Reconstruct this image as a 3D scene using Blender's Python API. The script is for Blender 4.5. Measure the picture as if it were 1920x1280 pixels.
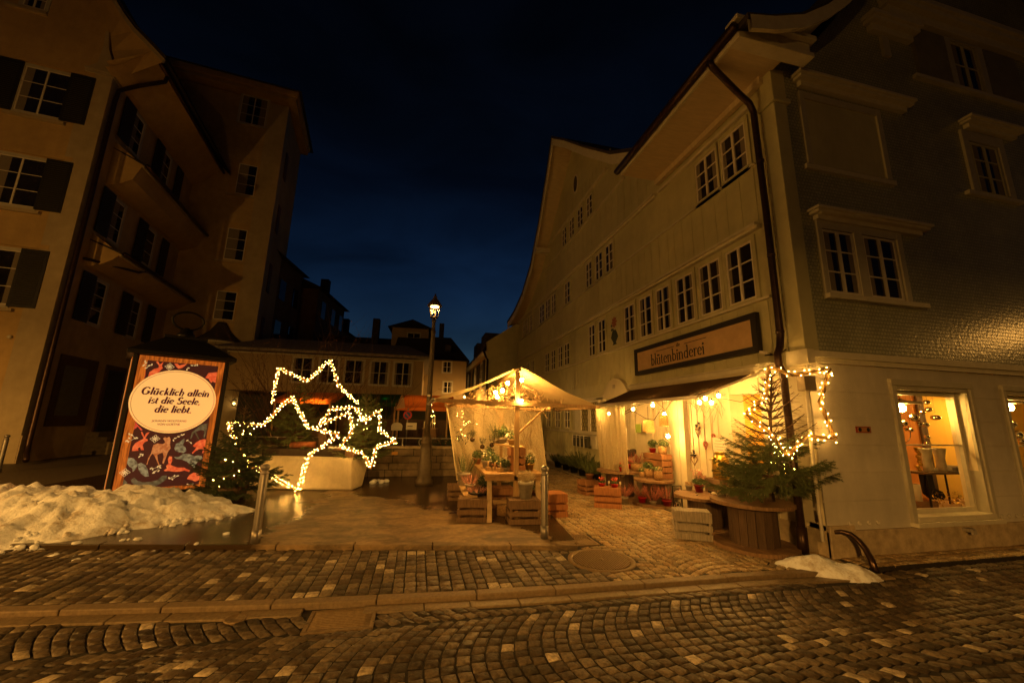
import bpy, bmesh, math, random
from math import sin, cos, pi, radians, sqrt, atan2
from mathutils import Vector, Matrix
random.seed(11)
for o in list(bpy.data.objects): bpy.data.objects.remove(o, do_unlink=True)
sc = bpy.context.scene
col = sc.collection
# ------------------------------------------------------------ camera, sky, light, exposure
# world axes: X along the front of the corner house (to the right), Y up the lane along its side, Z up; origin at the house corner
YAW = 0.227818
def site(X, Y):                      # metres right of / in front of the camera -> world x, y
    return (X*cos(YAW) + Y*sin(YAW) - 5.24, -X*sin(YAW) + Y*cos(YAW) - 4.37)
SROT = -YAW
cam_d = bpy.data.cameras.new('camera'); cam = bpy.data.objects.new('camera', cam_d); col.objects.link(cam)
sc.camera = cam
cam_d.sensor_width = 36; cam_d.lens = 739.518/1920*36; cam_d.clip_end = 500; cam_d.clip_start = 0.05
pit, rol = .19751, .020692
fw = Vector((0, cos(pit), sin(pit))); up0 = Vector((0, -sin(pit), cos(pit))); r0 = Vector((1, 0, 0))
rt = cos(rol)*r0 + sin(rol)*up0; upv = -sin(rol)*r0 + cos(rol)*up0
Rz = Matrix.Rotation(SROT, 3, 'Z')
M3 = Matrix((Rz @ rt, Rz @ upv, -(Rz @ fw))).transposed()
cam.matrix_world = Matrix.Translation((-5.24, -4.37, 1.65)) @ M3.to_4x4()

wd = bpy.data.worlds.new('World'); sc.world = wd; wd.use_nodes = True
nt = wd.node_tree; nt.nodes.clear()
wo = nt.nodes.new('ShaderNodeOutputWorld'); bg = nt.nodes.new('ShaderNodeBackground')
sky = nt.nodes.new('ShaderNodeTexSky'); sky.sky_type = 'NISHITA'; sky.sun_disc = False
SUN_EL, SUN_ROT = radians(-3.5), radians(20)
sky.sun_elevation = SUN_EL; sky.sun_rotation = SUN_ROT; sky.altitude = 700
hs = nt.nodes.new('ShaderNodeHueSaturation'); hs.inputs['Saturation'].default_value = 1.5
tc = nt.nodes.new('ShaderNodeTexCoord'); mp = nt.nodes.new('ShaderNodeMapping'); mp.inputs['Scale'].default_value = (1.1, 2.2, 3.0)
cn = nt.nodes.new('ShaderNodeTexNoise'); cn.inputs['Scale'].default_value = 2.2; cn.inputs['Detail'].default_value = 8; cn.inputs['Distortion'].default_value = .6
cr = nt.nodes.new('ShaderNodeMapRange'); cr.inputs[1].default_value = .35; cr.inputs[2].default_value = .75; cr.inputs[3].default_value = .75; cr.inputs[4].default_value = 1.7
mul = nt.nodes.new('ShaderNodeMixRGB'); mul.blend_type = 'MULTIPLY'; mul.inputs[0].default_value = 1
L = nt.links.new
L(tc.outputs['Generated'], mp.inputs[0]); L(mp.outputs[0], cn.inputs['Vector']); L(cn.outputs['Fac'], cr.inputs[0])
sz = nt.nodes.new('ShaderNodeSeparateXYZ'); er = nt.nodes.new('ShaderNodeValToRGB'); e_ = er.color_ramp.elements
e_[0].position = .10; e_[0].color = (.45, 1.0, 1.75, 1); e_[1].position = 1; e_[1].color = (.28, .26, .26, 1)
for p_, c_ in ((.30, (.36, .85, 1.5, 1)), (.60, (.26, .40, .50, 1))): x_ = e_.new(p_); x_.color = c_
mu2 = nt.nodes.new('ShaderNodeMixRGB'); mu2.blend_type = 'MULTIPLY'; mu2.inputs[0].default_value = 1   # deep dusk: bluer low down, nearly black overhead
L(sky.outputs[0], mul.inputs[1]); L(cr.outputs[0], mul.inputs[2]); L(mul.outputs[0], hs.inputs['Color']); L(tc.outputs['Generated'], sz.inputs[0]); L(sz.outputs[2], er.inputs[0]); L(hs.outputs[0], mu2.inputs[1]); L(er.outputs[0], mu2.inputs[2]); L(mu2.outputs[0], bg.inputs[0])
bg.inputs[1].default_value = 0.12
L(bg.outputs[0], wo.inputs[0])
sc.view_settings.view_transform = 'Standard'; sc.view_settings.look = 'None'
sc.view_settings.exposure = 0.0; sc.view_settings.gamma = 1.0; sc.view_settings.use_curve_mapping = False
sc.cycles.use_denoising = True
try: sc.cycles.denoiser = 'OPENIMAGEDENOISE'
except Exception: pass
sc.cycles.max_bounces = 6; sc.cycles.diffuse_bounces = 3; sc.cycles.glossy_bounces = 3; sc.cycles.transparent_max_bounces = 16
sc.cycles.sample_clamp_indirect = 4.0; sc.cycles.caustics_reflective = False; sc.cycles.caustics_refractive = False
K_BULB = 3.0      # brightness of the bare bulbs
K_FAIRY = 1.0     # brightness of the fairy lights
K_STREET = 1.0    # brightness of the street lamps behind the viewer
WARM = (1.0, .56, .17); WARM2 = (1.0, .52, .14)

# ------------------------------------------------------------ helpers
def N(t, k): return t.nodes.new(k)
_m = {}
def mat(name, c, rough=.7, var=.18, scale=6, bump=.15, bscale=45, metal=0, spec=.4, stretch=(1, 1, 1), c2=None, blotch=.0):
    if name in _m: return _m[name]
    m = bpy.data.materials.new(name); m.use_nodes = True; _m[name] = m
    t = m.node_tree; b = t.nodes['Principled BSDF']; lk = t.links.new
    b.inputs['Roughness'].default_value = rough; b.inputs['Metallic'].default_value = metal; b.inputs['Specular IOR Level'].default_value = spec
    co = N(t, 'ShaderNodeTexCoord'); mpn = N(t, 'ShaderNodeMapping'); mpn.inputs['Scale'].default_value = stretch
    lk(co.outputs['Object'], mpn.inputs[0])
    n = N(t, 'ShaderNodeTexNoise'); n.inputs['Scale'].default_value = scale; n.inputs['Detail'].default_value = 8; n.inputs['Roughness'].default_value = .65
    lk(mpn.outputs[0], n.inputs['Vector'])
    rp = N(t, 'ShaderNodeValToRGB'); rp.color_ramp.elements[0].position = .3; rp.color_ramp.elements[1].position = .7
    k0, k1 = 1-var, 1+var
    if c2 is None:
        rp.color_ramp.elements[0].color = (c[0]*k0, c[1]*k0, c[2]*k0, 1); rp.color_ramp.elements[1].color = (c[0]*k1, c[1]*k1, c[2]*k1, 1)
    else:
        rp.color_ramp.elements[0].color = (*c, 1); rp.color_ramp.elements[1].color = (*c2, 1)
    lk(n.outputs['Fac'], rp.inputs[0]); lk(rp.outputs[0], b.inputs['Base Color'])
    if blotch:
        n3 = N(t, 'ShaderNodeTexNoise'); n3.inputs['Scale'].default_value = .55; n3.inputs['Detail'].default_value = 5; lk(co.outputs['Object'], n3.inputs['Vector'])
        mr = N(t, 'ShaderNodeMapRange'); mr.inputs[1].default_value = .35; mr.inputs[2].default_value = .65; mr.inputs[3].default_value = 1-blotch; mr.inputs[4].default_value = 1.05; lk(n3.outputs['Fac'], mr.inputs[0])
        mm = N(t, 'ShaderNodeMixRGB'); mm.blend_type = 'MULTIPLY'; mm.inputs[0].default_value = 1
        m5 = N(t, 'ShaderNodeMapping'); m5.inputs['Scale'].default_value = (2.2, 2.2, .5); lk(co.outputs['Object'], m5.inputs[0])   # rain streaks and stains
        n5 = N(t, 'ShaderNodeTexNoise'); n5.inputs['Scale'].default_value = 1.6; n5.inputs['Detail'].default_value = 7; n5.inputs['Roughness'].default_value = .7; lk(m5.outputs[0], n5.inputs['Vector'])
        r5 = N(t, 'ShaderNodeMapRange'); r5.inputs[1].default_value = .42; r5.inputs[2].default_value = .66; r5.inputs[3].default_value = 1-blotch*.45; r5.inputs[4].default_value = 1.02; lk(n5.outputs['Fac'], r5.inputs[0])
        k5 = N(t, 'ShaderNodeMath'); k5.operation = 'MULTIPLY'; lk(mr.outputs[0], k5.inputs[0]); lk(r5.outputs[0], k5.inputs[1])
        lk(rp.outputs[0], mm.inputs[1]); lk(k5.outputs[0], mm.inputs[2]); lk(mm.outputs[0], b.inputs['Base Color'])
    if bump:
        n2 = N(t, 'ShaderNodeTexNoise'); n2.inputs['Scale'].default_value = bscale; n2.inputs['Detail'].default_value = 5; lk(mpn.outputs[0], n2.inputs['Vector'])
        bp = N(t, 'ShaderNodeBump'); bp.inputs['Strength'].default_value = bump; bp.inputs['Distance'].default_value = .02
        lk(n2.outputs['Fac'], bp.inputs['Height']); lk(bp.outputs[0], b.inputs['Normal'])
    return m
def emit(name, c, s, sample=True):
    if name in _m: return _m[name]
    m = bpy.data.materials.new(name); m.use_nodes = True; _m[name] = m
    t = m.node_tree; b = t.nodes['Principled BSDF']; b.inputs['Base Color'].default_value = (*[min(1, x) for x in c], 1)
    b.inputs['Emission Color'].default_value = (*c, 1); b.inputs['Emission Strength'].default_value = s
    try: m.cycles.emission_sampling = 'AUTO' if sample else 'NONE'
    except Exception: pass
    return m
def glass_mat(name, tint=(1, 1, 1), gloss=.1):
    if name in _m: return _m[name]
    m = bpy.data.materials.new(name); m.use_nodes = True; _m[name] = m
    t = m.node_tree; t.nodes.clear(); o = N(t, 'ShaderNodeOutputMaterial'); mx = N(t, 'ShaderNodeMixShader'); tr = N(t, 'ShaderNodeBsdfTransparent'); g = N(t, 'ShaderNodeBsdfGlossy')
    lw = N(t, 'ShaderNodeLayerWeight'); lw.inputs[0].default_value = .5; pw = N(t, 'ShaderNodeMath'); pw.operation = 'POWER'; pw.inputs[1].default_value = 4; t.links.new(lw.outputs['Facing'], pw.inputs[0])
    fr = N(t, 'ShaderNodeMath'); fr.operation = 'MULTIPLY_ADD'; fr.inputs[1].default_value = .6; fr.inputs[2].default_value = .03; t.links.new(pw.outputs[0], fr.inputs[0])
    tr.inputs[0].default_value = (*tint, 1); g.inputs['Roughness'].default_value = .03
    t.links.new(fr.outputs[0], mx.inputs[0]); t.links.new(tr.outputs[0], mx.inputs[1]); t.links.new(g.outputs[0], mx.inputs[2]); t.links.new(mx.outputs[0], o.inputs[0])
    return m
def net_mat(name, c, dens=.55, scale=60, trans=.5):
    if name in _m: return _m[name]
    m = bpy.data.materials.new(name); m.use_nodes = True; _m[name] = m
    t = m.node_tree; t.nodes.clear(); o = N(t, 'ShaderNodeOutputMaterial'); lk = t.links.new
    d = N(t, 'ShaderNodeBsdfDiffuse'); tl = N(t, 'ShaderNodeBsdfTranslucent'); tr = N(t, 'ShaderNodeBsdfTransparent'); m1 = N(t, 'ShaderNodeMixShader'); m2 = N(t, 'ShaderNodeMixShader')
    d.inputs[0].default_value = (*c, 1); tl.inputs[0].default_value = (*c, 1); m1.inputs[0].default_value = trans
    co = N(t, 'ShaderNodeTexCoord'); n = N(t, 'ShaderNodeTexNoise'); n.inputs['Scale'].default_value = scale; n.inputs['Detail'].default_value = 4
    lk(co.outputs['Object'], n.inputs['Vector'])
    mr = N(t, 'ShaderNodeMapRange'); mr.inputs[1].default_value = .36; mr.inputs[2].default_value = .62; mr.inputs[3].default_value = dens-.35; mr.inputs[4].default_value = min(1, dens+.35); lk(n.outputs['Fac'], mr.inputs[0])
    lk(d.outputs[0], m1.inputs[1]); lk(tl.outputs[0], m1.inputs[2]); lk(mr.outputs[0], m2.inputs[0]); lk(tr.outputs[0], m2.inputs[1]); lk(m1.outputs[0], m2.inputs[2]); lk(m2.outputs[0], o.inputs[0])
    return m
def cloth_mat(name, c, trans=.4):
    if name in _m: return _m[name]
    m = bpy.data.materials.new(name); m.use_nodes = True; _m[name] = m
    t = m.node_tree; t.nodes.clear(); o = N(t, 'ShaderNodeOutputMaterial'); lk = t.links.new
    d = N(t, 'ShaderNodeBsdfDiffuse'); tl = N(t, 'ShaderNodeBsdfTranslucent'); m1 = N(t, 'ShaderNodeMixShader'); m1.inputs[0].default_value = trans
    co = N(t, 'ShaderNodeTexCoord'); n = N(t, 'ShaderNodeTexNoise'); n.inputs['Scale'].default_value = 3; n.inputs['Detail'].default_value = 6; lk(co.outputs['Object'], n.inputs['Vector'])
    rp = N(t, 'ShaderNodeValToRGB'); rp.color_ramp.elements[0].color = (c[0]*.75, c[1]*.75, c[2]*.72, 1); rp.color_ramp.elements[1].color = (*c, 1); lk(n.outputs['Fac'], rp.inputs[0])
    lk(rp.outputs[0], d.inputs[0]); lk(rp.outputs[0], tl.inputs[0]); lk(d.outputs[0], m1.inputs[1]); lk(tl.outputs[0], m1.inputs[2]); lk(m1.outputs[0], o.inputs[0])
    return m
class MB:
    "collects shapes; build() links them as ONE mesh object. basis = (origin, U, N): coordinates are (along the wall, out of the wall, up)"
    def __init__(s, basis=None):
        s.v = []; s.f = []; s.b = basis; s.sm = []
    def P(s, p):
        if s.b is None: return Vector(p)
        o, U, Nn = s.b; return o + U*p[0] + Nn*p[1] + Vector((0, 0, p[2]))
    def add(s, vs, fs, smooth=False):
        k = len(s.v); s.v += [s.P(p) for p in vs]; s.f += [tuple(i+k for i in f) for f in fs]; s.sm += [smooth]*len(fs); return s
    def box(s, x0, x1, y0, y1, z0, z1):
        return s.add([(x0, y0, z0), (x1, y0, z0), (x1, y1, z0), (x0, y1, z0), (x0, y0, z1), (x1, y0, z1), (x1, y1, z1), (x0, y1, z1)],
                     [(0, 3, 2, 1), (4, 5, 6, 7), (0, 1, 5, 4), (1, 2, 6, 5), (2, 3, 7, 6), (3, 0, 4, 7)])
    def bar(s, p, q, w, h=None, up=(0, 0, 1)):
        h = h or w; p = Vector(p); q = Vector(q); d = (q-p).normalized(); u = Vector(up)
        if abs(d.dot(u)) > .95: u = Vector((0, 1, 0))
        a = d.cross(u).normalized(); c = a.cross(d).normalized(); a *= w/2; c *= h/2
        return s.add([p-a-c, p+a-c, p+a+c, p-a+c, q-a-c, q+a-c, q+a+c, q-a+c],
                     [(0, 3, 2, 1), (4, 5, 6, 7), (0, 1, 5, 4), (1, 2, 6, 5), (2, 3, 7, 6), (3, 0, 4, 7)])
    def tube(s, pts, r, n=8, cap=True):
        pts = [Vector(p) for p in pts]; vs = []; fs = []; m = len(pts); ref = None
        for i, p in enumerate(pts):
            d = (pts[min(i+1, m-1)]-pts[max(i-1, 0)])
            d = d.normalized() if d.length > 1e-9 else Vector((0, 0, 1))
            if ref is None: ref = Vector((0, 0, 1)) if abs(d.z) < .9 else Vector((1, 0, 0))
            a = d.cross(ref); a = a.normalized() if a.length > 1e-6 else d.orthogonal().normalized()
            c = a.cross(d); ref = c
            ri = r[i] if isinstance(r, (list, tuple)) else r
            for k in range(n):
                t = 2*pi*k/n; vs.append(p + a*(cos(t)*ri) + c*(sin(t)*ri))
        for i in range(m-1):
            for k in range(n): fs.append((i*n+k, i*n+(k+1) % n, (i+1)*n+(k+1) % n, (i+1)*n+k))
        if cap: fs += [tuple(range(n-1, -1, -1)), tuple((m-1)*n+k for k in range(n))]
        return s.add(vs, fs, True)
    def lathe(s, prof, n=20, c=(0, 0, 0), sx=1, sy=1):
        vs = []; fs = []; m = len(prof)
        for r, z in prof:
            for k in range(n):
                t = 2*pi*k/n; vs.append((c[0]+r*cos(t)*sx, c[1]+r*sin(t)*sy, c[2]+z))
        for i in range(m-1):
            for k in range(n): fs.append((i*n+k, i*n+(k+1) % n, (i+1)*n+(k+1) % n, (i+1)*n+k))
        if prof[0][0] > 1e-4: fs.append(tuple(range(n-1, -1, -1)))
        if prof[-1][0] > 1e-4: fs.append(tuple((m-1)*n+k for k in range(n)))
        return s.add(vs, fs, True)
    def prism(s, poly, y0, y1):
        "polygon in (x, z) pulled from y0 to y1"
        n = len(poly); vs = [(x, y0, z) for x, z in poly]+[(x, y1, z) for x, z in poly]
        return s.add(vs, [tuple(range(n)), tuple(range(2*n-1, n-1, -1))]+[(i, i+n, (i+1) % n+n, (i+1) % n) for i in range(n)])
    def slab(s, poly, z0, z1):
        n = len(poly); vs = [(x, y, z0) for x, y in poly]+[(x, y, z1) for x, y in poly]
        return s.add(vs, [tuple(range(n)), tuple(range(2*n-1, n-1, -1))]+[(i, i+n, (i+1) % n+n, (i+1) % n) for i in range(n)])
    def quad(s, a, b, c, d): return s.add([a, b, c, d], [(0, 1, 2, 3)])
    def ball(s, c, r, n=8, m=5, sz=1):
        prof = [(r*sin(pi*i/m), -r*cos(pi*i/m)*sz) for i in range(m+1)]
        return s.lathe(prof, n, c)
    def build(s, name, m, parent=None, bevel=0, loc=None, rz=0, fix=True):
        me = bpy.data.meshes.new(name); me.from_pydata([tuple(v) for v in s.v], [], s.f)
        if any(s.sm): me.polygons.foreach_set('use_smooth', s.sm)
        if fix and len(s.f) < 60000:
            b = bmesh.new(); b.from_mesh(me); bmesh.ops.remove_doubles(b, verts=b.verts, dist=1e-6); bmesh.ops.recalc_face_normals(b, faces=b.faces); b.to_mesh(me); b.free()
        me.update(); o = bpy.data.objects.new(name, me); col.objects.link(o)
        if m: me.materials.append(m)
        if parent: o.parent = parent
        if loc: o.location = loc
        if rz: o.rotation_euler.z = rz
        if bevel:
            w = o.modifiers.new('bevel', 'BEVEL'); w.width = bevel; w.segments = 2; w.limit_method = 'ANGLE'; w.angle_limit = radians(40)
        return o
def each(B, name, m, parent, boxes, bevel=0):
    for b in boxes: MB(B).box(*b).build(name, m, parent, bevel)
def tag(o, label, cat, group=None):
    o['label'] = label; o['category'] = cat
    if group: o['group'] = group
    return o
def thing(name, label, cat, loc=(0, 0, 0), rz=0, group=None):
    o = bpy.data.objects.new(name, None); col.objects.link(o); o.location = loc; o.rotation_euler.z = rz; o.empty_display_size = .2
    return tag(o, label, cat, group)
def struct(o): o['kind'] = 'structure'; return o
def copy_tree(o, parent=None):
    c = o.copy(); col.objects.link(c)
    if parent: c.parent = parent
    for ch in list(o.children): copy_tree(ch, c)
    return c
def text_obj(body, size, m, parent, M, name='lettering', shear=0, weight=0, align='CENTER', space=1.0, line=1.0, ext=.002):
    cu = bpy.data.curves.new(name, 'FONT'); cu.body = body; cu.size = size; cu.shear = shear; cu.offset = weight; cu.align_x = align; cu.align_y = 'CENTER'
    cu.space_character = space; cu.space_line = line; cu.extrude = ext
    o = bpy.data.objects.new(name+'_tmp', cu); col.objects.link(o); bpy.context.view_layer.update()
    dg = bpy.context.evaluated_depsgraph_get(); me = bpy.data.meshes.new_from_object(o.evaluated_get(dg)); me.name = name
    bpy.data.objects.remove(o, do_unlink=True); bpy.data.curves.remove(cu)
    ob = bpy.data.objects.new(name, me); col.objects.link(ob); me.materials.clear(); me.materials.append(m); me.transform(M)
    if parent: ob.parent = parent
    return ob
def rnd(a, b): return random.uniform(a, b)

# ------------------------------------------------------------ materials
M_side = mat('painted_boards', (.56, .53, .31), .55, .10, 3, .12, 60, blotch=.12)
M_trim = mat('painted_trim', (.62, .58, .45), .5, .10, 8, .08, 50)
M_cream = mat('cream_paint', (.56, .50, .35), .45, .08, 5, .08, 40)
M_render = mat('white_render', (.62, .58, .50), .75, .10, 2.5, .25, 90, blotch=.16)
M_plinth = mat('sandstone', (.50, .40, .26), .85, .30, 7, .5, 40, blotch=.2)
M_soffit = mat('soffit_boards', (.60, .50, .33), .6, .12, 3, .1, 30, stretch=(1, 6, 1))
M_roof = mat('roof_tiles', (.045, .036, .032), .8, .35, 12, .6, 25)
M_pipe = mat('copper_pipe', (.05, .028, .02), .35, .3, 9, .1, 60, metal=.6)
M_white = mat('window_paint', (.72, .67, .56), .4, .08, 12, .05, 60)
M_casing = mat('casing_paint', (.48, .45, .35), .5, .1, 8, .05, 60)
M_glassd = mat('dark_window_glass', (.006, .006, .007), .05, .3, 2, .03, 3, spec=.6, c2=(.030, .024, .018))
M_curtain = mat('curtain', (.20, .17, .13), .9, .2, 20, .1, 30, stretch=(6, 6, .5))
M_ochre = mat('ochre_render', (.52, .36, .15), .85, .10, 3, .3, 70, blotch=.15)
M_pil = mat('pilaster_render', (.45, .37, .23), .85, .10, 3, .3, 70, blotch=.12)
M_tower = mat('tower_render', (.52, .38, .18), .85, .12, 3, .3, 70, blotch=.2)
M_shut = mat('dark_shutter', (.020, .020, .017), .5, .3, 20, .1, 60)
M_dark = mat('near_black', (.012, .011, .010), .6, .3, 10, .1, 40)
M_iron = mat('black_iron', (.02, .018, .016), .4, .3, 14, .1, 60, metal=.5)
M_steel = mat('grey_steel', (.30, .28, .26), .42, .12, 14, .05, 80, metal=.75)
M_crate = mat('crate_wood', (.28, .16, .08), .7, .35, 5, .35, 30, stretch=(1, 1, 9))
M_crate2 = mat('old_crate_wood', (.18, .11, .06), .75, .4, 5, .35, 30, stretch=(9, 1, 1))
M_greyw = mat('grey_wood', (.34, .30, .24), .8, .35, 5, .35, 30, stretch=(9, 1, 1))
M_beam = mat('pale_timber', (.42, .28, .13), .65, .25, 5, .2, 30, stretch=(1, 1, 6))
M_table = mat('table_wood', (.38, .23, .10), .55, .3, 4, .25, 25, stretch=(1, 8, 1))
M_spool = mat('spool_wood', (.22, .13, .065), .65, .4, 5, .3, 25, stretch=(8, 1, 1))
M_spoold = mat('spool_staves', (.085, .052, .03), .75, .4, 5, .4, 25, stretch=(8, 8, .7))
M_snow = mat('snow', (.80, .80, .82), .75, .1, 8, .35, 30, c2=(.84, .84, .86), spec=.25)
M_stone = mat('wall_stone', (.22, .17, .11), .9, .4, 4, .6, 25)
M_conc = mat('white_concrete', (.60, .54, .42), .8, .15, 4, .3, 60, blotch=.2)
M_needle = mat('fir_needles', (.030, .052, .022), .65, .5, 9, 0, c2=(.055, .085, .030))
M_needl2 = mat('fir_needles_light', (.075, .105, .034), .6, .4, 9, 0, c2=(.13, .16, .055))
M_bark = mat('bark', (.10, .06, .035), .9, .4, 15, .4, 40)
M_leaf = mat('green_leaf', (.05, .09, .03), .6, .5, 12, 0, c2=(.11, .15, .05))
M_leafd = mat('dark_leaf', (.025, .045, .02), .6, .5, 12, 0, c2=(.045, .07, .03))
M_red = mat('red_pot', (.45, .012, .010), .45, .15, 10, .02)
M_dred = mat('dark_red_pot', (.22, .012, .012), .4, .2, 10, .02)
M_terra = mat('terracotta', (.30, .14, .07), .85, .25, 8, .2, 50)
M_pgrey = mat('grey_pot', (.35, .31, .25), .75, .25, 12, .2, 50)
M_zinc = mat('zinc', (.42, .39, .33), .55, .2, 22, .25, 90, metal=.3)
M_bask = mat('woven_basket', (.32, .19, .08), .8, .5, 45, .8, 60)
M_wicker = mat('wicker_shade', (.50, .33, .12), .7, .5, 60, .8, 90)
M_gold = mat('gold_tin', (.62, .40, .08), .28, .2, 6, .05, 40, metal=.9)
M_silver = mat('silver_ball', (.75, .70, .58), .10, .1, 6, 0, metal=1)
M_pink = mat('pink_petals', (.55, .22, .18), .7, .4, 30, 0, c2=(.70, .38, .30))
M_rose = mat('red_petals', (.50, .05, .04), .6, .4, 30, 0, c2=(.62, .16, .08))
M_whitef = mat('white_petals', (.75, .70, .55), .7, .2, 30, 0)
M_heath = mat('heather_red', (.26, .07, .05), .8, .4, 25, 0, c2=(.42, .16, .10))
M_dry = mat('dried_flowers', (.42, .27, .13), .85, .4, 25, 0, c2=(.62, .45, .25))
M_gyp = mat('dried_grass', (.50, .40, .24), .9, .3, 25, 0, c2=(.66, .55, .36))
M_twig = mat('twigs', (.20, .11, .05), .85, .3, 12, .1)
M_black = mat('black_plastic', (.015, .014, .013), .5, .2, 12, .05)
M_cable = mat('cable', (.03, .014, .008), .6, .2, 12, 0)
M_tin = mat('green_metal_sheet', (.20, .30, .04), .5, .1, 10, 0)
M_candle = mat('candle_wax', (.70, .62, .45), .5, .1, 10, .02)
M_paper = mat('paper', (.70, .66, .54), .8, .06, 12, .02)
M_ink = mat('ink', (.03, .02, .015), .7, .1, 12, 0)
M_net = net_mat('stall_net', (.80, .67, .42), .74, 150, .5)
M_net2 = net_mat('curtain_net', (.72, .61, .38), .85, 120, .45)
M_canvas = cloth_mat('stall_canvas', (.58, .46, .26), .34)
M_awn = cloth_mat('awning_canvas', (.085, .055, .030), .08)
M_glass = glass_mat('clear_glass')
E_bulb = emit('bulb_glow', (1.0, .49, .10), 330*K_BULB)
E_fairy = emit('fairy_glow', (1.0, .48, .085), 210*K_FAIRY)
E_led = emit('lamp_led_glow', (1.0, .52, .13), 16)
E_shop = emit('shop_lamp_glow', (1.0, .52, .10), 420)
E_candle = emit('lantern_glow', (1.0, .55, .15), 40)
E_win = emit('lit_room_glow', (1.0, .55, .10), 1.1)
E_win2 = emit('faint_room_glow', (1.0, .62, .16), .28)
E_orange = emit('stall_strip_glow', (1.0, .34, .04), 26)
E_green = emit('green_lamp_glow', (.02, 1.0, .2), 6)
# ------------------------------------------------------------ the ground
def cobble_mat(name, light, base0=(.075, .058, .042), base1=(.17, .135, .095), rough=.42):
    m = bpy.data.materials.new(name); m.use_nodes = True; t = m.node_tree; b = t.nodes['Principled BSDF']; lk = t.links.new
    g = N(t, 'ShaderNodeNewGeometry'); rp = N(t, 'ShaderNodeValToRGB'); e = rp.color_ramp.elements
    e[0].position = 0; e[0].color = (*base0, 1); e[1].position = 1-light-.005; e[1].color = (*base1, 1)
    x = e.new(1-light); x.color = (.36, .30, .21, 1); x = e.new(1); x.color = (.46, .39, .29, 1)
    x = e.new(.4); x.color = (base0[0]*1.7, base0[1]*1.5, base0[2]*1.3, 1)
    lk(g.outputs['Random Per Island'], rp.inputs[0])
    co = N(t, 'ShaderNodeTexCoord'); n = N(t, 'ShaderNodeTexNoise'); n.inputs['Scale'].default_value = 38; n.inputs['Detail'].default_value = 7; lk(co.outputs['Object'], n.inputs['Vector'])
    mr = N(t, 'ShaderNodeMapRange'); mr.inputs[1].default_value = .3; mr.inputs[2].default_value = .7; mr.inputs[3].default_value = .5; mr.inputs[4].default_value = 1.35; lk(n.outputs['Fac'], mr.inputs[0])
    mx = N(t, 'ShaderNodeMixRGB'); mx.blend_type = 'MULTIPLY'; mx.inputs[0].default_value = 1; lk(rp.outputs[0], mx.inputs[1]); lk(mr.outputs[0], mx.inputs[2])
    lk(mx.outputs[0], b.inputs['Base Color'])
    n2 = N(t, 'ShaderNodeTexNoise'); n2.inputs['Scale'].default_value = 1.1; n2.inputs['Detail'].default_value = 4; lk(co.outputs['Object'], n2.inputs['Vector'])
    m2 = N(t, 'ShaderNodeMapRange'); m2.inputs[1].default_value = .35; m2.inputs[2].default_value = .65; m2.inputs[3].default_value = rough-.22; m2.inputs[4].default_value = rough+.18; lk(n2.outputs['Fac'], m2.inputs[0]); lk(m2.outputs[0], b.inputs['Roughness'])
    bp = N(t, 'ShaderNodeBump'); bp.inputs['Strength'].default_value = .8; bp.inputs['Distance'].default_value = .012; lk(n.outputs['Fac'], bp.inputs['Height']); lk(bp.outputs[0], b.inputs['Normal'])
    b.inputs['Specular IOR Level'].default_value = .4
    return m
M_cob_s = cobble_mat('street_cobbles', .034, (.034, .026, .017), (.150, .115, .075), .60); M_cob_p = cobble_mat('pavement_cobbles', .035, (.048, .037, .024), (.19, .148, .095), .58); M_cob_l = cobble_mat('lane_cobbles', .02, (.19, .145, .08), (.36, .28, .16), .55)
M_joint = mat('joint_dirt', (.022, .018, .013), .9, .4, 14, .4, 40)
KERB = [(-18, .75), (-11, .35), (-8.5, .1), (-6.5, -.15), (-4.25, -.31), (-1.3, -.36), (.3, -.46), (6, -.5), (16, -.5)]
def kerb_y(x):
    for (a, b), (c, d) in zip(KERB, KERB[1:]):
        if a <= x <= c: return b+(d-b)*(x-a)/(c-a)
    return KERB[-1][1]
def plat_y(x): return .80 + (-3.1-x)*.170          # front edge of the raised plaza
def plat_x(y): return -3.1 + .11*(y-.8)            # its edge along the lane
class Stones:
    def __init__(s): s.v = []; s.f = []
    def stone(s, q, z, gap=.0075, h=.03, bev=.013):
        cx = sum(p[0] for p in q)/4; cy = sum(p[1] for p in q)/4
        dz = rnd(-.003, .003); tx = rnd(-.035, .035); ty = rnd(-.035, .035)
        k = len(s.v)
        def ring(ins, zz, tilt):
            for p in q:
                dx, dy = p[0]-cx, p[1]-cy; l = max(1e-4, sqrt(dx*dx+dy*dy)); f = max(.2, (l-ins*1.35)/l)
                X = cx+dx*f+j[0]; Y = cy+dy*f+j[1]
                s.v.append((X, Y, zz+dz+(tx*dx+ty*dy if tilt else 0)))
        j = (rnd(-.004, .004), rnd(-.004, .004))
        ring(gap, z-h, 0); ring(gap, z-.008, 1); ring(gap+bev, z, 1); s.v.append((cx, cy, z+dz+.001))
        for a in range(4):
            b = (a+1) % 4
            s.f += [(k+a, k+b, k+4+b, k+4+a), (k+4+a, k+4+b, k+8+b, k+8+a), (k+8+a, k+8+b, k+12)]
    def build(s, name, m):
        me = bpy.data.meshes.new(name); me.from_pydata(s.v, [], s.f); me.polygons.foreach_set('use_smooth', [True]*len(s.f)); me.update()
        o = bpy.data.objects.new(name, me); col.objects.link(o); me.materials.append(m); return o
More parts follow.
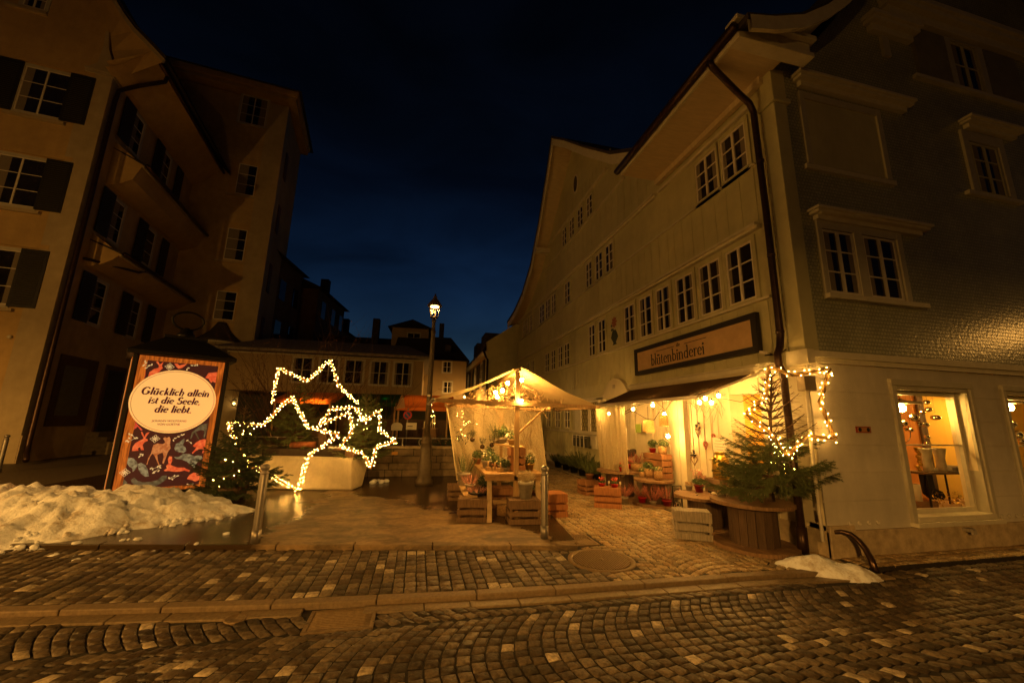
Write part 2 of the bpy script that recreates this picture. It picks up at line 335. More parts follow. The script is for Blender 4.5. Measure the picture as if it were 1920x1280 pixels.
def fan(S, x0, x1, y0, y1, along, width, d, bulge, z, keep, size=.118, off=0):
    "segment arcs: rows stacked along x or y, each row bowed across one strip of the given width"
    (u0, u1, v0, v1) = (x0, x1, y0, y1) if along == 'x' else (y0, y1, x0, x1)
    c = 0; v = v0+off
    while v < v1:
        n = max(3, round(width/size)); ks = int((u1-u0+1)/d)
        sh = [rnd(-.012, .012) for _ in range(n+1)]
        arc = lambda w: bulge*(1-(2*w/width-1)**2)
        sl = lambda w: -4*bulge*(2*w/width-1)/width
        for k in range(-8, ks+8):
            cuts = [0]+[width*i/n+rnd(-.014, .014) for i in range(1, n)]+[width]
            for i in range(n):
                a, b = cuts[i], cuts[i+1]; ub = u0+k*d
                dq = lambda w: min(width, max(0, w-.55*abs(d)*sl(w)/(1+sl(w)**2)))
                a2, b2 = dq(a), dq(b)
                if b2-a2 < .03: continue
                q = [(ub+arc(a), v+a), (ub+d+arc(a2), v+a2), (ub+d+arc(b2), v+b2), (ub+arc(b), v+b)]
                if along == 'y': q = [(p[1], p[0]) for p in q]
                mx = sum(p[0] for p in q)/4; my = sum(p[1] for p in q)/4
                if keep(mx, my): S.stone(q, z)
        v += width; c += 1
def in_hole(x, y):                                  # manhole and grates
    if (x-MH[0])**2+(y-MH[1])**2 < .43**2: return True
    for (a, b, c, d) in GRATES:
        if a-.01 < x < b+.01 and c-.01 < y < d+.01: return True
    return False
MH = (site(1.13, 5.17)[0], site(1.13, 5.17)[1])
gx, gy = -5.75, -.44
GRATES = [(-3.04, -2.72, .97, 1.47), (gx-.27, gx+.27, gy-.19, gy+.19)]
ZS = -.012; ZP = .03     # street level, pavement level
S = Stones()
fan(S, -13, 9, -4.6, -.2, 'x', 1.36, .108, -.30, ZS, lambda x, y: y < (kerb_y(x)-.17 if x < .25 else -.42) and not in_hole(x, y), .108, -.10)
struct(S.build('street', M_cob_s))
S = Stones()
x = -13.0
while x < -3.0:                                     # straight rows on the pavement
    w = rnd(.10, .13); y = kerb_y(x)+.14
    while y < plat_y(x)-.02:
        h = rnd(.105, .15)
        if not in_hole(x+w/2, y+h/2): S.stone([(x, y), (x+w, y), (x+w, min(y+h, plat_y(x))), (x, min(y+h, plat_y(x)))], ZP)
        y += h
    x += w
struct(S.build('pavement', M_cob_p))
S = Stones()
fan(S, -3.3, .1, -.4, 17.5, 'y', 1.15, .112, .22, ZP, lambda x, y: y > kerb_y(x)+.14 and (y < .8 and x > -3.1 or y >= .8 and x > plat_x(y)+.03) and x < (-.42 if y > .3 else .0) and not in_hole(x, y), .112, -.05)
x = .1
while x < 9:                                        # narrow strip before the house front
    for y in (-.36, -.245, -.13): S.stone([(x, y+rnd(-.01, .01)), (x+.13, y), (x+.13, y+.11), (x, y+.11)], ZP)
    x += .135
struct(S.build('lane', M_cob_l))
# beds under the stones
struct(MB().box(-60, 60, -40, 80, -.4, -.13).build('ground', M_joint))
o = MB().slab([(-18, -6), (16, -6)]+[(a, b-.005) for a, b in reversed(KERB)], -.13, ZS-.014).build('street_bed', M_joint); struct(o)
o = MB().slab([(a, b+.10) for a, b in KERB]+[(16, 20), (-18, 20)], -.125, ZP-.014).build('pavement_bed', M_joint); struct(o)
# kerb and gutter stones of the street
k = MB()
x = -13.0
while x < -.4:
    l = rnd(.75, 1.0); y0, y1 = kerb_y(x), kerb_y(x+l-.008)
    k.slab([(x, y0), (x+l-.008, y1), (x+l-.008, y1+.118), (x, y0+.118)], -.12, ZP+.003+rnd(-.003, .003)); x += l
struct(k.build('kerb', mat('kerb_granite', (.22, .16, .095), .6, .3, 30, .25, 120, blotch=.2), bevel=.012))
k = MB(); x = -13.2
while x < -.2:
    l = rnd(.4, .6); y0, y1 = kerb_y(x), kerb_y(x+l-.008)
    if not in_hole(x+l/2, y0-.08): k.slab([(x, y0-.15), (x+l-.008, y1-.15), (x+l-.008, y1-.006), (x, y0-.006)], -.12, ZS+.006+rnd(-.003, .003))
    x += l
struct(k.build('gutter', mat('gutter_granite', (.21, .155, .09), .5, .35, 30, .25, 120, blotch=.2), bevel=.008))
# raised concrete plaza with wet patches
def wet_mat():
    m = bpy.data.materials.new('wet_concrete'); m.use_nodes = True; t = m.node_tree; b = t.nodes['Principled BSDF']; lk = t.links.new
    co = N(t, 'ShaderNodeTexCoord'); mp_ = N(t, 'ShaderNodeMapping'); mp_.inputs['Scale'].default_value = (.55, .9, 1); lk(co.outputs['Object'], mp_.inputs[0])
    n = N(t, 'ShaderNodeTexNoise'); n.inputs['Scale'].default_value = 1.5; n.inputs['Detail'].default_value = 9; n.inputs['Roughness'].default_value = .68; n.inputs['Distortion'].default_value = .5; lk(mp_.outputs[0], n.inputs['Vector'])
    # the puddled side lies round the stall and behind the left bollard
    sx = N(t, 'ShaderNodeSeparateXYZ'); lk(co.outputs['Object'], sx.inputs[0])
    def ma(i, k, c):
        q = N(t, 'ShaderNodeMath'); q.operation = 'MULTIPLY_ADD'; lk(i, q.inputs[0]); q.inputs[1].default_value = k; q.inputs[2].default_value = c; return q.outputs[0]
    def op(o, i, j):
        q = N(t, 'ShaderNodeMath'); q.operation = o; lk(i, q.inputs[0]); lk(j, q.inputs[1]); return q.outputs[0]
    w1 = op('ADD', ma(sx.outputs[0], 1.25*.34, 2.93*.34), ma(sx.outputs[1], .34, 0)); w2 = ma(sx.outputs[0], -.55, -6.95*.55)
    ab = op('ADD', op('MAXIMUM', w1, w2), n.outputs['Fac'])
    mr = N(t, 'ShaderNodeMapRange'); mr.interpolation_type = 'SMOOTHSTEP'; mr.inputs[1].default_value = .46; mr.inputs[2].default_value = .56; lk(ab, mr.inputs[0])
    f = N(t, 'ShaderNodeTexNoise'); f.inputs['Scale'].default_value = 14; f.inputs['Detail'].default_value = 8; lk(co.outputs['Object'], f.inputs['Vector'])
    rp = N(t, 'ShaderNodeValToRGB'); rp.color_ramp.elements[0].color = (.17, .115, .055, 1); rp.color_ramp.elements[1].color = (.27, .185, .095, 1); rp.color_ramp.elements[0].position = .3; rp.color_ramp.elements[1].position = .7; lk(f.outputs['Fac'], rp.inputs[0])
    mx = N(t, 'ShaderNodeMixRGB'); st = N(t, 'ShaderNodeTexNoise'); st.inputs['Scale'].default_value = 3.4; st.inputs['Detail'].default_value = 10; st.inputs['Roughness'].default_value = .72; st.inputs['Distortion'].default_value = .8; lk(mp_.outputs[0], st.inputs['Vector'])
    s2 = N(t, 'ShaderNodeMapRange'); s2.inputs[1].default_value = .40; s2.inputs[2].default_value = .58; s2.inputs[3].default_value = .42; s2.inputs[4].default_value = 1.12; lk(st.outputs['Fac'], s2.inputs[0])
    s3 = N(t, 'ShaderNodeMixRGB'); s3.blend_type = 'MULTIPLY'; s3.inputs[0].default_value = 1; lk(rp.outputs[0], s3.inputs[1]); lk(s2.outputs[0], s3.inputs[2])
    lk(mr.outputs[0], mx.inputs[0]); lk(s3.outputs[0], mx.inputs[1]); mx.inputs[2].default_value = (.045, .028, .012, 1); lk(mx.outputs[0], b.inputs['Base Color'])
    r = N(t, 'ShaderNodeMapRange'); r.inputs[3].default_value = .6; r.inputs[4].default_value = .24; lk(mr.outputs[0], r.inputs[0]); lk(r.outputs[0], b.inputs['Roughness'])
    bp = N(t, 'ShaderNodeBump'); bp.inputs['Strength'].default_value = .12; bp.inputs['Distance'].default_value = .01; lk(f.outputs['Fac'], bp.inputs['Height']); lk(bp.outputs[0], b.inputs['Normal'])
    return m
M_wet = wet_mat()
ply = [(-3.1+.02, plat_y(-3.1)+.14), (plat_x(9)-.0, 9), (-13, 9), (-13, plat_y(-13)+.14)]
struct(MB().slab(ply, -.1, .078).build('plaza', M_wet))
k = MB(); x = -13.0
while x < -3.15:
    l = min(rnd(.9, 1.25), -3.1-x); k.slab([(x, plat_y(x)), (x+l-.01, plat_y(x+l)), (x+l-.01, plat_y(x+l)+.155), (x, plat_y(x)+.155)], -.1, .083); x += l
y = plat_y(-3.1)+.16
while y < 9:
    l = rnd(.9, 1.2); k.slab([(plat_x(y)-.02, y), (plat_x(y)+.03, y), (plat_x(y+l)+.03, y+l-.01), (plat_x(y+l)-.12, y+l-.01), (plat_x(y)-.12, y)], -.1, .081); y += l
struct(k.build('plaza_kerb', M_wet, bevel=.012))
# flagstones along the house, terrace behind the stone wall
k = MB(); y = .35
while y < 17:
    l = rnd(.6, .9); k.box(-.40, -.01, y, y+l-.012, -.1, ZP+.015+rnd(0, .004)); y += l
struct(k.build('house_path', mat('path_slabs', (.30, .24, .15), .6, .3, 10, .3, 60), bevel=.008))
M_earth = mat('terrace_earth', (.045, .034, .022), .9, .4, 8, .6, 20)
struct(MB().slab([(-13, 9), (plat_x(9), 9), (-.4, 17.2), (-.4, 60), (-45, 60), (-45, 20), (-13, 12)], -.1, .06).build('back_lane', M_joint))
struct(MB().slab([(-9.6, 7.75), (-2.75, 7.75), (-2.4, 20), (-14, 20)], -.1, .76).build('terrace', M_earth))
M_cob_d = mat('dark_paving', (.05, .040, .028), .6, .5, 30, .8, 14, c2=(.13, .10, .07))
struct(MB().slab([(-13, 2.5), (-13, 9), (-9.6, 7.75), (-9.6, 30), (-45, 30), (-45, 2.5)], -.1, .07).build('side_yard', M_cob_d))
# iron covers in the paving
t = thing('manhole_cover', 'round ribbed iron manhole cover in the lane cobbles beside the plaza corner', 'manhole cover', (*MH, ZP))
M_mh = mat('worn_iron', (.20, .14, .075), .5, .3, 30, .2, 80, metal=.3)
MB().lathe([(.40, -.03), (.40, .004), (.355, .004), (.35, -.008), (0.001, -.008)], 48).build('frame', M_mh, t)
m = MB()
for i in range(-11, 12):
    x = i*.030; h = sqrt(max(0, .335**2-x*x)); m.box(x-.009, x+.009, -h, h, -.008, .005)
m.lathe([(.03, .0), (.03, .008), (.0, .008)], 10); m.build('ribbed_lid', M_mh, t)
def grate(name, label, box_, z, n, along, group=None):
    a, b, c, d = box_; t = thing(name, label, 'drain', ((a+b)/2, (c+d)/2, z)); w, h = (b-a)/2, (d-c)/2
    MB().box(-w, w, -h, h, -.05, -.03).build('pit', M_dark, t)
    m = MB(); m.box(-w, w, -h, -h+.03, -.03, .002).box(-w, w, h-.03, h, -.03, .002).box(-w, -w+.03, -h+.03, h-.03, -.03, .002).box(w-.03, w, -h+.03, h-.03, -.03, .002)
    m.build('frame', M_mh, t); m = MB()
    for i in range(n):
        f = (i+.5)/n
        if along == 'y': x = -w+.03+(2*w-.06)*f; m.tube([(x+.02*sin(k/6*2*pi), -h+.03+(2*h-.06)*k/8, -.01) for k in range(9)], .011, 5)
        else: y = -h+.03+(2*h-.06)*f; m.tube([(-w+.03+(2*w-.06)*k/8, y+.008*sin(k/8*2*pi), -.01) for k in range(9)], .011, 5)
    m.build('bars', M_mh, t)
grate('drain_grate', 'iron grate with wavy bars between plaza corner and lane cobbles', GRATES[0], ZP, 10, 'y')
grate('drain_grate', 'wide rusty drain grate in the street gutter below the kerb', GRATES[1], ZS, 11, 'x')
cx, cy = -6.6, -.28
tag(MB().lathe([(.085, -.02), (.085, .010), (.07, .010), (.068, .004), (.0, .004)], 20).build('valve_cover', M_mh, loc=(cx, cy, ZS)), 'small round rusty valve cover in the street gutter stones', 'valve cover')
# ------------------------------------------------------------ houses on the right
V = Vector
def basis(o, u, n): return (V(o), V(u).normalized(), V(n).normalized())
LF = basis((0, 0, 0), (0, 1, 0), (-1, 0, 0))       # side along the lane: u = depth along the lane
RF = basis((0, 0, 0), (1, 0, 0), (0, -1, 0))       # front: u = along the street
def window(parent, B, u0, u1, z0, z1, sash=2, rows=3, d=.0, casing=.07, curtain=True, wm=None, glass=None, cm=None, frame_w=.034, sill=False):
    wm = wm or M_white
    m = MB(B); c = casing
    if c:
        m2 = MB(B)
        m2.box(u0-c, u0, d, d+.035, z0-c*.4, z1+c).box(u1, u1+c, d, d+.035, z0-c*.4, z1+c).box(u0, u1, d, d+.035, z1, z1+c).box(u0-c*.3, u1+c*.3, d, d+.05, z0-c, z0)
    f = frame_w
    m.box(u0, u0+f, d, d+.022, z0, z1).box(u1-f, u1, d, d+.022, z0, z1).box(u0+f, u1-f, d, d+.022, z0, z0+f).box(u0+f, u1-f, d, d+.022, z1-f, z1)
    w = (u1-u0)/sash
    for i in range(1, sash): m.box(u0+w*i-f*.75, u0+w*i+f*.75, d, d+.028, z0+f, z1-f)
    for i in range(sash):
        a = u0+w*i+(f if i == 0 else f*.75); b = u0+w*(i+1)-(f if i == sash-1 else f*.75)
        for k in range(1, rows):
            zz = z0+(z1-z0)*k/rows; m.box(a, b, d+.004, d+.018, zz-.011, zz+.011)
    fr = m.build('window', wm, parent)
    if c: m2.build('casing', cm or M_casing, fr)
    MB(B).box(u0+.01, u1-.01, d-.02, d+.005, z0+.01, z1-.01).build('pane', glass or M_glassd, fr)
    if curtain:
        m = MB(B)
        for i in range(sash):
            a = u0+w*i+f; b = u0+w*(i+1)-f; cw_ = (b-a)*rnd(.2, .6); s = 1 if i % 2 == 0 else -1
            if rnd(0, 1) < .85: MB(B).box(*((a, a+cw_) if s > 0 else (b-cw_, b)), d+.0055, d+.007, z0+f, z1-f).build('curtain', M_curtain, fr)
    return fr
# --- corner house
H = thing('corner_house', 'shingled corner house with shop on the ground floor and bell shaped gable', 'house')
gab = [(0, 7.42), (.5, 7.75), (.95, 8.1), (1.6, 8.85), (2.6, 10.2), (5.3, 13.4), (8.0, 10.2), (9.0, 8.85), (10.6, 7.42)]
# front wall above the ground floor, shingled
def shingle_mat():
    m = bpy.data.materials.new('painted_shingles'); m.use_nodes = True; t = m.node_tree; b = t.nodes['Principled BSDF']; lk = t.links.new
    co = N(t, 'ShaderNodeTexCoord'); mp_ = N(t, 'ShaderNodeMapping'); mp_.inputs['Rotation'].default_value = (radians(90), 0, 0); lk(co.outputs['Object'], mp_.inputs[0])
    br = N(t, 'ShaderNodeTexBrick'); br.inputs['Scale'].default_value = 1; br.inputs['Brick Width'].default_value = .062; br.inputs['Row Height'].default_value = .058; br.inputs['Mortar Size'].default_value = .006; br.inputs['Mortar Smooth'].default_value = .6; br.inputs['Bias'].default_value = 0
    br.inputs['Color1'].default_value = (.44, .45, .29, 1); br.inputs['Color2'].default_value = (.36, .37, .24, 1); br.inputs['Mortar'].default_value = (.20, .20, .14, 1)
    sx = N(t, 'ShaderNodeSeparateXYZ'); lk(co.outputs['Object'], sx.inputs[0]); cb = N(t, 'ShaderNodeCombineXYZ'); lk(sx.outputs[0], cb.inputs[0]); lk(sx.outputs[2], cb.inputs[1]); lk(cb.outputs[0], br.inputs['Vector'])
    n = N(t, 'ShaderNodeTexNoise'); n.inputs['Scale'].default_value = 1.2; n.inputs['Detail'].default_value = 6; lk(co.outputs['Object'], n.inputs['Vector'])
    mr = N(t, 'ShaderNodeMapRange'); mr.inputs[1].default_value = .3; mr.inputs[2].default_value = .7; mr.inputs[3].default_value = .8; mr.inputs[4].default_value = 1.1; lk(n.outputs['Fac'], mr.inputs[0])
    mx = N(t, 'ShaderNodeMixRGB'); mx.blend_type = 'MULTIPLY'; mx.inputs[0].default_value = 1; lk(br.outputs['Color'], mx.inputs[1]); lk(mr.outputs[0], mx.inputs[2]); lk(mx.outputs[0], b.inputs['Base Color'])
    # each shingle leans outwards towards its lower edge
    mt = N(t, 'ShaderNodeMath'); mt.operation = 'MODULO'; lk(sx.outputs[2], mt.inputs[0]); mt.inputs[1].default_value = .058
    m3 = N(t, 'ShaderNodeMath'); m3.operation = 'MULTIPLY'; lk(mt.outputs[0], m3.inputs[0]); m3.inputs[1].default_value = -14
    m4 = N(t, 'ShaderNodeMath'); m4.operation = 'SUBTRACT'; lk(m3.outputs[0], m4.inputs[0]); lk(br.outputs['Fac'], m4.inputs[1])
    n5 = N(t, 'ShaderNodeTexNoise'); n5.inputs['Scale'].default_value = 16; lk(co.outputs['Object'], n5.inputs['Vector']); m5 = N(t, 'ShaderNodeMath'); m5.operation = 'MULTIPLY_ADD'; lk(n5.outputs['Fac'], m5.inputs[0]); m5.inputs[1].default_value = 1.0; lk(m4.outputs[0], m5.inputs[2])
    bp = N(t, 'ShaderNodeBump'); bp.inputs['Strength'].default_value = .45; bp.inputs['Distance'].default_value = .010; lk(m5.outputs[0], bp.inputs['Height']); lk(bp.outputs[0], b.inputs['Normal'])
    b.inputs['Roughness'].default_value = .27; b.inputs['Specular IOR Level'].default_value = .55
    return m
M_shing = shingle_mat()
W2 = [(a, b-.02) for a, b in gab]
MB(RF).prism([(.0, 2.69)]+[W2[0]]+W2[1:]+[(10.6, 2.69)], -.25, 0).build('shingle_wall', M_shing, H)
# side wall above the shop, vertical boards with cover strips
m = MB(LF); m.box(.252, 2.84, -.25, 0, 2.5, 7.55); m.box(0.004, .252, -.25, -.002, 2.7, 7.4)
def battens(m, u0, u1, z0, z1, step=.30, skip=()):
    u = u0
    while u < u1:
        if not any(a < u < b for a, b in skip): m.box(u, u+.035, 0, .010, z0, z1)
        u += step*rnd(.85, 1.15)
battens(m, .5, 2.8, 4.95, 5.92); battens(m, .5, 2.8, 2.58, 3.58)
m.build('side_wall', M_side, H)
m = MB(LF)                                          # ledges of the side
m.box(.36, 4.6, 0, .17, 2.49, 2.56).box(.38, 4.6, 0, .10, 2.40, 2.49).box(.40, 4.6, 0, .20, 2.56, 2.58)
m.box(.42, 2.84, 0, .06, 3.60, 3.64).box(.45, 2.84, 0, .16, 4.83, 4.87).box(.47, 2.84, 0, .10, 4.79, 4.83).box(.44, 2.84, 0, .05, 5.92, 5.955).box(.35, 3.1, 0, .07, 6.98, 7.04)
m.build('ledge', M_trim, H)
for a, b in ((.67, 1.25), (1.40, 1.97), (2.14, 2.70)): window(H, LF, a, b, 3.68, 4.68, cm=M_side)
for a, b in ((.56, 1.14), (1.25, 1.85)): window(H, LF, a, b, 5.99, 6.86, cm=M_side)
# corner pilaster with its capital
m = MB(RF); m.box(-.03, .22, -.22, .03, 2.69, 6.72).box(-.07, .27, -.26, .07, 6.72, 6.80).box(-.04, .23, -.22, .04, 6.80, 7.35)
m.build('corner_pilaster', M_side, H, bevel=.012)
# front ledge, hoods, sills
m = MB(RF)
m.box(.02, 9.9, 0, .09, 2.60, 2.69).box(.02, 9.9, 0, .05, 2.53, 2.60).box(-.10, .02, -.22, .11, 2.50, 2.70)
m.build('belt_ledge', M_trim, H)
def hood(u0, u1, z, dep=.20, h=.16):
    m = MB(RF); m.box(u0, u1, 0, dep, z+h*.72, z+h).box(u0+.03, u1-.03, 0, dep*.82, z+h*.45, z+h*.72).box(u0+.10, u1-.10, 0, dep*.45, z, z+h*.45)
    return m.build('window_hood', M_trim, H, bevel=.006)
hood(.36, 2.70, 4.74); hood(.40, 2.92, 7.12, .2, .2); hood(4.25, 5.75, 7.15, .2, .18); hood(2.25, 3.45, 8.75, .22, .3); hood(2.75, 7.4, 9.25, .24, .42)
each(RF, 'window_sill', M_trim, H, [(.48, 2.45, 0, .09, 3.50, 3.57), (.44, 2.3, 0, .05, 5.62, 5.70), (4.0, 5.4, 0, .07, 5.75, 5.82), (3.3, 7, 0, .07, 8.0, 8.08)])
for bs in ([(.48, .56, 0, .045, 3.57, 4.74), (2.08, 2.18, 0, .045, 3.57, 4.74), (.56, 2.08, 0, .042, 4.62, 4.74), (1.19, 1.36, 0, .04, 3.57, 4.62)], [(.50, .60, 0, .04, 5.72, 7.05), (2.14, 2.24, 0, .04, 5.72, 7.05), (.60, 2.14, 0, .038, 6.93, 7.05)], [(4.2, 4.34, 0, .04, 5.82, 7.1), (5.15, 5.3, 0, .04, 5.82, 7.1), (4.34, 5.15, 0, .038, 6.9, 7.1)], [(4.32, 4.45, 0, .05, 8.08, 9.2), (5.2, 5.35, 0, .05, 8.08, 9.2), (4.45, 5.2, 0, .048, 9.16, 9.2)], [(2.62, 2.78, 0, .05, 8.3, 8.75)]):
    m = MB(RF); [m.box(*q) for q in bs]; m.build('window_surround', M_casing, H)
MB(RF).box(.60, 2.14, 0, .012, 5.74, 6.93).build('blind_panel', M_side, H)
each(RF, 'shutter', mat('grey_shutter', (.22, .20, .13), .6), H, [(3.45, 4.30, 0, .05, 8.1, 9.18), (5.37, 6.3, 0, .05, 8.1, 9.18)])
def rwin(a, b, z0, z1, **k): return window(H, RF, a, b, z0, z1, casing=0, **k)
rwin(.57, 1.18, 3.60, 4.61); rwin(1.37, 2.05, 3.60, 4.61); rwin(4.4, 5.1, 5.85, 6.88, wm=M_side); rwin(4.48, 5.18, 8.12, 9.15, rows=2, wm=M_side)
# ground floor front of smooth blocks round two shop windows
SW = [(1.56, 2.98), (3.88, 5.3), (6.2, 7.6)]
m = MB(RF); zs = [.335, .70, 1.06, 1.42, 1.78, 2.14, 2.53]
cells = [(.0, 1.44)]+[(SW[i][1]+.12, SW[i+1][0]-.12) for i in range(2)]+[(7.72, 9.9)]
for i in range(6):
    for a, b in cells: m.box(a+.001, b, -.25, 0, zs[i], zs[i+1]-.012)
for a, b in cells: m.box(a+.001, b-.002, -.25, -.012, .33, 2.53)
for a, b in SW: m.box(a-.12, b+.12, -.25, -.003, 2.34, 2.53)
m.build('ground_floor_wall', M_render, H)
m = MB(RF); x = 0.0
for i, l in enumerate((.42, .95, 1.35, 1.2, .9, 1.3, 1.1, 1.4, 1.28)): m.box(x, x+l-.006, -.25, .025+(.01 if i == 0 else 0), -.1, .33+(.07 if i == 0 else 0)); x += l
m.box(0, 9.9, -.25, .012, -.1, .325); m.build('plinth', M_plinth, H, bevel=.006)
for a in (.37, .53, .69, .85, 3.22, 3.38, 3.54, 3.7):
    m = MB(); m.lathe([(.032, 0), (.034, .012), (.018, .02), (.012, .006), (.0, .006)], 12); me = m.build('vent_rosette', M_render, H); me.rotation_euler = (radians(90), 0, 0); me.location = (a, -.001, .415)
m = MB(RF); m.box(2.33, 2.46, .02, .10, .255, .30).box(2.36, 2.43, .10, .13, .23, .29); m.build('sill_lamp', M_pgrey, H)
for a, b in SW[:2]:
    m = MB(RF); c = .12
    m.box(a-c, a-.05, -.05, .045, .40, 2.27).box(b+.05, b+c, -.05, .045, .40, 2.27).box(a-c-.004, b+c+.004, -.05, .05, 2.27, 2.36).box(a-.05, a, -.2, .02, .44, 2.27).box(b, b+.05, -.2, .02, .44, 2.27).box(a, b, -.2, .02, 2.21, 2.27)
    fr = m.build('shop_window', M_casing, H, bevel=.006)
    m = MB(RF); m.box(a-.14, b+.14, -.05, .10, .34, .40).box(a-.05, b+.05, -.2, .06, .40, .47); m.build('sill', M_trim, fr, bevel=.008)
    m = MB(RF); m.box(a, a+.045, -.17, -.12, .47, 2.21).box(b-.045, b, -.17, -.12, .47, 2.21).box(a+.045, b-.045, -.17, -.12, .47, .53).box(a+.045, b-.045, -.17, -.12, 2.15, 2.21).box(a+.04, b-.04, -.165, -.135, 1.405, 1.425); m.build('frame', M_trim, fr)
    MB(RF).quad((a+.03, -.15, .5), (b-.03, -.15, .5), (b-.03, -.15, 2.18), (a+.03, -.15, 2.18)).build('pane', M_glass, fr)
# the room behind the shop windows
M_room = mat('yellow_room_wall', (.80, .50, .10), .8, .05, 3, .05); M_room2 = mat('orange_room_wall', (.62, .24, .05), .8, .08, 3, .05); M_roomw = mat('white_reveal_boards', (.80, .68, .46), .6, .06, 4, .05)
m = MB(RF); m.box(.9, 8, -2.6, -2.5, .2, 2.6); m.box(.8, .9, -2.5, -.26, .2, 2.6); m.box(8, 8.1, -2.6, -.26, .2, 2.6); m.build('room_wall', M_room, H)
MB(RF).box(.95, 4.12, -1.42, -1.36, .2, 2.6).build('room_partition', M_room2, H); MB(RF).box(4.12, 4.28, -1.46, -1.32, .2, 2.6).build('room_post', mat('brown_post', (.11, .06, .03), .7), H)
MB(RF).box(4.28, 7.9, -1.42, -1.36, .2, 2.6).build('room_partition', M_room, H)
MB(RF).box(.8, 8.1, -2.6, -.02, 2.6, 2.66).build('room_ceiling', M_roomw, H); MB(RF).box(.8, 8.1, -2.6, -.26, .14, .2).build('room_floor', M_spool, H)
m = MB(RF); m.box(SW[0][0]-.1, 3.72, -1.0, -.2, .42, .46); m.box(SW[1][0]-.05, SW[1][1]+.3, -1.0, -.2, .42, .46); m.build('display_floor', M_beam, H)
for a, b in SW[:2]:
    m = MB(RF); m.box(b+.002, b+.03, -.25, -.02, .46, 2.22); m.build('reveal_panel', M_roomw, H)
# roof: steep bell-cast slope over the lane eaves, verge boards on the front
rp = [(-1.0, 7.36), (-.55, 7.46), (0, 7.66), (.5, 8.0), (.95, 8.4), (1.6, 9.12), (2.6, 10.45), (5.3, 13.7)]
m = MB(); vs = []; n = len(rp)
for y in (-.62, 3.15):
    vs += [(a, y, b) for a, b in rp]+[(a, y, b+.10) for a, b in rp]
fs = []
for i in range(n-1): fs += [(n+i, n+i+1, 3*n+i+1, 3*n+i), (i, 2*n+i, 2*n+i+1, i+1), (i, i+1, n+i+1, n+i), (2*n+i, 3*n+i, 3*n+i+1, 2*n+i+1)]
fs += [(0, n, 3*n, 2*n), (n-1, 2*n-1+0, 4*n-1, 3*n-1)]
m.add(vs, fs); rf = m.build('roof', M_roof, H)
m = MB()                                            # far slope
m.add([(5.3, -.62, 13.8), (5.3, 8, 13.8), (11.6, 8, 7.4), (11.6, -.62, 7.4), (5.3, -.62, 13.65), (5.3, 8, 13.65), (11.6, 8, 7.25), (11.6, -.62, 7.25)], [(0, 1, 2, 3), (4, 7, 6, 5), (0, 3, 7, 4), (1, 5, 6, 2)]); m.add([(.9, 3.1, 8.3), (5.3, 3.1, 13.75), (5.3, 8, 13.75), (.9, 8, 8.3)], [(0, 1, 2, 3)]); m.build('roof', M_roof, H)
m = MB()                                            # verge boards following the curve
lo = [(a, b-.22) for a, b in rp]; vs = [(a, -.66, b+.02) for a, b in rp]+[(a, -.66, b) for a, b in lo]+[(a, -.60, b+.02) for a, b in rp]+[(a, -.60, b) for a, b in lo]
fs = [];
for i in range(n-1): fs += [(i, i+1, n+i+1, n+i), (2*n+i, 3*n+i, 3*n+i+1, 2*n+i+1), (n+i, n+i+1, 3*n+i+1, 3*n+i)]
m.add(vs, fs); vs = [(a, -.60, b-.10) for a, b in rp[2:]]+[(a, .0, b-.10) for a, b in rp[2:]]; q = len(rp)-2
m.add(vs, [(i, i+1, q+i+1, q+i) for i in range(q-1)]); m.build('verge_board', M_trim, rf)
m = MB(); m.box(-.95, .004, -.30, 3.1, 7.30, 7.35); m.box(-.12, -.02, .1, 3.1, 7.18, 7.30); m.build('eaves_soffit', M_soffit, H)
m = MB(); m.box(-1.0, .34, -.42, -.26, 7.30, 7.50).box(-1.06, .40, -.50, -.26, 7.50, 7.58).box(-1.02, .36, -.46, -.26, 7.22, 7.30).box(-1.0, -.94, -.26, 3.1, 7.28, 7.42)
m.build('eaves_cornice', M_trim, H, bevel=.01)
m = MB(); m.tube([(-1.06, y, 7.40) for y in (-.45, 1, 2.2, 3.16)], .075, 10); m.build('gutter', M_pipe, rf)
m = MB()
for i in range(14): m.bar((-.62+.0, -.3+i*.25, 7.56), (-.66, -.3+i*.25, 7.82), .015); m.bar((-.66, -.42+i*.25, 7.74), (-.66, -.3+i*.25+.13, 7.74), .012)
m.build('snow_guard', M_iron, rf)
m = MB(); m.tube([(-1.06, .10, 7.36), (-1.0, .11, 7.26), (-.5, .2, 7.02), (-.24, .22, 6.86), (-.17, .22, 6.70), (-.15, .22, 5), (-.15, .22, 2.95), (-.18, .22, 2.78), (-.26, .2, 2.66), (-.26, .2, 2.50), (-.20, .2, 2.40), (-.2, .2, 1.2), (-.2, .2, -.03)], .05, 10)
for z in (5.8, 4.2, 3.0): m.lathe([(.058, -.02), (.058, .02)], 10, (-.15, .22, z))
m.lathe([(.066, -.03), (.066, .35)], 10, (-.2, .2, 0)); m.build('downpipe', M_pipe, H)
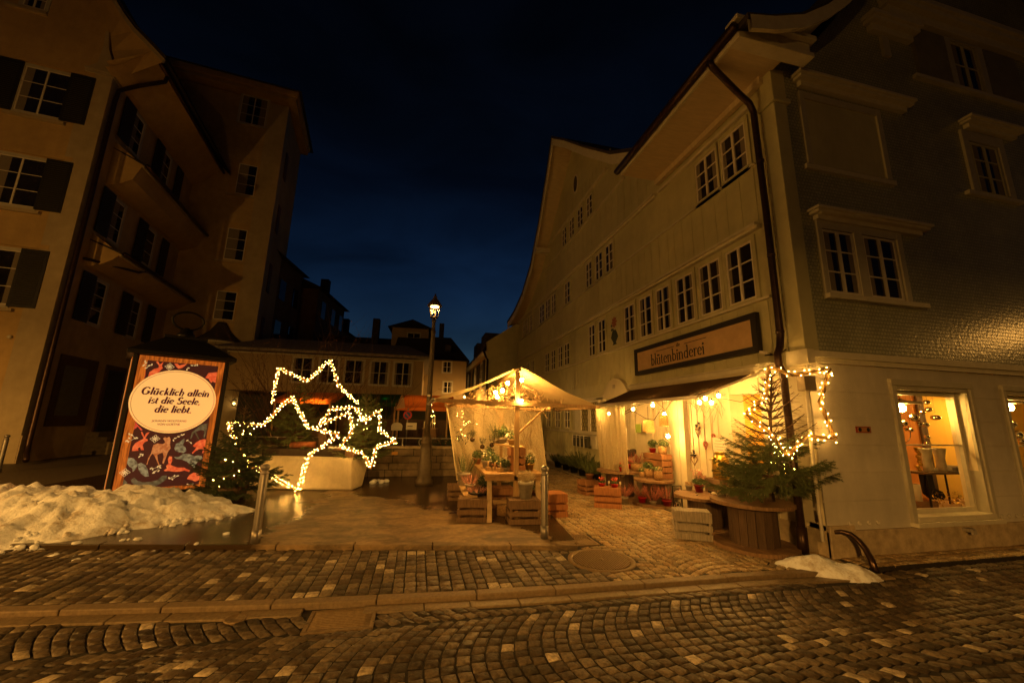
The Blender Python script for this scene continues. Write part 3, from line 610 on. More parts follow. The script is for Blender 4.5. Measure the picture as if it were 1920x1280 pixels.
# shop front under the awning
m = MB(LF); m.box(.02, .36, -.25, 0, .335, 2.50).box(.36, .42, -.25, .03, .1, 2.40).box(.06, .32, 0, .02, .40, 2.3); m.build('corner_pier', M_cream, H)
MB(LF).box(.02, .70, -.25, .02, -.1, .335).build('side_plinth', M_plinth, H)
m = MB(LF)
m.box(.70, .84, -.25, .0, .0, 2.40); m.box(.84, 1.45, -.25, -.02, 0, .95); m.box(1.45, 1.62, -.25, .03, 0, 2.40); m.box(1.62, 2.62, -.25, -.01, 0, 2.40)
m.box(.42, .70, -.25, -.02, 0, 2.4)
for u in (1.80, 1.98, 2.16, 2.34, 2.50): m.box(u, u+.02, -.01, .004, .1, 2.3)
m.box(2.62, 2.74, -.25, .09, 0, 2.40).box(2.78, 2.86, -.25, .05, 0, 2.40).box(2.90, 3.0, -.25, .03, 0, 2.4).box(2.74, 2.78, -.25, .02, 0, 2.4).box(2.86, 2.90, -.25, .01, 0, 2.4).box(3.0, 3.1, -.25, .0, 0, 2.4)
m.box(.84, 1.45, -.25, .01, 2.16, 2.40).box(.84, 1.45, -.02, .06, .90, .95)
m.box(3.1, 5.6, -.25, -.06, 0, 2.40)
for i in range(16): m.box(3.16+i*.15, 3.18+i*.15, -.06, -.045, .1, 2.35)
m.box(3.9, 4.02, -.06, .0, 0, 2.3).box(4.62, 4.74, -.06, .0, 0, 2.3).box(4.02, 4.62, -.06, -.01, 2.16, 2.3)
sf = m.build('shop_front', M_cream, H, bevel=.004)
MB(LF).quad((.84, -.04, .95), (1.45, -.04, .95), (1.45, -.04, 2.16), (.84, -.04, 2.16)).build('pane', M_glass, sf)
m = MB(LF); m.box(.70, 1.6, -.9, -.84, .3, 2.5).box(.70, .76, -.84, -.06, .3, 2.5).box(1.5, 1.56, -.84, -.06, .3, 2.5).box(.7, 1.56, -.84, -.06, .86, .92); m.build('display_box', M_room, sf)
m = MB(LF); m.box(4.05, 4.60, -.05, -.02, .05, 2.14); m.box(4.12, 4.53, -.02, -.01, .2, 1.0).box(4.12, 4.53, -.02, -.01, 1.12, 2.05); m.build('door', M_cream, H)
# --- the long gabled house next to it
G = thing('gabled_house', 'long boarded house with wide gable and many small paned windows along the lane', 'house')
gl = [(2.84, 7.0), (2.84, 7.7), (4.4, 8.75), (5.9, 10.05), (7.3, 11.35), (8.35, 12.2), (9.4, 11.35), (10.8, 10.0), (12.3, 8.62), (13.9, 7.7), (15.6, 7.22), (16.65, 7.08), (16.65, .3), (3.2, .3)]
m = MB(LF); m.prism([(2.84, 2.42)]+gl[1:11]+[(16.65, 7.08), (16.65, 2.42)], -.25, 0)
m.box(5.6, 16.65, -.25, 0, .42, 2.42)
battens(m, 2.9, 7.4, 4.95, 5.92); battens(m, 7.4, 16.6, 4.95, 5.92, .36); battens(m, 5.6, 16.6, 2.75, 3.58, .2); battens(m, 8.3, 16.6, .5, 1.3, .24); battens(m, 3.6, 15.2, 7.06, 8.35, .36, [(13.2, 16)]); battens(m, 5.4, 11.6, 9.4, 9.9, .3); battens(m, 2.9, 5.6, 2.62, 3.58)
m.build('boarded_wall', M_side, G)
m = MB(LF); m.box(5.6, 16.65, -.25, .03, -.1, .38).box(5.6, 16.65, -.25, .10, .38, .44); m.build('plinth', M_render, G)
m = MB(LF)
m.box(2.84, 7.4, 0, .06, 3.60, 3.64).box(7.4, 16.65, 0, .06, 3.58, 3.62).box(2.84, 16.65, 0, .16, 4.83, 4.87).box(2.84, 16.65, 0, .10, 4.79, 4.83).box(2.84, 16.65, 0, .05, 5.92, 5.955).box(3.2, 16.4, 0, .12, 7.0, 7.04).box(3.2, 16.4, 0, .07, 6.95, 7.0).box(4.6, 12.2, 0, .05, 8.36, 8.40).box(5.6, 11.2, 0, .1, 9.3, 9.34)
m.box(8.3, 16.6, 0, .05, 1.30, 1.36); m.build('ledge', M_trim, G)
for a, b in ((2.91, 3.44), (3.62, 4.16), (4.38, 4.92), (6.02, 6.50), (6.74, 7.2)): window(G, LF, a, b, 3.68, 4.68, cm=M_side)
for a, b in ((8.9, 9.4), (9.6, 10.1), (10.4, 10.95), (11.2, 11.75), (13.4, 13.9), (14.3, 14.8), (15.3, 15.9)): window(G, LF, a, b, 3.68, 4.5, cm=M_side)
for a, b in ((5.4, 5.9), (6.1, 6.6), (6.85, 7.35), (8.8, 9.35), (10.35, 10.9), (11.1, 11.7), (11.9, 12.6), (13.8, 14.3), (14.5, 15.0), (15.1, 15.6)): window(G, LF, a, b, 6.0, 6.86, cm=M_side)
for a, b in ((6.72, 7.2), (7.5, 8.0), (8.3, 8.8), (9.1, 9.6)): window(G, LF, a, b, 8.46, 9.22, cm=M_side)
for a, b in ((8.9, 9.4), (9.9, 10.4), (11.0, 11.5), (12.2, 12.7)): window(G, LF, a, b, 1.42, 2.28, cm=M_side)
m = MB(LF); m.prism([(8.13+.22*cos(2*pi*i/20), 10.4+.38*sin(2*pi*i/20)) for i in range(20)], 0, .03); ov = m.build('oval_window', M_white, G); MB(LF).prism([(8.13+.17*cos(2*pi*i/20), 10.4+.32*sin(2*pi*i/20)) for i in range(20)], .03, .034).build('pane', M_glassd, ov)
for k in (8.9, 11.5, 13.4): MB(LF).box(k, k+.35, .03, .04, .1, .32).build('cellar_window', M_glassd, G)
# gable roof: overhang deeper at the peak
out = [(3.2, 7.95, .5), (4.4, 8.72, .52), (5.9, 10.02, .6), (7.3, 11.32, .72), (8.35, 12.2, .85), (9.4, 11.32, .72), (10.8, 9.97, .6), (12.3, 8.6, .52), (13.9, 7.68, .5), (15.6, 7.2, .5), (17.2, 7.0, .5)]
m = MB(); n = len(out); vs = [(.0, a, b+.0) for a, b, c in out]+[(-c, a, b) for a, b, c in out]
m.add(vs, [(i, i+1, n+i+1, n+i) for i in range(n-1)]); gr = m.build('gable_soffit', M_soffit, G)
m = MB(); vs = [(-c-.03, a, b-.16) for a, b, c in out]+[(-c-.03, a, b+.14) for a, b, c in out]+[(-c+.03, a, b-.16) for a, b, c in out]+[(-c+.03, a, b+.14) for a, b, c in out]
fs = []
for i in range(n-1): fs += [(i, i+1, n+i+1, n+i), (2*n+i, 3*n+i, 3*n+i+1, 2*n+i+1), (i, 2*n+i, 2*n+i+1, i+1), (n+i, n+i+1, 3*n+i+1, 3*n+i)]
m.add(vs, fs); m.build('verge_board', M_trim, G)
m = MB(); vs = [(-c-.06, a, b+.14) for a, b, c in out]+[(6.5, a, b+.14) for a, b, c in out]+[(-c-.06, a, b+.24) for a, b, c in out]+[(6.5, a, b+.24) for a, b, c in out]
fs = []
for i in range(n-1): fs += [(i, n+i, n+i+1, i+1), (2*n+i, 2*n+i+1, 3*n+i+1, 3*n+i), (i, i+1, 2*n+i+1, 2*n+i)]
m.add(vs, fs); rg = m.build('roof', M_roof, G)
m = MB(); m.box(-.62, .0, 11.2, 11.45, 8.95, 9.15).build('purlin_end', M_trim, G)
# lattice bay window with shutters and the carved door gable beside it
m = MB(LF); m.box(6.1, 8.25, 0, .10, .95, 2.35).box(6.05, 8.3, 0, .16, 1.28, 1.36).box(6.05, 8.3, 0, .14, 2.30, 2.38); bay = m.build('bay_window', M_trim, G, bevel=.006)
for a, b in ((6.40, 6.95), (7.10, 7.65)):
    m = MB(LF); m.box(a-.05, a, .10, .14, 1.38, 2.24).box(b, b+.05, .10, .14, 1.38, 2.24).box(a-.05, b+.05, .10, .14, 2.24, 2.29).build('window', M_white, G)
    MB(LF).box(a, b, .10, .105, 1.38, 2.24).build('pane', mat('lattice_glass_reflection', (.62, .54, .26), .3), bay)  # reflected light on the panes is put into their pale yellow colour
    m = MB(LF); n = 6
    for i in range(-n, n+1):
        for s_ in (1, -1):
            pts = []
            for k in range(40):
                z = 1.38+.86*k/39; u = (a+b)/2+i*.13+s_*(z-1.81)*.55
                if a <= u <= b: pts.append((u, z))
            if len(pts) > 2: m.bar((pts[0][0], .112, pts[0][1]), (pts[-1][0], .112, pts[-1][1]), .012, .008, (0, 1, 0))
    m.build('lattice', M_dark, bay)
m = MB(LF)
pts = [(6.4, 2.36), (6.1, 2.44), (5.95, 2.62), (5.72, 2.78), (5.42, 2.84), (5.12, 2.78), (4.9, 2.62), (4.75, 2.44), (4.5, 2.36)]
m.prism(pts, 0, .10); m.box(4.5, 6.5, 0, .14, 2.30, 2.36); eg = m.build('door_gable', M_cream, G, bevel=.008)
MB(LF).box(5.38, 5.52, .10, .108, 2.56, 2.66).build('house_number_plate', M_pgrey, eg)
# painted flower panel between the upper windows
t = tag(MB(LF).box(5.16, 5.80, .0, .012, 3.70, 4.66).build('painted_panel', M_side, None), 'painted wall panel with red flower in a dark vase between upper windows', 'wall painting')
m = MB(LF); m.prism([(5.36, 3.78), (5.62, 3.78), (5.56, 3.84), (5.70, 4.0), (5.62, 4.15), (5.56, 4.2), (5.42, 4.2), (5.34, 4.1), (5.28, 3.98), (5.42, 3.84)], .012, .014)
for i in range(9): u, z = 5.49+rnd(-.16, .16), 4.0+rnd(-.1, .3); m.prism([(u, z), (u+.05, z+.04), (u, z+.1), (u-.05, z+.05)], .0145, .016)
m.build('vase', mat('panel_dark_green', (.03, .045, .03), .6), t)
m = MB(LF)
for i in range(8): a = 2*pi*i/8; u, z = 5.48+.11*cos(a), 4.42+.12*sin(a); m.prism([(5.48, 4.42), (u+.04*sin(a), z-.04*cos(a)), (5.48+.17*cos(a), 4.42+.17*sin(a)), (u-.04*sin(a), z+.04*cos(a))], .0145, .0165)
m.build('flower', mat('panel_red', (.32, .09, .05), .6), t)
# shop sign
def wallM(B, u, d, z, s=1):     # matrix that lays (x, y) lettering on a wall plane, x running along the viewer's right
    o, U, Nn = B; X = U if (U.cross(V((0, 0, 1)))).dot(Nn) > 0 else -U
    p = o+U*u+Nn*d+V((0, 0, z))
    return Matrix(((X.x, 0, Nn.x, p.x), (X.y, 0, Nn.y, p.y), (X.z, 1, Nn.z, p.z), (0, 0, 0, 1)))
t = thing('shop_sign', 'long dark framed florist sign board above the awning', 'shop sign')
m = MB(LF); m.box(.67, 4.35, .02, .10, 2.79, 2.885).box(.67, 4.35, .02, .10, 3.335, 3.43).box(.67, .78, .02, .10, 2.885, 3.335).box(4.24, 4.35, .02, .10, 2.885, 3.335)
m.build('frame', mat('sign_frame', (.014, .011, .010), .45), t)
MB(LF).box(.78, 4.24, .02, .075, 2.885, 3.335).build('board', mat('sign_board', (.56, .38, .20), .6, .14, 4, .06), t)
M_let = mat('sign_lettering', (.012, .010, .009), .5)
# serif lettering of the sign, drawn as thick and thin strokes
def strokes(B, d, u, z, s, txt, ad, bold=1.0, slant=0.0):
    m = MB(B); x = 0
    def ln(x0, y0, x1, y1, w0, w1=None):
        w1 = (w1 or w0)*bold; w0 = w0*bold; x0 += slant*y0; x1 += slant*y1; dx, dy = x1-x0, y1-y0; l = sqrt(dx*dx+dy*dy) or 1; nx, ny = -dy/l, dx/l
        P = [(x0+nx*w0/2, y0+ny*w0/2), (x1+nx*w1/2, y1+ny*w1/2), (x1-nx*w1/2, y1-ny*w1/2), (x0-nx*w0/2, y0-ny*w0/2)]
        m.prism([(u-(x+px)*s, z+py*s) for px, py in P], d, d+.006+rnd(0, .0005))
    def arc(cx, cy, rx, ry, a0, a1, w=.10, n=8):
        for i in range(n):
            t0, t1 = radians(a0+(a1-a0)*i/n), radians(a0+(a1-a0)*(i+1)/n); k = abs(cos((t0+t1)/2)); ln(cx+rx*cos(t0), cy+ry*sin(t0), cx+rx*cos(t1), cy+ry*sin(t1), .045+(w-.045)*k)
    def stem(px, y0, y1, w=.10, foot=True, head=True):
        ln(px, y0, px, y1, w)
        if foot: ln(px-.10, y0+.015, px+.10, y0+.015, .035)
        if head: ln(px-.11, y1-.05, px, y1, .05, .07)
    for ch in txt:
        if ch == 'b': stem(.1, 0, 1, foot=False); arc(.26, .3, .2, .28, -180, 140); w = .56
        elif ch == 'l': stem(.1, 0, 1); w = .26
        elif ch == 'ü': stem(.1, .05, .58, foot=False); stem(.44, 0, .58); arc(.27, .14, .17, .13, 180, 330, .08); arc(.18, .78, .05, .05, 0, 360, .09); arc(.36, .78, .05, .05, 0, 360, .09); w = .62
        elif ch == 't': stem(.1, .06, .78, head=False, foot=False); ln(0, .56, .26, .56, .04); arc(.2, .1, .1, .09, 180, 330, .06); w = .34
        elif ch == 'e': arc(.25, .3, .2, .28, 10, 320); ln(.07, .33, .44, .33, .04); w = .52
        elif ch == 'n': stem(.1, 0, .58); arc(.27, .40, .17, .17, 0, 150, .09); stem(.44, 0, .42, head=False); w = .62
        elif ch == 'i': stem(.1, 0, .58); arc(.1, .78, .055, .055, 0, 360, .09); w = .26
        elif ch == 'd': stem(.42, 0, 1); arc(.24, .3, .2, .28, 40, 330); w = .58
        elif ch == 'G': arc(.42, .5, .36, .5, 40, 350, .12, 14); stem(.70, .1, .46, head=False, foot=False); ln(.50, .46, .78, .46, .05); w = .90
        elif ch == 'c': arc(.25, .3, .2, .28, 45, 315); w = .50
        elif ch == 'k': stem(.1, 0, 1); ln(.16, .28, .42, .56, .05); ln(.22, .34, .46, .02, .10); w = .54
        elif ch == 'h': stem(.1, 0, 1, head=True); arc(.27, .40, .17, .17, 0, 150, .09); ln(.44, .42, .40, -.12, .10, .05); w = .60
        elif ch == 'a': arc(.24, .28, .19, .27, 0, 360); stem(.44, 0, .56, head=False); w = .58
        elif ch == 's': arc(.2, .43, .14, .14, 30, 250, .08); arc(.2, .15, .15, .15, -150, 80, .08); w = .42
        elif ch == 'S': arc(.3, .74, .22, .24, 20, 260, .12); arc(.3, .26, .24, .26, -160, 85, .12); w = .62
        elif ch in ',.': arc(.1, .04, .04, .04, 0, 360, .08); w = .26; (ln(.11, .03, .04, -.14, .06, .03) if ch == ',' else None)
        elif ch == 'r': stem(.1, 0, .58); arc(.26, .42, .14, .15, 40, 160, .08); w = .40
        else: w = .3
        x += w*ad
    return m, x*s
m, wdt = strokes(LF, .0755, 3.66, 2.945, .262, 'blütenbinderei', 1.02); m.build('lettering', M_let, t)
m, _ = strokes(LF, .0755, 2.72, 3.225, .085, 'die', 1.1); m.build('lettering', M_let, t)
m = MB(LF); m.box(2.80, 3.45, .0755, .080, 3.24, 3.252).box(1.83, 2.47, .0755, .080, 3.24, 3.252); m.build('rule', M_let, t)
# spotlight, junction box, danger plate
t = thing('spotlight', 'small white spotlight on a bracket at the lower corner of the shop sign', 'spotlight', (-.12, .57, 2.74))
MB().bar((0, -.05, .0), (0, .05, .03), .045, .04).build('housing', M_white, t); m = MB(); m.bar((.02, 0, -.03), (.12, -.05, -.02), .02); m.build('bracket', M_iron, t); MB().tube([(.06, -.05, 0), (.09, -.12, -.05), (.10, -.22, -.02), (.10, -.30, .02)], .008, 5).build('cable', M_cable, t)
t = thing('junction_box', 'grey junction box with white conduit behind the lit corner star', 'junction box', (-.16, -.10, 2.12))
MB().box(-.09, .10, -.05, .07, 0, .20).build('box', mat('box_grey', (.30, .24, .16), .5), t, bevel=.008); MB().tube([(.02, .03, 0), (.03, .05, -.3), (.05, .09, -.7), (.05, .09, -1.9)], .022, 8).build('conduit', M_white, t)
t = thing('wall_plate', 'small red plate with black discs on the white wall by the tree', 'plate', (.83, -.004, 1.625))
MB().box(-.13, .13, -.012, 0, -.043, .043).build('plate', mat('plate_red', (.30, .035, .02), .5), t); MB().box(-.115, .115, -.015, -.012, -.032, .032).build('panel', mat('plate_orange', (.42, .20, .07), .5), t)
for x in (-.075, .075):
    o = MB().lathe([(.028, 0), (.028, .004), (.0, .004)], 16).build('disc', M_dark, t); o.rotation_euler = (radians(90), 0, 0); o.location = (x, -.0155, 0)
# ------------------------------------------------------------ left: town house, tower house, kiosk, snow
LR = radians(6.87); LO = (-17.0, 11.19, 0)
FC = basis((0, 0, 0), (1, 0, 0), (0, -1, 0)); FD = basis((0, 0, 0), (0, 1, 0), (1, 0, 0))
T = thing('town_house', 'tall ochre town house with dark shutters and coved eaves between its storeys', 'house', LO, LR)
MB().box(-12, -.72, 0, .4, 0, 14.0).build('front_wall', M_ochre, T)
m = MB(); m.prism([(-12, 14.0), (-.3, 14.0), (-.30, 14.9), (-.42, 15.6), (-1.05, 16.9), (-2.4, 19.2), (-6, 24), (-12, 24)], 0, .4); m.build('gable_wall', M_ochre, T)
m = MB(); m.box(-.72, 0, -.05, .4, 0, 13.75).box(-.78, .05, -.11, .4, 13.75, 13.86).box(-.80, .07, -.13, .4, 13.86, 13.94)
for i in range(16):
    z = .6+i*.83
m.build('corner_pilaster', M_pil, T)
m = MB(); m.prism([(-.75, 13.94), (-.02, 13.94), (.0, 14.1), (-.30, 14.9), (-.42, 15.6), (-.50, 15.6), (-.46, 14.9), (-.5, 14.2)], -.10, 0); m.build('scroll_moulding', M_pil, T)
MB().box(-12, .03, -.04, .4, -.1, .9).build('plinth', M_plinth, T)
def lwin(par, B, u0, u1, z0, z1, sh=None, sash=2, **k):
    fr = window(par, B, u0, u1, z0, z1, sash=sash, casing=.10, d=.0, **k)
    if sh:
        for a, b in sh:
            m = MB(B); m.box(a, b, .04, .085, z0-.06, z1+.10); s = m.build('shutter', M_shut, par)
            m = MB(B)
            for i in range(int((z1-z0)/.075)): zz = z0+.05+i*.075; m.bar((a+.08, .088, zz), (b-.08, .088, zz), .05, .008, (0, 1, 1))
            m.build('louvre', mat('shutter_louvre', (.05, .045, .032), .5, .3, 20), s)
    return fr
for z0, z1 in ((11.68, 13.45), (8.27, 10.0), (4.92, 6.72)):
    lwin(T, FC, -2.33, -1.12, z0, z1, [(-1.12, -.44), (-3.05, -2.36)])
    lwin(T, FC, -5.6, -4.4, z0, z1, [(-4.38, -3.7)])
    MB(FC).box(-2.5, -.95, 0, .12, z0-.22, z0-.12).build('sill', M_pil, T); MB(FC).box(-2.6, -.5, 0, .06, z1+.16, z1+.30).build('lintel', M_ochre, T)
lwin(T, FC, -2.9, -2.3, 15.8, 17.0); MB(FC).box(-3.3, -2.2, 0, .1, 15.6, 15.72).build('sill', M_pil, T)
# side wall with three coved eaves
MB().box(-.4, -.0, .4, 7.2, 0, 15).build('side_wall', M_tower, T)
def skirt(y0, y1, zb, ze, zt, ov, hip=True):
    prof = [(0, zb), (.18, zb+.02), (.45, zb+.14), (.75, zb+.36), (ov-.05, ze-.08), (ov, ze-.06)]
    vs = []; n = len(prof)
    ys = [(y0, 1), (y1, 1)]
    for y, _ in ys: vs += [(a, y, b) for a, b in prof]
    m = MB(); m.add(vs, [(i, i+1, n+i+1, n+i) for i in range(n-1)])
    m.add([(0, y0, zt)]+[(a, y0, b) for a, b in prof], [tuple(range(n+1))])
    m.build('cove', M_ochre, T)
    m = MB(); m.add([(ov+.04, y0-.04, ze), (ov+.04, y1, ze), (0, y1, zt), (0, y0+.25, zt), (ov+.04, y0-.04, ze-.07), (ov+.04, y1, ze-.07), (0, y1, zt-.07), (0, y0-.04, zt-.3)], [(0, 1, 2, 3), (0, 4, 5, 1), (0, 3, 7, 4)])
    r = m.build('eaves_roof', M_roof, T)
    MB().tube([(ov+.09, y, ze-.02) for y in (y0+.0, (y0+y1)/2, y1+.02)], .07, 8).build('gutter', M_pipe, r)
    MB().box(ov-.04, ov+.03, y0-.03, y1, ze-.14, ze-.07).build('fascia', M_pil, r)
skirt(.85, 7.2, 9.98, 11.02, 11.75, 1.0); skirt(.8, 7.2, 6.72, 7.36, 8.0, .95)
# top eaves
m = MB(); prof = [(0, 13.78), (.2, 13.85), (.5, 14.1), (.85, 14.55), (1.12, 14.85), (1.2, 14.86)]
vs = []; n = len(prof)
for y in (-.55, 7.2): vs += [(a, y, b) for a, b in prof]
m.add(vs, [(i, i+1, n+i+1, n+i) for i in range(n-1)]); m.add([(0, -.55, 14.0), (.0, -.1, 13.94), (.5, -.1, 14.12), (1.15, -.55, 14.85)], [(0, 1, 2, 3)])
vo = [(1.55, 14.55), (1.1, 14.98), (.5, 15.52), (.1, 16.0), (-.32, 16.63), (-1.4, 18.5), (-6, 24.6)]
wi = [(.3, 14.0), (.0, 14.2), (-.25, 14.9), (-.40, 15.5), (-.75, 16.3), (-1.8, 18.2), (-6.2, 24)]
vs = [(a, -.55, b) for a, b in vo]+[(a, -.0, b) for a, b in wi]; n = len(vo); m.add(vs, [(i, i+1, n+i+1, n+i) for i in range(n-1)]); m.build('cove', M_ochre, T)
m = MB(); vs = [(a, -.58, b-.02) for a, b in vo]+[(a+.06, -.58, b+.13) for a, b in vo]+[(a, -.50, b-.02) for a, b in vo]+[(a+.06, -.50, b+.13) for a, b in vo]
fs = []
for i in range(n-1): fs += [(i, i+1, n+i+1, n+i), (n+i, n+i+1, 3*n+i+1, 3*n+i), (i, 2*n+i, 2*n+i+1, i+1)]
fs.append((0, n, 3*n, 2*n)); m.add(vs, fs); m.build('verge_board', M_pil, T)
m = MB(); vr = [(a+.10, b+.14) for a, b in vo]; vs = [(a, -.62, b) for a, b in vr]+[(a, 7.2, b) for a, b in vr]+[(a, -.62, b+.1) for a, b in vr]+[(a, 7.2, b+.1) for a, b in vr]
fs = []
for i in range(n-1): fs += [(i, n+i, n+i+1, i+1), (2*n+i, 2*n+i+1, 3*n+i+1, 3*n+i), (i, i+1, 2*n+i+1, 2*n+i)]
m.add(vs, fs); r = m.build('roof', M_roof, T)
MB().tube([(1.30, y, 14.80) for y in (-.3, 3, 7.2)], .08, 8).build('gutter', M_pipe, r)
m = MB(); m.tube([(1.3, .45, 14.74), (1.25, .45, 14.5), (.6, .25, 13.9), (.16, .10, 13.4), (.14, .08, 12.9), (.14, .08, 6), (.14, .08, .7), (.2, .0, .35), (.45, -.4, .2)], .075, 8)
m.build('downpipe', M_pipe, T); m = MB(); m.tube([(.95, 2.5, 7.26), (.9, 2.2, 7.1), (.3, .6, 6.9), (.2, .35, 6.85)], .05, 8).build('branch_pipe', M_pipe, T)
for z0, z1 in ((12.05, 13.6), (8.15, 9.75), (4.85, 6.45)):
    for y0 in (1.5, 4.0): lwin(T, FD, y0, y0+.75, z0, z1, [(y0-.72, y0-.02)], sash=1)
    MB(FD).box(5.35, 6.0, .04, .085, z0-.05, z1+.1).build('shutter', M_shut, T)
m = MB(FD); m.box(.75, 2.75, 0, .05, 1.15, 3.55); m.build('window_surround', mat('brown_surround', (.10, .055, .03), .8), T); MB(FD).box(1.0, 2.15, .05, .07, 1.5, 3.2).build('shutter', mat('grey_green_shutter', (.13, .12, .075), .6), T)
m = MB(FD); m.box(3.3, 4.7, 0, .05, .9, 3.5).build('door_surround', mat('brown_surround', (.1, .055, .03)), T); MB(FD).box(3.5, 4.5, .05, .07, .9, 3.3).build('door', M_dark, T)
m = MB()
for i in range(5): m.box(0, 1.5-.28*i, 3.0+.0*i, 5.0, .0+.18*i, .18+.18*i-.003)
m.build('steps', mat('step_stone', (.20, .16, .10), .8, .3, 8, .3), T)
MB().ball((-.85, -.06, 3.9), .06).build('wall_lamp', M_trim, T)
# tower house
X = thing('tower_house', 'very tall plain ochre house with single windows and a bell shaped door canopy', 'house', LO, LR)
MB().box(-4, 3.9, 7.2, 12, -.1, 19.9).build('wall', M_tower, X)
m = MB(); m.box(2.95, 3.93, 7.16, 7.2, 0, 19.8).box(3.9, 3.94, 7.17, 7.9, 0, 19.8); m.build('corner_pilaster', M_pil, X)
TB = basis((0, 7.2, 0), (1, 0, 0), (0, -1, 0)); TS = basis((3.9, 0, 0), (0, 1, 0), (1, 0, 0))
for a, b, z0, z1 in ((1.97, 2.87, 6.5, 8.05), (1.97, 2.87, 9.82, 11.63), (1.97, 2.87, 13.7, 15.55)):
    MB(TB).box(a-.32, b+.12, 0, .03, z0-.2, z1+.35).build('window_surround', M_ochre, X)
    window(X, TB, a, b, z0, z1, sash=1, casing=0, d=.03); MB(TB).box(a-.4, b+.3, 0, .08, z0-.16, z0-.06).build('sill', M_pil, X)
window(X, TB, 1.55, 2.85, 18.15, 20.0 - .05, sash=2, casing=.1)
for z in (5.4, 8.6, 12.3, 15.8): MB(TS).box(8.2, 8.75, 0, .05, z, z+1.7).build('shutter', mat('rust_shutter', (.16, .07, .035), .7), X)
m = MB(); m.box(-4.4, 4.36, 6.72, 12, 20.0, 20.25).box(-4.5, 4.46, 6.62, 12, 20.25, 20.6); m.build('eaves_cornice', M_ochre, X, bevel=.03)
m = MB(); m.add([(-4.6, 6.5, 20.6), (4.6, 6.5, 20.6), (4.6, 12.5, 20.6), (-4.6, 12.5, 20.6), (0, 9.5, 22.5)], [(0, 1, 4), (1, 2, 4), (2, 3, 4), (3, 0, 4), (0, 3, 2, 1)]); m.build('roof', M_roof, X)
prof = [(1.05, 0), (1.0, .08), (.74, .28), (.48, .55), (.30, .85), (.20, 1.05), (.0, 1.06)]
m = MB(); m.lathe([(r, z) for r, z in prof], 20, (2.42, 7.15, 5.3), 1, .9); cp = m.build('door_canopy', M_roof, X); MB().lathe([(1.0, 0), (1.05, .1)], 20, (2.42, 7.15, 5.17), 1, .9).build('canopy_rim', M_trim, cp)
m = MB(TB); m.prism([(1.75, 0), (1.75, 3.6)]+[(2.4+.65*cos(pi-pi*i/10), 3.6+.65*sin(pi-pi*i/10)) for i in range(11)]+[(3.05, 0)], 0, .03); m.build('door_niche', mat('niche', (.22, .15, .08), .8), X)
MB(TB).box(1.9, 2.9, .03, .05, 0, 2.5).build('door', M_dark, X)
t = thing('wall_lantern', 'small glowing wall lantern beside the tower house door', 'lantern', (*[(Matrix.Rotation(LR, 3, 'Z') @ V((3.55, 6.95, 0)))[i]+LO[i] for i in (0, 1)], 2.2), LR)
m = MB(); m.box(-.02, .02, 0, .26, .28, .32); m.lathe([(.02, .26), (.12, .18), (.12, .16)], 6); m.lathe([(.09, -.14), (.09, -.12)], 6)
for k in range(6): a = k*pi/3; m.bar((.075*cos(a), .075*sin(a), -.12), (.11*cos(a), .11*sin(a), .16), .012)
m.build('cage', M_iron, t); MB().ball((0, 0, 0), .05).build('bulb', E_candle, t)
for i, (yy, hh, xx) in enumerate(((24, 12.4, -17.2), (31, 11.8, -17.0), (38, 10.2, -18))):
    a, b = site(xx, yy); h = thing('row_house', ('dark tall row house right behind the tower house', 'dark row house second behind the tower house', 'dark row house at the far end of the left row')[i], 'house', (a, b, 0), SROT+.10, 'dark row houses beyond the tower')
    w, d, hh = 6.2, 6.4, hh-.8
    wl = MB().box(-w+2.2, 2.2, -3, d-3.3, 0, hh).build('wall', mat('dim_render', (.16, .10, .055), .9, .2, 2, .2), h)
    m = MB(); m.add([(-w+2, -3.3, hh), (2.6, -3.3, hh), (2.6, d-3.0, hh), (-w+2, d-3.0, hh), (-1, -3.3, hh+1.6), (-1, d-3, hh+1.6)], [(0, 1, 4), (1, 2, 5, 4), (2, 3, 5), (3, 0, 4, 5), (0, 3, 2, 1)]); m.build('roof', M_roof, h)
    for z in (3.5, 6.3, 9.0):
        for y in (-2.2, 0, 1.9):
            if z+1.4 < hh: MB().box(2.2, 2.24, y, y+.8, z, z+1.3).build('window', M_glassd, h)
    MB().box(1.0, 1.6, .2, .8, hh, hh+1.9).build('chimney', M_roof, h)
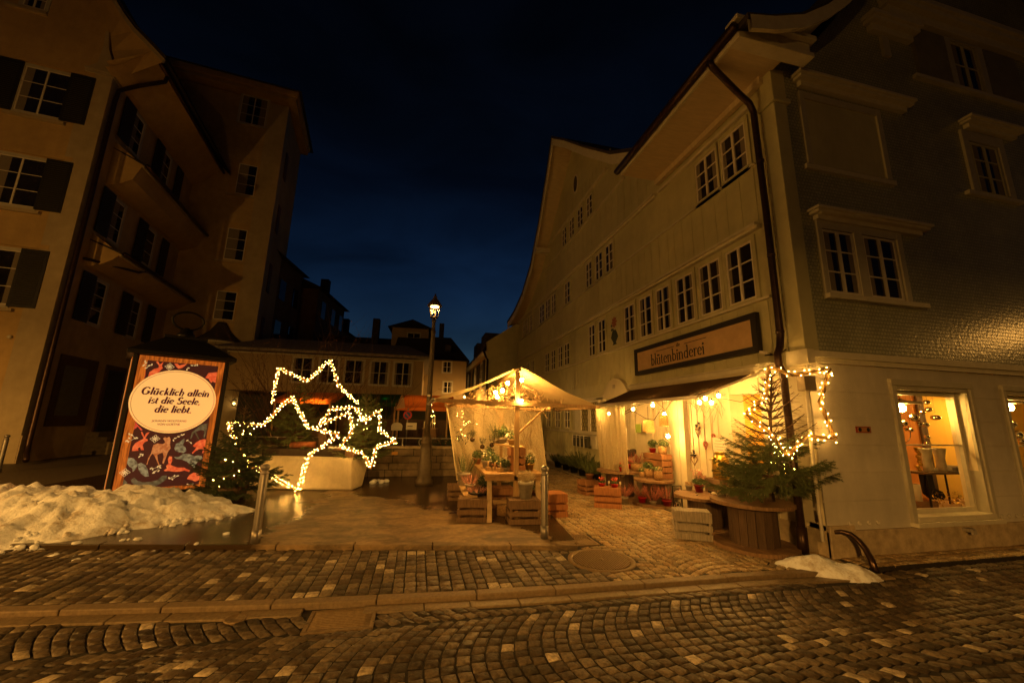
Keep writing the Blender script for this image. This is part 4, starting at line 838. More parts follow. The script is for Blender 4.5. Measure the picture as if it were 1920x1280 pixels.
# kiosk shaped like a lantern, poster lit from inside
Kk = thing('advertising_kiosk', 'giant lantern shaped advertising kiosk with lit quote poster and ring on its roof', 'kiosk', (-10.57, 4.50, 0), radians(30.95))
MB().box(.04, 1.49, .05, 1.49, .05, 2.76).build('body', M_black, Kk)
m = MB()
for x, y in ((0, 0), (1.455, 0), (0, 1.455), (1.455, 1.455)): m.box(x, x+.07, y, y+.07, .05, 2.76)
m.box(-.02, 1.545, -.02, 1.545, .04, .20); m.build('frame', M_black, Kk, bevel=.006)
M_pw = None
def pmat(name, c, s=.85): return emit('print_'+name, c, s)
def wood_print():
    m = bpy.data.materials.new('print_wood'); m.use_nodes = True; t = m.node_tree; b = t.nodes['Principled BSDF']; lk = t.links.new
    co = N(t, 'ShaderNodeTexCoord'); mp_ = N(t, 'ShaderNodeMapping'); mp_.inputs['Scale'].default_value = (9, 9, .8); lk(co.outputs['Object'], mp_.inputs[0])
    n = N(t, 'ShaderNodeTexNoise'); n.inputs['Scale'].default_value = 3; n.inputs['Detail'].default_value = 8; n.inputs['Distortion'].default_value = 1.2; lk(mp_.outputs[0], n.inputs['Vector'])
    rp = N(t, 'ShaderNodeValToRGB'); rp.color_ramp.elements[0].position = .35; rp.color_ramp.elements[1].position = .65; rp.color_ramp.elements[0].color = (.14, .020, .002, 1); rp.color_ramp.elements[1].color = (.56, .115, .009, 1); lk(n.outputs['Fac'], rp.inputs[0])
    b.inputs['Base Color'].default_value = (.2, .1, .05, 1); lk(rp.outputs[0], b.inputs['Emission Color']); b.inputs['Emission Strength'].default_value = 1.0; return m
M_pw = wood_print()
KF = basis((0, 0, 0), (1, 0, 0), (0, -1, 0))
po = MB(KF).box(.09, 1.435, -.02, .01, .2, 2.74).build('lit_panel', M_pw, Kk)
MB(KF).box(.215, 1.33, .01, .013, .27, 2.65).build('poster', pmat('night', (.045, .010, .006)), po)
MB().box(-.012, .0, .10, 1.4, .25, 2.7).build('lit_side_panel', M_pw, Kk)
MB().box(-.016, -.0125, .5, 1.0, .25, 2.7).build('side_poster', pmat('cream', (.75, .40, .11)), Kk)
def mott(name, c1, c2):
    m = bpy.data.materials.new('print_'+name); m.use_nodes = True; t = m.node_tree; b = t.nodes['Principled BSDF']; lk = t.links.new
    co = N(t, 'ShaderNodeTexCoord'); n = N(t, 'ShaderNodeTexNoise'); n.inputs['Scale'].default_value = 22; n.inputs['Detail'].default_value = 5; lk(co.outputs['Object'], n.inputs['Vector'])
    rp = N(t, 'ShaderNodeValToRGB'); rp.color_ramp.elements[0].position = .35; rp.color_ramp.elements[1].position = .68; rp.color_ramp.elements[0].color = (*c1, 1); rp.color_ramp.elements[1].color = (*c2, 1); lk(n.outputs['Fac'], rp.inputs[0])
    b.inputs['Base Color'].default_value = (.1, .05, .03, 1); lk(rp.outputs[0], b.inputs['Emission Color']); b.inputs['Emission Strength'].default_value = .85; return m
PM = {'orange': mott('orange', (.72, .05, .012), (1.0, .19, .045)), 'red': mott('red', (.55, .03, .014), (.8, .08, .035)), 'tan': mott('tan', (.42, .09, .018), (.72, .24, .06)), 'grey': mott('grey', (.07, .06, .028), (.36, .28, .12)), 'green': mott('green', (.035, .034, .014), (.13, .11, .045))}
ANIM = [('rabbit', 'orange', [(0.248, 0.954),(0.248, 1.032),(0.273, 1.092),(0.323, 1.136),(0.365, 1.166),(0.375, 1.188),(0.334, 1.258),(0.321, 1.304),(0.346, 1.291),(0.379, 1.211),(0.4, 1.28),(0.445, 1.295),(0.414, 1.226),(0.4, 1.18),(0.433, 1.164),(0.442, 1.134),(0.407, 1.116),(0.393, 1.096),(0.381, 1.058),(0.412, 0.966),(0.372, 0.965),(0.352, 1.021),(0.321, 1.0),(0.339, 0.957)]),('rabbit', 'orange', [(0.75, 0.575),(0.793, 0.611),(0.774, 0.658),(0.806, 0.695),(0.783, 0.782),(0.797, 0.835),(0.839, 0.826),(0.854, 0.747),(0.839, 0.677),(0.874, 0.652),(0.954, 0.616),(1.057, 0.609),(1.087, 0.584),(1.157, 0.547),(1.148, 0.516),(1.065, 0.553),(0.991, 0.535),(0.902, 0.541),(0.825, 0.562),(0.777, 0.558)]),('deer', 'tan', [(0.487, 0.698),(0.494, 0.811),(0.522, 0.901),(0.526, 0.993),(0.534, 1.054),(0.59, 1.084),(0.665, 1.067),(0.698, 1.097),(0.679, 1.137),(0.655, 1.176),(0.682, 1.2),(0.71, 1.183),(0.743, 1.207),(0.769, 1.159),(0.774, 1.064),(0.794, 0.985),(0.762, 0.907),(0.751, 0.814),(0.734, 0.699),(0.712, 0.708),(0.714, 0.831),(0.688, 0.91),(0.654, 0.896),(0.616, 0.867),(0.644, 0.758),(0.681, 0.671),(0.665, 0.672),(0.609, 0.79),(0.583, 0.845),(0.545, 0.9),(0.519, 0.84),(0.503, 0.75),(0.5, 0.693)]),('fox', 'grey', [(0.139, 0.726),(0.149, 0.806),(0.21, 0.84),(0.291, 0.821),(0.346, 0.759),(0.369, 0.683),(0.345, 0.617),(0.317, 0.575),(0.301, 0.642),(0.257, 0.675),(0.215, 0.736),(0.172, 0.724),(0.157, 0.681)]),('fox', 'grey', [(0.364, 0.713),(0.406, 0.737),(0.471, 0.692),(0.518, 0.613),(0.555, 0.483),(0.503, 0.48),(0.437, 0.537),(0.392, 0.607)]),('fox', 'grey', [(0.851, 0.983),(0.858, 1.062),(0.922, 1.108),(0.977, 1.171),(0.989, 1.107),(0.969, 1.043),(1.022, 0.993),(1.044, 0.928),(1.004, 0.89),(0.925, 0.909),(0.87, 0.935)]),('fox', 'grey', [(0.869, 0.817),(0.95, 0.821),(0.994, 0.874),(1.085, 0.871),(1.184, 0.818),(1.235, 0.832),(1.297, 0.821),(1.325, 0.771),(1.264, 0.725),(1.222, 0.647),(1.226, 0.566),(1.171, 0.634),(1.08, 0.719),(0.997, 0.763),(0.905, 0.783)]),('bear', 'orange', [(1.129, 1.022),(1.173, 1.087),(1.221, 1.127),(1.299, 1.15),(1.328, 1.141),(1.338, 0.868),(1.297, 0.87),(1.309, 0.935),(1.245, 0.954),(1.196, 0.923),(1.151, 0.868),(1.135, 0.885),(1.178, 0.956),(1.192, 0.996),(1.159, 0.997)]),('hedgehog', 'orange', [(1.127, 0.391),(1.156, 0.46),(1.215, 0.503),(1.298, 0.481),(1.327, 0.415),(1.323, 0.351),(1.267, 0.327),(1.209, 0.361),(1.141, 0.382)]),('badger', 'green', [(0.311, 0.436),(0.355, 0.476),(0.41, 0.413),(0.482, 0.385),(0.587, 0.383),(0.69, 0.404),(0.74, 0.476),(0.813, 0.478),(0.817, 0.409),(0.748, 0.339),(0.66, 0.286),(0.545, 0.275),(0.4, 0.326),(0.334, 0.39)]),('owl', 'green', [(0.131, 0.394),(0.16, 0.449),(0.225, 0.45),(0.264, 0.411),(0.287, 0.336),(0.287, 0.264),(0.154, 0.277)]),('rabbit', 'red', [(0.128, 1.08),(0.181, 1.064),(0.214, 0.973),(0.203, 0.884),(0.149, 0.872)]),('rabbit', 'red', [(0.137, 1.532),(0.178, 1.563),(0.226, 1.472),(0.27, 1.411),(0.339, 1.334),(0.318, 1.319),(0.261, 1.396),(0.213, 1.335),(0.174, 1.365)]),('rabbit', 'orange', [(0.265, 2.341),(0.271, 2.422),(0.332, 2.494),(0.39, 2.516),(0.389, 2.565),(0.336, 2.633),(0.365, 2.645),(0.399, 2.583),(0.448, 2.647),(0.432, 2.57),(0.452, 2.515),(0.422, 2.47),(0.414, 2.437),(0.349, 2.381)]),('rabbit', 'red', [(0.132, 2.441),(0.184, 2.446),(0.224, 2.354),(0.212, 2.256),(0.16, 2.252)]),('bear', 'orange', [(1.141, 2.386),(1.182, 2.495),(1.327, 2.527),(1.337, 2.298),(1.276, 2.328),(1.253, 2.291),(1.199, 2.374)]),('fox', 'orange', [(0.612, 2.632),(0.664, 2.63),(0.694, 2.599),(0.743, 2.622),(0.805, 2.654),(0.774, 2.591),(0.74, 2.553),(0.691, 2.531),(0.646, 2.577)]),('stag', 'green', [(1.192, 1.433),(1.31, 1.467),(1.315, 1.333),(1.297, 1.167),(1.281, 1.183),(1.276, 1.316),(1.219, 1.333),(1.143, 1.3),(1.218, 1.151),(1.197, 1.152),(1.119, 1.284),(1.084, 1.154),(1.067, 1.162),(1.079, 1.284),(1.147, 1.366)])]
LEAF = [(0.179, 1.184), (0.204, 1.244), (0.259, 1.182), (0.172, 1.124), (0.168, 1.259), (0.147, 1.139), (0.281, 1.19), (0.589, 0.609), (0.654, 0.65), (0.693, 0.632), (0.62, 0.561), (0.678, 0.572), (0.563, 0.625), (0.682, 0.664), (0.611, 0.539), (0.836, 1.174), (0.882, 1.205), (0.929, 1.237), (0.816, 1.134), (0.954, 1.244), (0.858, 0.421), (0.926, 0.462), (0.977, 0.458), (0.904, 0.402), (0.851, 0.429), (0.383, 0.892), (0.367, 0.847), (0.409, 0.876), (1.028, 1.13), (1.094, 1.08), (0.338, 0.295), (0.406, 0.288), (1.155, 0.284), (1.234, 0.276), (0.197, 2.593), (0.169, 2.541), (0.251, 2.55), (0.212, 2.497), (0.285, 2.57), (0.181, 2.623), (0.89, 2.621), (0.943, 2.627), (0.844, 2.564), (0.823, 2.528), (0.975, 2.639)]
ORN = [(0.539, 1.17), (0.212, 0.575), (0.549, 2.558)]
q = 0
for nm, cl, pts in ANIM:
    q += 1; pts = [(min(max(a, .217), 1.328), min(max(b, .272), 2.648)) for a, b in pts]
    m = MB(KF); m.prism(pts, .013, .0145+q*.00008); m.build('printed_'+nm, PM[cl], po)
m = MB(KF)
for a, b in LEAF:
    r = rnd(0, pi); m.prism([(a+.022*cos(t)*cos(r)-.011*sin(t)*sin(r), b+.022*cos(t)*sin(r)+.011*sin(t)*cos(r)) for t in [2*pi*i/10 for i in range(10)]], .0165, .0170)
for i in range(0, len(LEAF)-1):
    (a, b), (c, d) = LEAF[i], LEAF[i+1]
    if (a-c)**2+(b-d)**2 < .012: m.bar((a, .0164, b), (c, .0164, d), .005, .001, (0, 1, 0))
m.build('printed_leaves', pmat('ivory', (.60, .42, .17)), po)
m = MB(KF)
for a, b in ORN:
    for i in range(8):
        t_ = 2*pi*i/8; R_ = .075 if i % 2 == 0 else .055; pts = [(a+R_*.55*cos(t_)+R_*.4*cos(w)*cos(t_)-.016*sin(w)*sin(t_), b+R_*.55*sin(t_)+R_*.4*cos(w)*sin(t_)+.016*sin(w)*cos(t_)) for w in [2*pi*k/12 for k in range(13)]]
        for p, r in zip(pts, pts[1:]): m.bar((p[0], .0164, p[1]), (r[0], .0164, r[1]), .007, .001, (0, 1, 0))
    m.prism([(a+.012*cos(2*pi*k/8), b+.012*sin(2*pi*k/8)) for k in range(8)], .0164, .017)
m.build('printed_ornament', pmat('ivory', (.60, .42, .17)), po)
el = lambda rx, rz, n=56: [(.705+.02+rx*cos(2*pi*i/n), 1.887+rz*sin(2*pi*i/n)) for i in range(n)]
ov = MB(KF).prism(el(.66, .615), .0172, .0185).build('oval_label', pmat('cream2', (.86, .47, .13), .88), po)
m = MB(KF); e1, e2 = el(.632, .588), el(.626, .582); n = len(e1)
m.add([(a, .0187, b) for a, b in e1]+[(a, .0187, b) for a, b in e2], [(i, (i+1) % n, n+(i+1) % n, n+i) for i in range(n)]); m.build('oval_line', M_let, ov)
M_maroon = emit('maroon_ink', (.050, .003, .006), 1)
def kline(txt, w, z, u, sh=.1, wt=.003, sz=.2):
    o = text_obj(txt, sz, M_maroon, ov, Matrix.Identity(4), 'lettering', sh, wt*sz/.2)
    xs = [v.co.x for v in o.data.vertices]; k = w/(max(xs)-min(xs)); cx = (max(xs)+min(xs))/2
    o.data.transform(Matrix(((k, 0, 0, u-cx*k), (0, 0, -.2, -.0195), (0, k*.98, 0, z), (0, 0, 0, 1))))
KFM = basis((0, 0, 0), (-1, 0, 0), (0, -1, 0))
for txt, w, z, u in (('Glücklich allein', 1.05, 2.00, .735), ('ist die Seele,', .80, 1.835, .735), ('die liebt.', .57, 1.665, .735)):
    m0, w0 = strokes(KFM, .0187, 0, 0, 1, txt, 1.06, 2.1, .20); k = w/w0
    m, _ = strokes(KFM, .0187, -(u-w/2), z, k, txt, 1.06, 2.1, .20); m.build('lettering', M_maroon, ov)
kline('JOHANN WOLFGANG', .52, 1.505, .70); kline('VON GOETHE', .34, 1.44, .70)
m = MB(); c = .7625; e = -.10; f = 1.525+.10
m.add([(e, e, 2.76), (f, e, 2.76), (f, f, 2.76), (e, f, 2.76), (e, e, 2.84), (f, e, 2.84), (f, f, 2.84), (e, f, 2.84), (.45, .45, 3.22), (1.075, .45, 3.22), (1.075, 1.075, 3.22), (.45, 1.075, 3.22)],
      [(0, 3, 2, 1), (0, 1, 5, 4), (1, 2, 6, 5), (2, 3, 7, 6), (3, 0, 4, 7), (4, 5, 9, 8), (5, 6, 10, 9), (6, 7, 11, 10), (7, 4, 8, 11), (8, 9, 10, 11)])
m.box(.40, 1.125, .40, 1.125, 3.20, 3.26); m.build('roof', mat('kiosk_roof', (.014, .013, .012), .4), Kk, bevel=.008)
m = MB(); m.lathe([(.18, 0), (.16, .10), (.12, .12), (.12, .18), (.05, .2), (.05, .24)], 12, (c, c, 3.26)); m.tube([(c+.27*cos(2*pi*i/32), c, 3.66+.20*sin(2*pi*i/32)) for i in range(33)], .022, 8, False); rg_ = m.build('ring', M_iron, Kk)
# snow
def snow_heap(name, label, poly_f, res, z0, seed, cat='snow heap'):
    import mathutils.noise as mn
    nx, ny, x0, y0, dx, dy = res; vs = []; fs = []
    for j in range(ny+1):
        for i in range(nx+1):
            x, y = x0+i*dx, y0+j*dy; h = poly_f(x, y)
            p = V((x*2.1+seed, y*2.1, 0)); nn = mn.fractal(p, .9, 2.0, 5); c2 = mn.fractal(V((x*7+seed, y*7, 3)), .8, 2, 3); c3 = abs(mn.noise(V((x*4.2, y*4.2, seed))))
            vo = mn.voronoi(V((x*5.5+seed, y*5.5, .3)))[0][0]; vo2 = mn.voronoi(V((x*13+seed, y*13, .7)))[0][0]; hh = h*(1+.30*nn)+min(1, h*3.5)*(.03*c2+.09*(.35-c3)+.07*(.42-vo)+.035*(.4-vo2)) - .03
            vs.append((x+.02*c2, y+.02*nn, z0+hh))
    for j in range(ny):
        for i in range(nx):
            a = j*(nx+1)+i; q_ = (a, a+1, a+nx+2, a+nx+1)
            if max(vs[k][2] for k in q_) > z0-.02: fs.append(q_)
    me = bpy.data.meshes.new(name); me.from_pydata(vs, [], fs); me.polygons.foreach_set('use_smooth', [True]*len(fs)); me.update()
    o = bpy.data.objects.new(name, me); col.objects.link(o); me.materials.append(M_snowd); return tag(o, label, cat)
def snow_mat():
    m = bpy.data.materials.new('dirty_snow'); m.use_nodes = True; t = m.node_tree; b = t.nodes['Principled BSDF']; lk = t.links.new
    co = N(t, 'ShaderNodeTexCoord'); n = N(t, 'ShaderNodeTexNoise'); n.inputs['Scale'].default_value = 4; n.inputs['Detail'].default_value = 9; n.inputs['Roughness'].default_value = .7; lk(co.outputs['Object'], n.inputs['Vector'])
    rp = N(t, 'ShaderNodeValToRGB'); e = rp.color_ramp.elements; e[0].position = .34; e[0].color = (.46, .40, .34, 1); e[1].position = .50; e[1].color = (.86, .90, .98, 1); lk(n.outputs['Fac'], rp.inputs[0])
    f = N(t, 'ShaderNodeTexNoise'); f.inputs['Scale'].default_value = 55; f.inputs['Detail'].default_value = 3; lk(co.outputs['Object'], f.inputs['Vector'])
    r2 = N(t, 'ShaderNodeValToRGB'); e = r2.color_ramp.elements; e[0].position = .27; e[0].color = (.25, .18, .12, 1); e[1].position = .36; e[1].color = (1, 1, 1, 1); lk(f.outputs['Fac'], r2.inputs[0])
    mx = N(t, 'ShaderNodeMixRGB'); mx.blend_type = 'MULTIPLY'; mx.inputs[0].default_value = .55; lk(rp.outputs[0], mx.inputs[1]); lk(r2.outputs[0], mx.inputs[2]); lk(mx.outputs[0], b.inputs['Base Color'])
    b.inputs['Roughness'].default_value = .75; b.inputs['Specular IOR Level'].default_value = .25
    g = N(t, 'ShaderNodeTexNoise'); g.inputs['Scale'].default_value = 18; g.inputs['Detail'].default_value = 8; lk(co.outputs['Object'], g.inputs['Vector'])
    bp = N(t, 'ShaderNodeBump'); bp.inputs['Strength'].default_value = .6; bp.inputs['Distance'].default_value = .03; lk(g.outputs['Fac'], bp.inputs['Height']); lk(bp.outputs[0], b.inputs['Normal']); return m
M_snowd = snow_mat()
def h1(x, y):
    import mathutils.noise as mn
    y += .16*mn.fractal(V((x*1.7, y*1.7, 9)), .8, 2, 4)
    # long bank: its foot runs along the front of the plaza, narrowing to the bollard on the right
    f = (-7.75-x)
    if f < 0: return 0
    front = 3.15-min(f, 1.9)*.70 - max(0, f-1.9)*.12; back = 3.75+min(f, 1.5)*.55+max(0, f-1.5)*.22; mid = (front+back)/2+.1
    w = (back-front)/2; u = (y-(front+back)/2)/max(w, .02)
    if abs(u) > 1: return 0
    top = .08+min(.34, f*.22)
    return top*(1-abs(u)**2.6)
snow_heap('snow_bank', 'long bank of dirty shovelled snow in front of the lit kiosk', h1, (190, 130, -16.0, .6, .0437, .044), .04, 1.7)
def h2(x, y):
    u = ((x+.50)*.886-(y+.28)*.463)/.60; v = ((x+.50)*.463+(y+.28)*.886)/.24; r = u*u+v*v
    return .17*(1-r)*(1+.3*u) if r < 1 else 0
o = bpy.data.objects['snow_bank']; mm = MB()
for i in range(150):
    x = rnd(-13, -7.9); f = -7.75-x; fr_ = 3.15-min(f, 1.9)*.70-max(0, f-1.9)*.12; y = fr_+rnd(-.12, .35)*rnd(.2, 1); r = rnd(.015, .06)*rnd(.5, 1)
    k0 = len(mm.v); mm.ball((x, y, (ZP if y < plat_y(x) else .08)+r*.35+max(0, y-fr_)*.25), r, 7, 5, .75); c_ = V((x, y, .1)); mm.v[k0:] = [c_+(q_-c_)*rnd(.8, 1.2) for q_ in mm.v[k0:]]
oc = mm.build('clods', M_snowd, o, fix=False); oc['kind'] = 'stuff'
snow_heap('snow_patch', 'low patch of old snow at the foot of the corner downpipe', h2, (70, 50, -1.4, -.95, .022, .022), .0, 5.2)
for i in range(12):
    x, y = (-8.9+rnd(-.5, 1.3), 1.85+rnd(-.45, .2)); r = rnd(.018, .05)
    mm = MB().ball((0, 0, r*.3), r, 10, 7, .6); mm.v = [q_*rnd(.8, 1.2) for q_ in mm.v]; o = mm.build('snow_lump', M_snowd, loc=(x, y, .0 if y < plat_y(x) else .08), rz=rnd(0, 3)); tag(o, 'small lump of snow on the cobbles before the snow bank', 'snow lump', 'snow lumps before the bank'); o.scale = (1.35, 1, 1)
# ------------------------------------------------------------ plants
def needles(m, p, q, ln, step, w=.0042, per=3, droop=0):
    d = q-p; l = d.length
    if l < 1e-4: return
    d = d/l; a = d.orthogonal().normalized(); c = d.cross(a); n = max(1, int(l/step)); ph = rnd(0, 6)
    for i in range(n):
        b = p+d*(l*(i+rnd(0, 1))/n)
        for k in range(per):
            t = ph+i*2.4+k*2*pi/per+rnd(-.5, .5); o = (a*cos(t)+c*sin(t)); tip = b+(o*.86+d*.55)*ln*rnd(.75, 1.15)
            s = o.cross(d)*w*.5; kk = len(m.v); m.v += [b-s, b+s, tip]; m.f.append((kk, kk+1, kk+2)); m.sm.append(False)
def fir(name, label, loc, H, R, seed, whorls=15, per=6, z0=.08, needle=.024, step=.010, bare=1.1, lean=(0, 0), group=None, mats=None, up=.25, wn=.0042, sparse=.0, power=.85, jit=.12):
    random.seed(seed); t = thing(name, label, 'fir tree', loc, 0, group)
    tr = MB(); nd = MB(); top = V((lean[0], lean[1], H))
    tr.tube([top*(i/8)+V((rnd(-.01, .01), rnd(-.01, .01), 0)) for i in range(9)], [.032*H/1.6*(1-i/9)+.004 for i in range(9)], 7)
    tw = MB()
    for w in range(whorls):
        f = z0+(1-z0)*(w/(whorls))**.92; base = top*f; L_ = R*(1-f)**power*rnd(.85, 1.1)+.05
        npr = max(3, int(per*rnd(.8, 1.2)*(1-.35*f))); a0 = rnd(0, 6)
        for k in range(npr):
            if rnd(0, 1) < sparse: continue
            a = a0+2*pi*k/npr+rnd(-.25, .25); Lb = L_*rnd(.7, 1.15); rise = up+ (f-.3)*.9+rnd(-.12, .12)
            dirh = V((cos(a), sin(a), 0)); pts = []
            for i in range(6):
                s = i/5; pts.append(base+dirh*(Lb*s*cos(rise*.8))+V((0, 0, Lb*s*sin(rise)-.16*Lb*sin(s*pi)*(1-f))))
            tw.tube(pts, [.008*(1-s/5.5)*(H/1.6)+.0018 for s in range(6)], 4, False)
            dense = 1.0 if f < bare else max(0.0, 1-(f-bare)/.12)
            if dense > .05:
                for i in range(1, 5): needles(nd, pts[i], pts[i+1], needle, step/dense, wn)
            side = V((-sin(a), cos(a), 0)); nt_ = max(2, int(Lb/.062))
            for j in range(nt_):
                s = .18+.78*(j+.5)/nt_; i = min(4, int(s*5)); b = pts[i].lerp(pts[i+1], s*5-i)
                for sg in (1, -1):
                    tl = Lb*.50*(1-s*.72)*rnd(.6, 1.15); e = b+(dirh*.62+side*sg*.72).normalized()*tl+V((0, 0, rnd(-.25, .12)*tl))
                    tw.tube([b, e], [.0026, .0012], 3, False)
                    if dense > .05:
                        needles(nd, b, e, needle*.92, step/dense, wn)
                        if tl > .12:
                            for u in (.35, .65):
                                bb = b.lerp(e, u); ee = bb+((e-b).normalized()*.7+(side*-sg)*.5+V((0, 0, rnd(-.2, .1)))).normalized()*tl*.4; needles(nd, bb, ee, needle*.9, step/dense, wn)
    tr.build('trunk', M_bark, t, fix=False); tw.build('branches', M_bark, t, fix=False)
    me = bpy.data.meshes.new('crown'); me.from_pydata([tuple(v) for v in nd.v], [], nd.f); me.update(); o = bpy.data.objects.new('crown', me); col.objects.link(o); me.materials.append(mats or M_needle); o.parent = t
    return t
def leafball(m, c, r, n, size, sz=1.0, up=0):
    for i in range(n):
        d = V((rnd(-1, 1), rnd(-1, 1), rnd(-1, 1)))
        while d.length > 1 or d.length < .3: d = V((rnd(-1, 1), rnd(-1, 1), rnd(-1, 1)))
        p = V(c)+V((d.x*r, d.y*r, d.z*r*sz)); nn = (d+V((rnd(-.7, .7), rnd(-.7, .7), rnd(-.4, .9)+up))).normalized(); a = nn.orthogonal().normalized(); b = nn.cross(a); t = rnd(0, 6); a, b = a*cos(t)+b*sin(t), b*cos(t)-a*sin(t)
        s = size*rnd(.6, 1.2); k = len(m.v); m.v += [p-a*s, p+b*s*.45+nn*s*.1, p+a*s, p-b*s*.45+nn*s*.1]; m.f.append((k, k+1, k+2, k+3)); m.sm.append(False)
def spikes(m, c, r, h, n, ln=.03, w=.006, spread=.5):
    "upright sprigs set with small leaves, like heather or rosemary"
    for i in range(n):
        a, q = rnd(0, 6.3), sqrt(rnd(0, 1))*r; p = V(c)+V((q*cos(a), q*sin(a), 0)); e = p+V((cos(a)*q/r*spread*h, sin(a)*q/r*spread*h, h*rnd(.6, 1.1)))
        needles(m, p.lerp(e, .15), e, ln, .012, w, 3)
def pot_prof(r, h, rim=.012): return [(r*.72, 0), (r, h*.82), (r+rim, h*.82), (r+rim, h), (r-.008, h), (r-.012, h*.86), (0, h*.86)]
# ------------------------------------------------------------ stars of poles wrapped in fairy lights
_oct = None
def bulb_mesh(r):
    global _oct
    if _oct is None:
        me = bpy.data.meshes.new('bulb'); me.from_pydata([(r, 0, 0), (-r, 0, 0), (0, r, 0), (0, -r, 0), (0, 0, r), (0, 0, -r)], [], [(0, 2, 4), (2, 1, 4), (1, 3, 4), (3, 0, 4), (2, 0, 5), (1, 2, 5), (3, 1, 5), (0, 3, 5)]); me.materials.append(E_fairy); _oct = me
    return _oct
def lights(parent, segs, per_m, spread, kind_name='light_string', most=100, wire=True, small=False):
    "fairy lights along segments: the first 100 bulbs are objects, the rest one object"
    pts = []; wm = MB()
    for p, q in segs:
        p, q = V(p), V(q); l = (q-p).length; n = max(1, int(l*per_m)); d = (q-p).normalized(); a = d.orthogonal().normalized(); c = d.cross(a); ph = rnd(0, 6); wp = []
        for i in range(n):
            t = ph+i*2.1+rnd(-.4, .4); r = spread*rnd(.7, 1.5); pts.append(p+d*(l*min(1, max(0, (i+rnd(-.9, 1.9))/n)))+(a*cos(t)+c*sin(t))*r)
        k = max(4, int(l/.05)); wp = [p+d*(l*i/k)+(a*cos(ph+i*.9)+c*sin(ph+i*.9))*spread*.75 for i in range(k+1)]
        if wire: wm.tube(wp, .0035, 4, False)
    ls = wm.build(kind_name, M_cable, parent, fix=False) if wire else parent
    random.shuffle(pts); me = bulb_mesh(.0062)
    for p in pts[:most]:
        o = bpy.data.objects.new('bulb', me); col.objects.link(o); o.parent = ls; o.location = p
        if small: o.scale = (.5, .5, .5)
    if len(pts) > most:
        m = MB()
        for p in pts[most:]: m.add([p+V(v.co) for v in me.vertices], [tuple(f.vertices) for f in me.polygons])
        o = m.build('more_bulbs', E_fairy, parent, fix=False); o['kind'] = 'stuff'
    return ls
M_pole = mat('wrapped_pole', (.40, .25, .09), .8, .4, 18, .4, 40)
def star(label, pts, Y, dy=None, per_m=34, group='stars wrapped in fairy lights', close=True, r=.018, spread=.034, skip=()):
    x0, y0 = site(pts[0][0], Y); t = thing('lit_star', label, 'star', (x0, y0, 0), SROT, group)
    P = [V((x-pts[0][0], (dy[i] if dy else 0), z)) for i, (x, z) in enumerate(pts)]; segs = []
    for i in range(len(P) if close else len(P)-1):
        if i in skip: continue
        p, q = P[i], P[(i+1) % len(P)]; segs.append((p, q)); m = MB(); mid = p.lerp(q, .5)+V((rnd(-.012, .012), 0, rnd(-.012, .012))); m.tube([p, mid, q], [r, r*.92, r], 7); m.build('pole', M_pole, t)
    lights(t, segs, per_m, spread); return t
star('tall fairy light star standing in the planter behind the others', [(-5.98, 1.95), (-5.93, 2.83), (-5.15, 2.52), (-4.63, 3.07), (-4.37, 2.43), (-3.81, 1.98), (-3.85, 1.55), (-4.6, 1.35), (-5.2, 1.1), (-5.75, 1.35)], 10.0, per_m=36, skip=(5, 6, 7, 8, 9))
star('largest fairy light star leaning on the planter with one point on the ground', [(-6.11, 1.47), (-5.33, 1.44), (-4.81, 2.07), (-4.37, 1.43), (-3.67, 1.27), (-4.31, .81), (-4.40, .12), (-4.86, .34), (-5.55, .62), (-5.86, 1.11)], 8.72, per_m=40)
star('small fairy light star hanging over the right end of the planter', [(-4.31, 1.46), (-4.08, 1.82), (-3.51, 1.87), (-3.30, 1.56), (-2.97, 1.83), (-2.95, 1.39), (-2.54, 1.13), (-2.99, 1.01), (-3.05, .53), (-3.27, .88), (-3.78, .99), (-3.54, 1.35), (-3.66, 1.76)], 9.1, per_m=34, close=True)
t = thing('lit_star', 'fairy light star on the house corner behind the small fir', 'star', (0, 0, 0), 0, 'stars wrapped in fairy lights')
SP = [V(p) for p in ((-.60, .04, 2.45), (-.30, -.02, 2.33), (.23, -.13, 2.43), (.03, -.09, 1.97), (.17, -.12, 1.50), (-.20, -.04, 1.53), (-.47, .02, 1.27), (-.71, .07, 1.61), (-.96, .13, 1.80), (-.67, .06, 2.06))]; sg_ = []
for i in range(10):
    p, q = SP[i], SP[(i+1) % 10]; sg_.append((p, q)); MB().tube([p, q], .022, 7).build('pole', M_pole, t)
lights(t, sg_, 27, .034)
# ------------------------------------------------------------ planter, firs, shrubs
M_tank = mat('basin_concrete', (.66, .58, .42), .75, .14, 5, .25, 60, blotch=.18)
ax, ay = site(-3.42, 9.05); t = thing('basin', 'white concrete basin used as planter for firs with star leaning on it', 'basin', (ax, ay, .08), SROT)
m = MB(); lo = [(0, 0), (0.02, .62), (-2.35, .62), (-2.35, 0)]; hi = [(-.15, .15), (-.10, 1.35), (-2.5, 1.35), (-2.5, .15)]
m.add([(x, y, 0) for x, y in lo]+[(x, y, .68) for x, y in hi], [(3, 2, 1, 0), (4, 5, 6, 7), (0, 1, 5, 4), (1, 2, 6, 5), (2, 3, 7, 6), (3, 0, 4, 7)]); m.build('shell', M_tank, t, bevel=.05)
ax, ay = site(-4.5, 9.75); t = thing('wooden_cover', 'dark board box lying on top of the white basin', 'cover', (ax, ay, .76), SROT)
m = MB(); m.box(-1.15, .75, -.42, .5, 0, .15); m.build('boards', mat('dark_boards', (.035, .022, .014), .7, .3, 10, .2), t, bevel=.01)
m = MB(); m.box(.76, .95, -.45, .2, 0, .13).box(.5, .75, -.45, -.425, .155, .19); m.build('end_board', M_crate2, t)
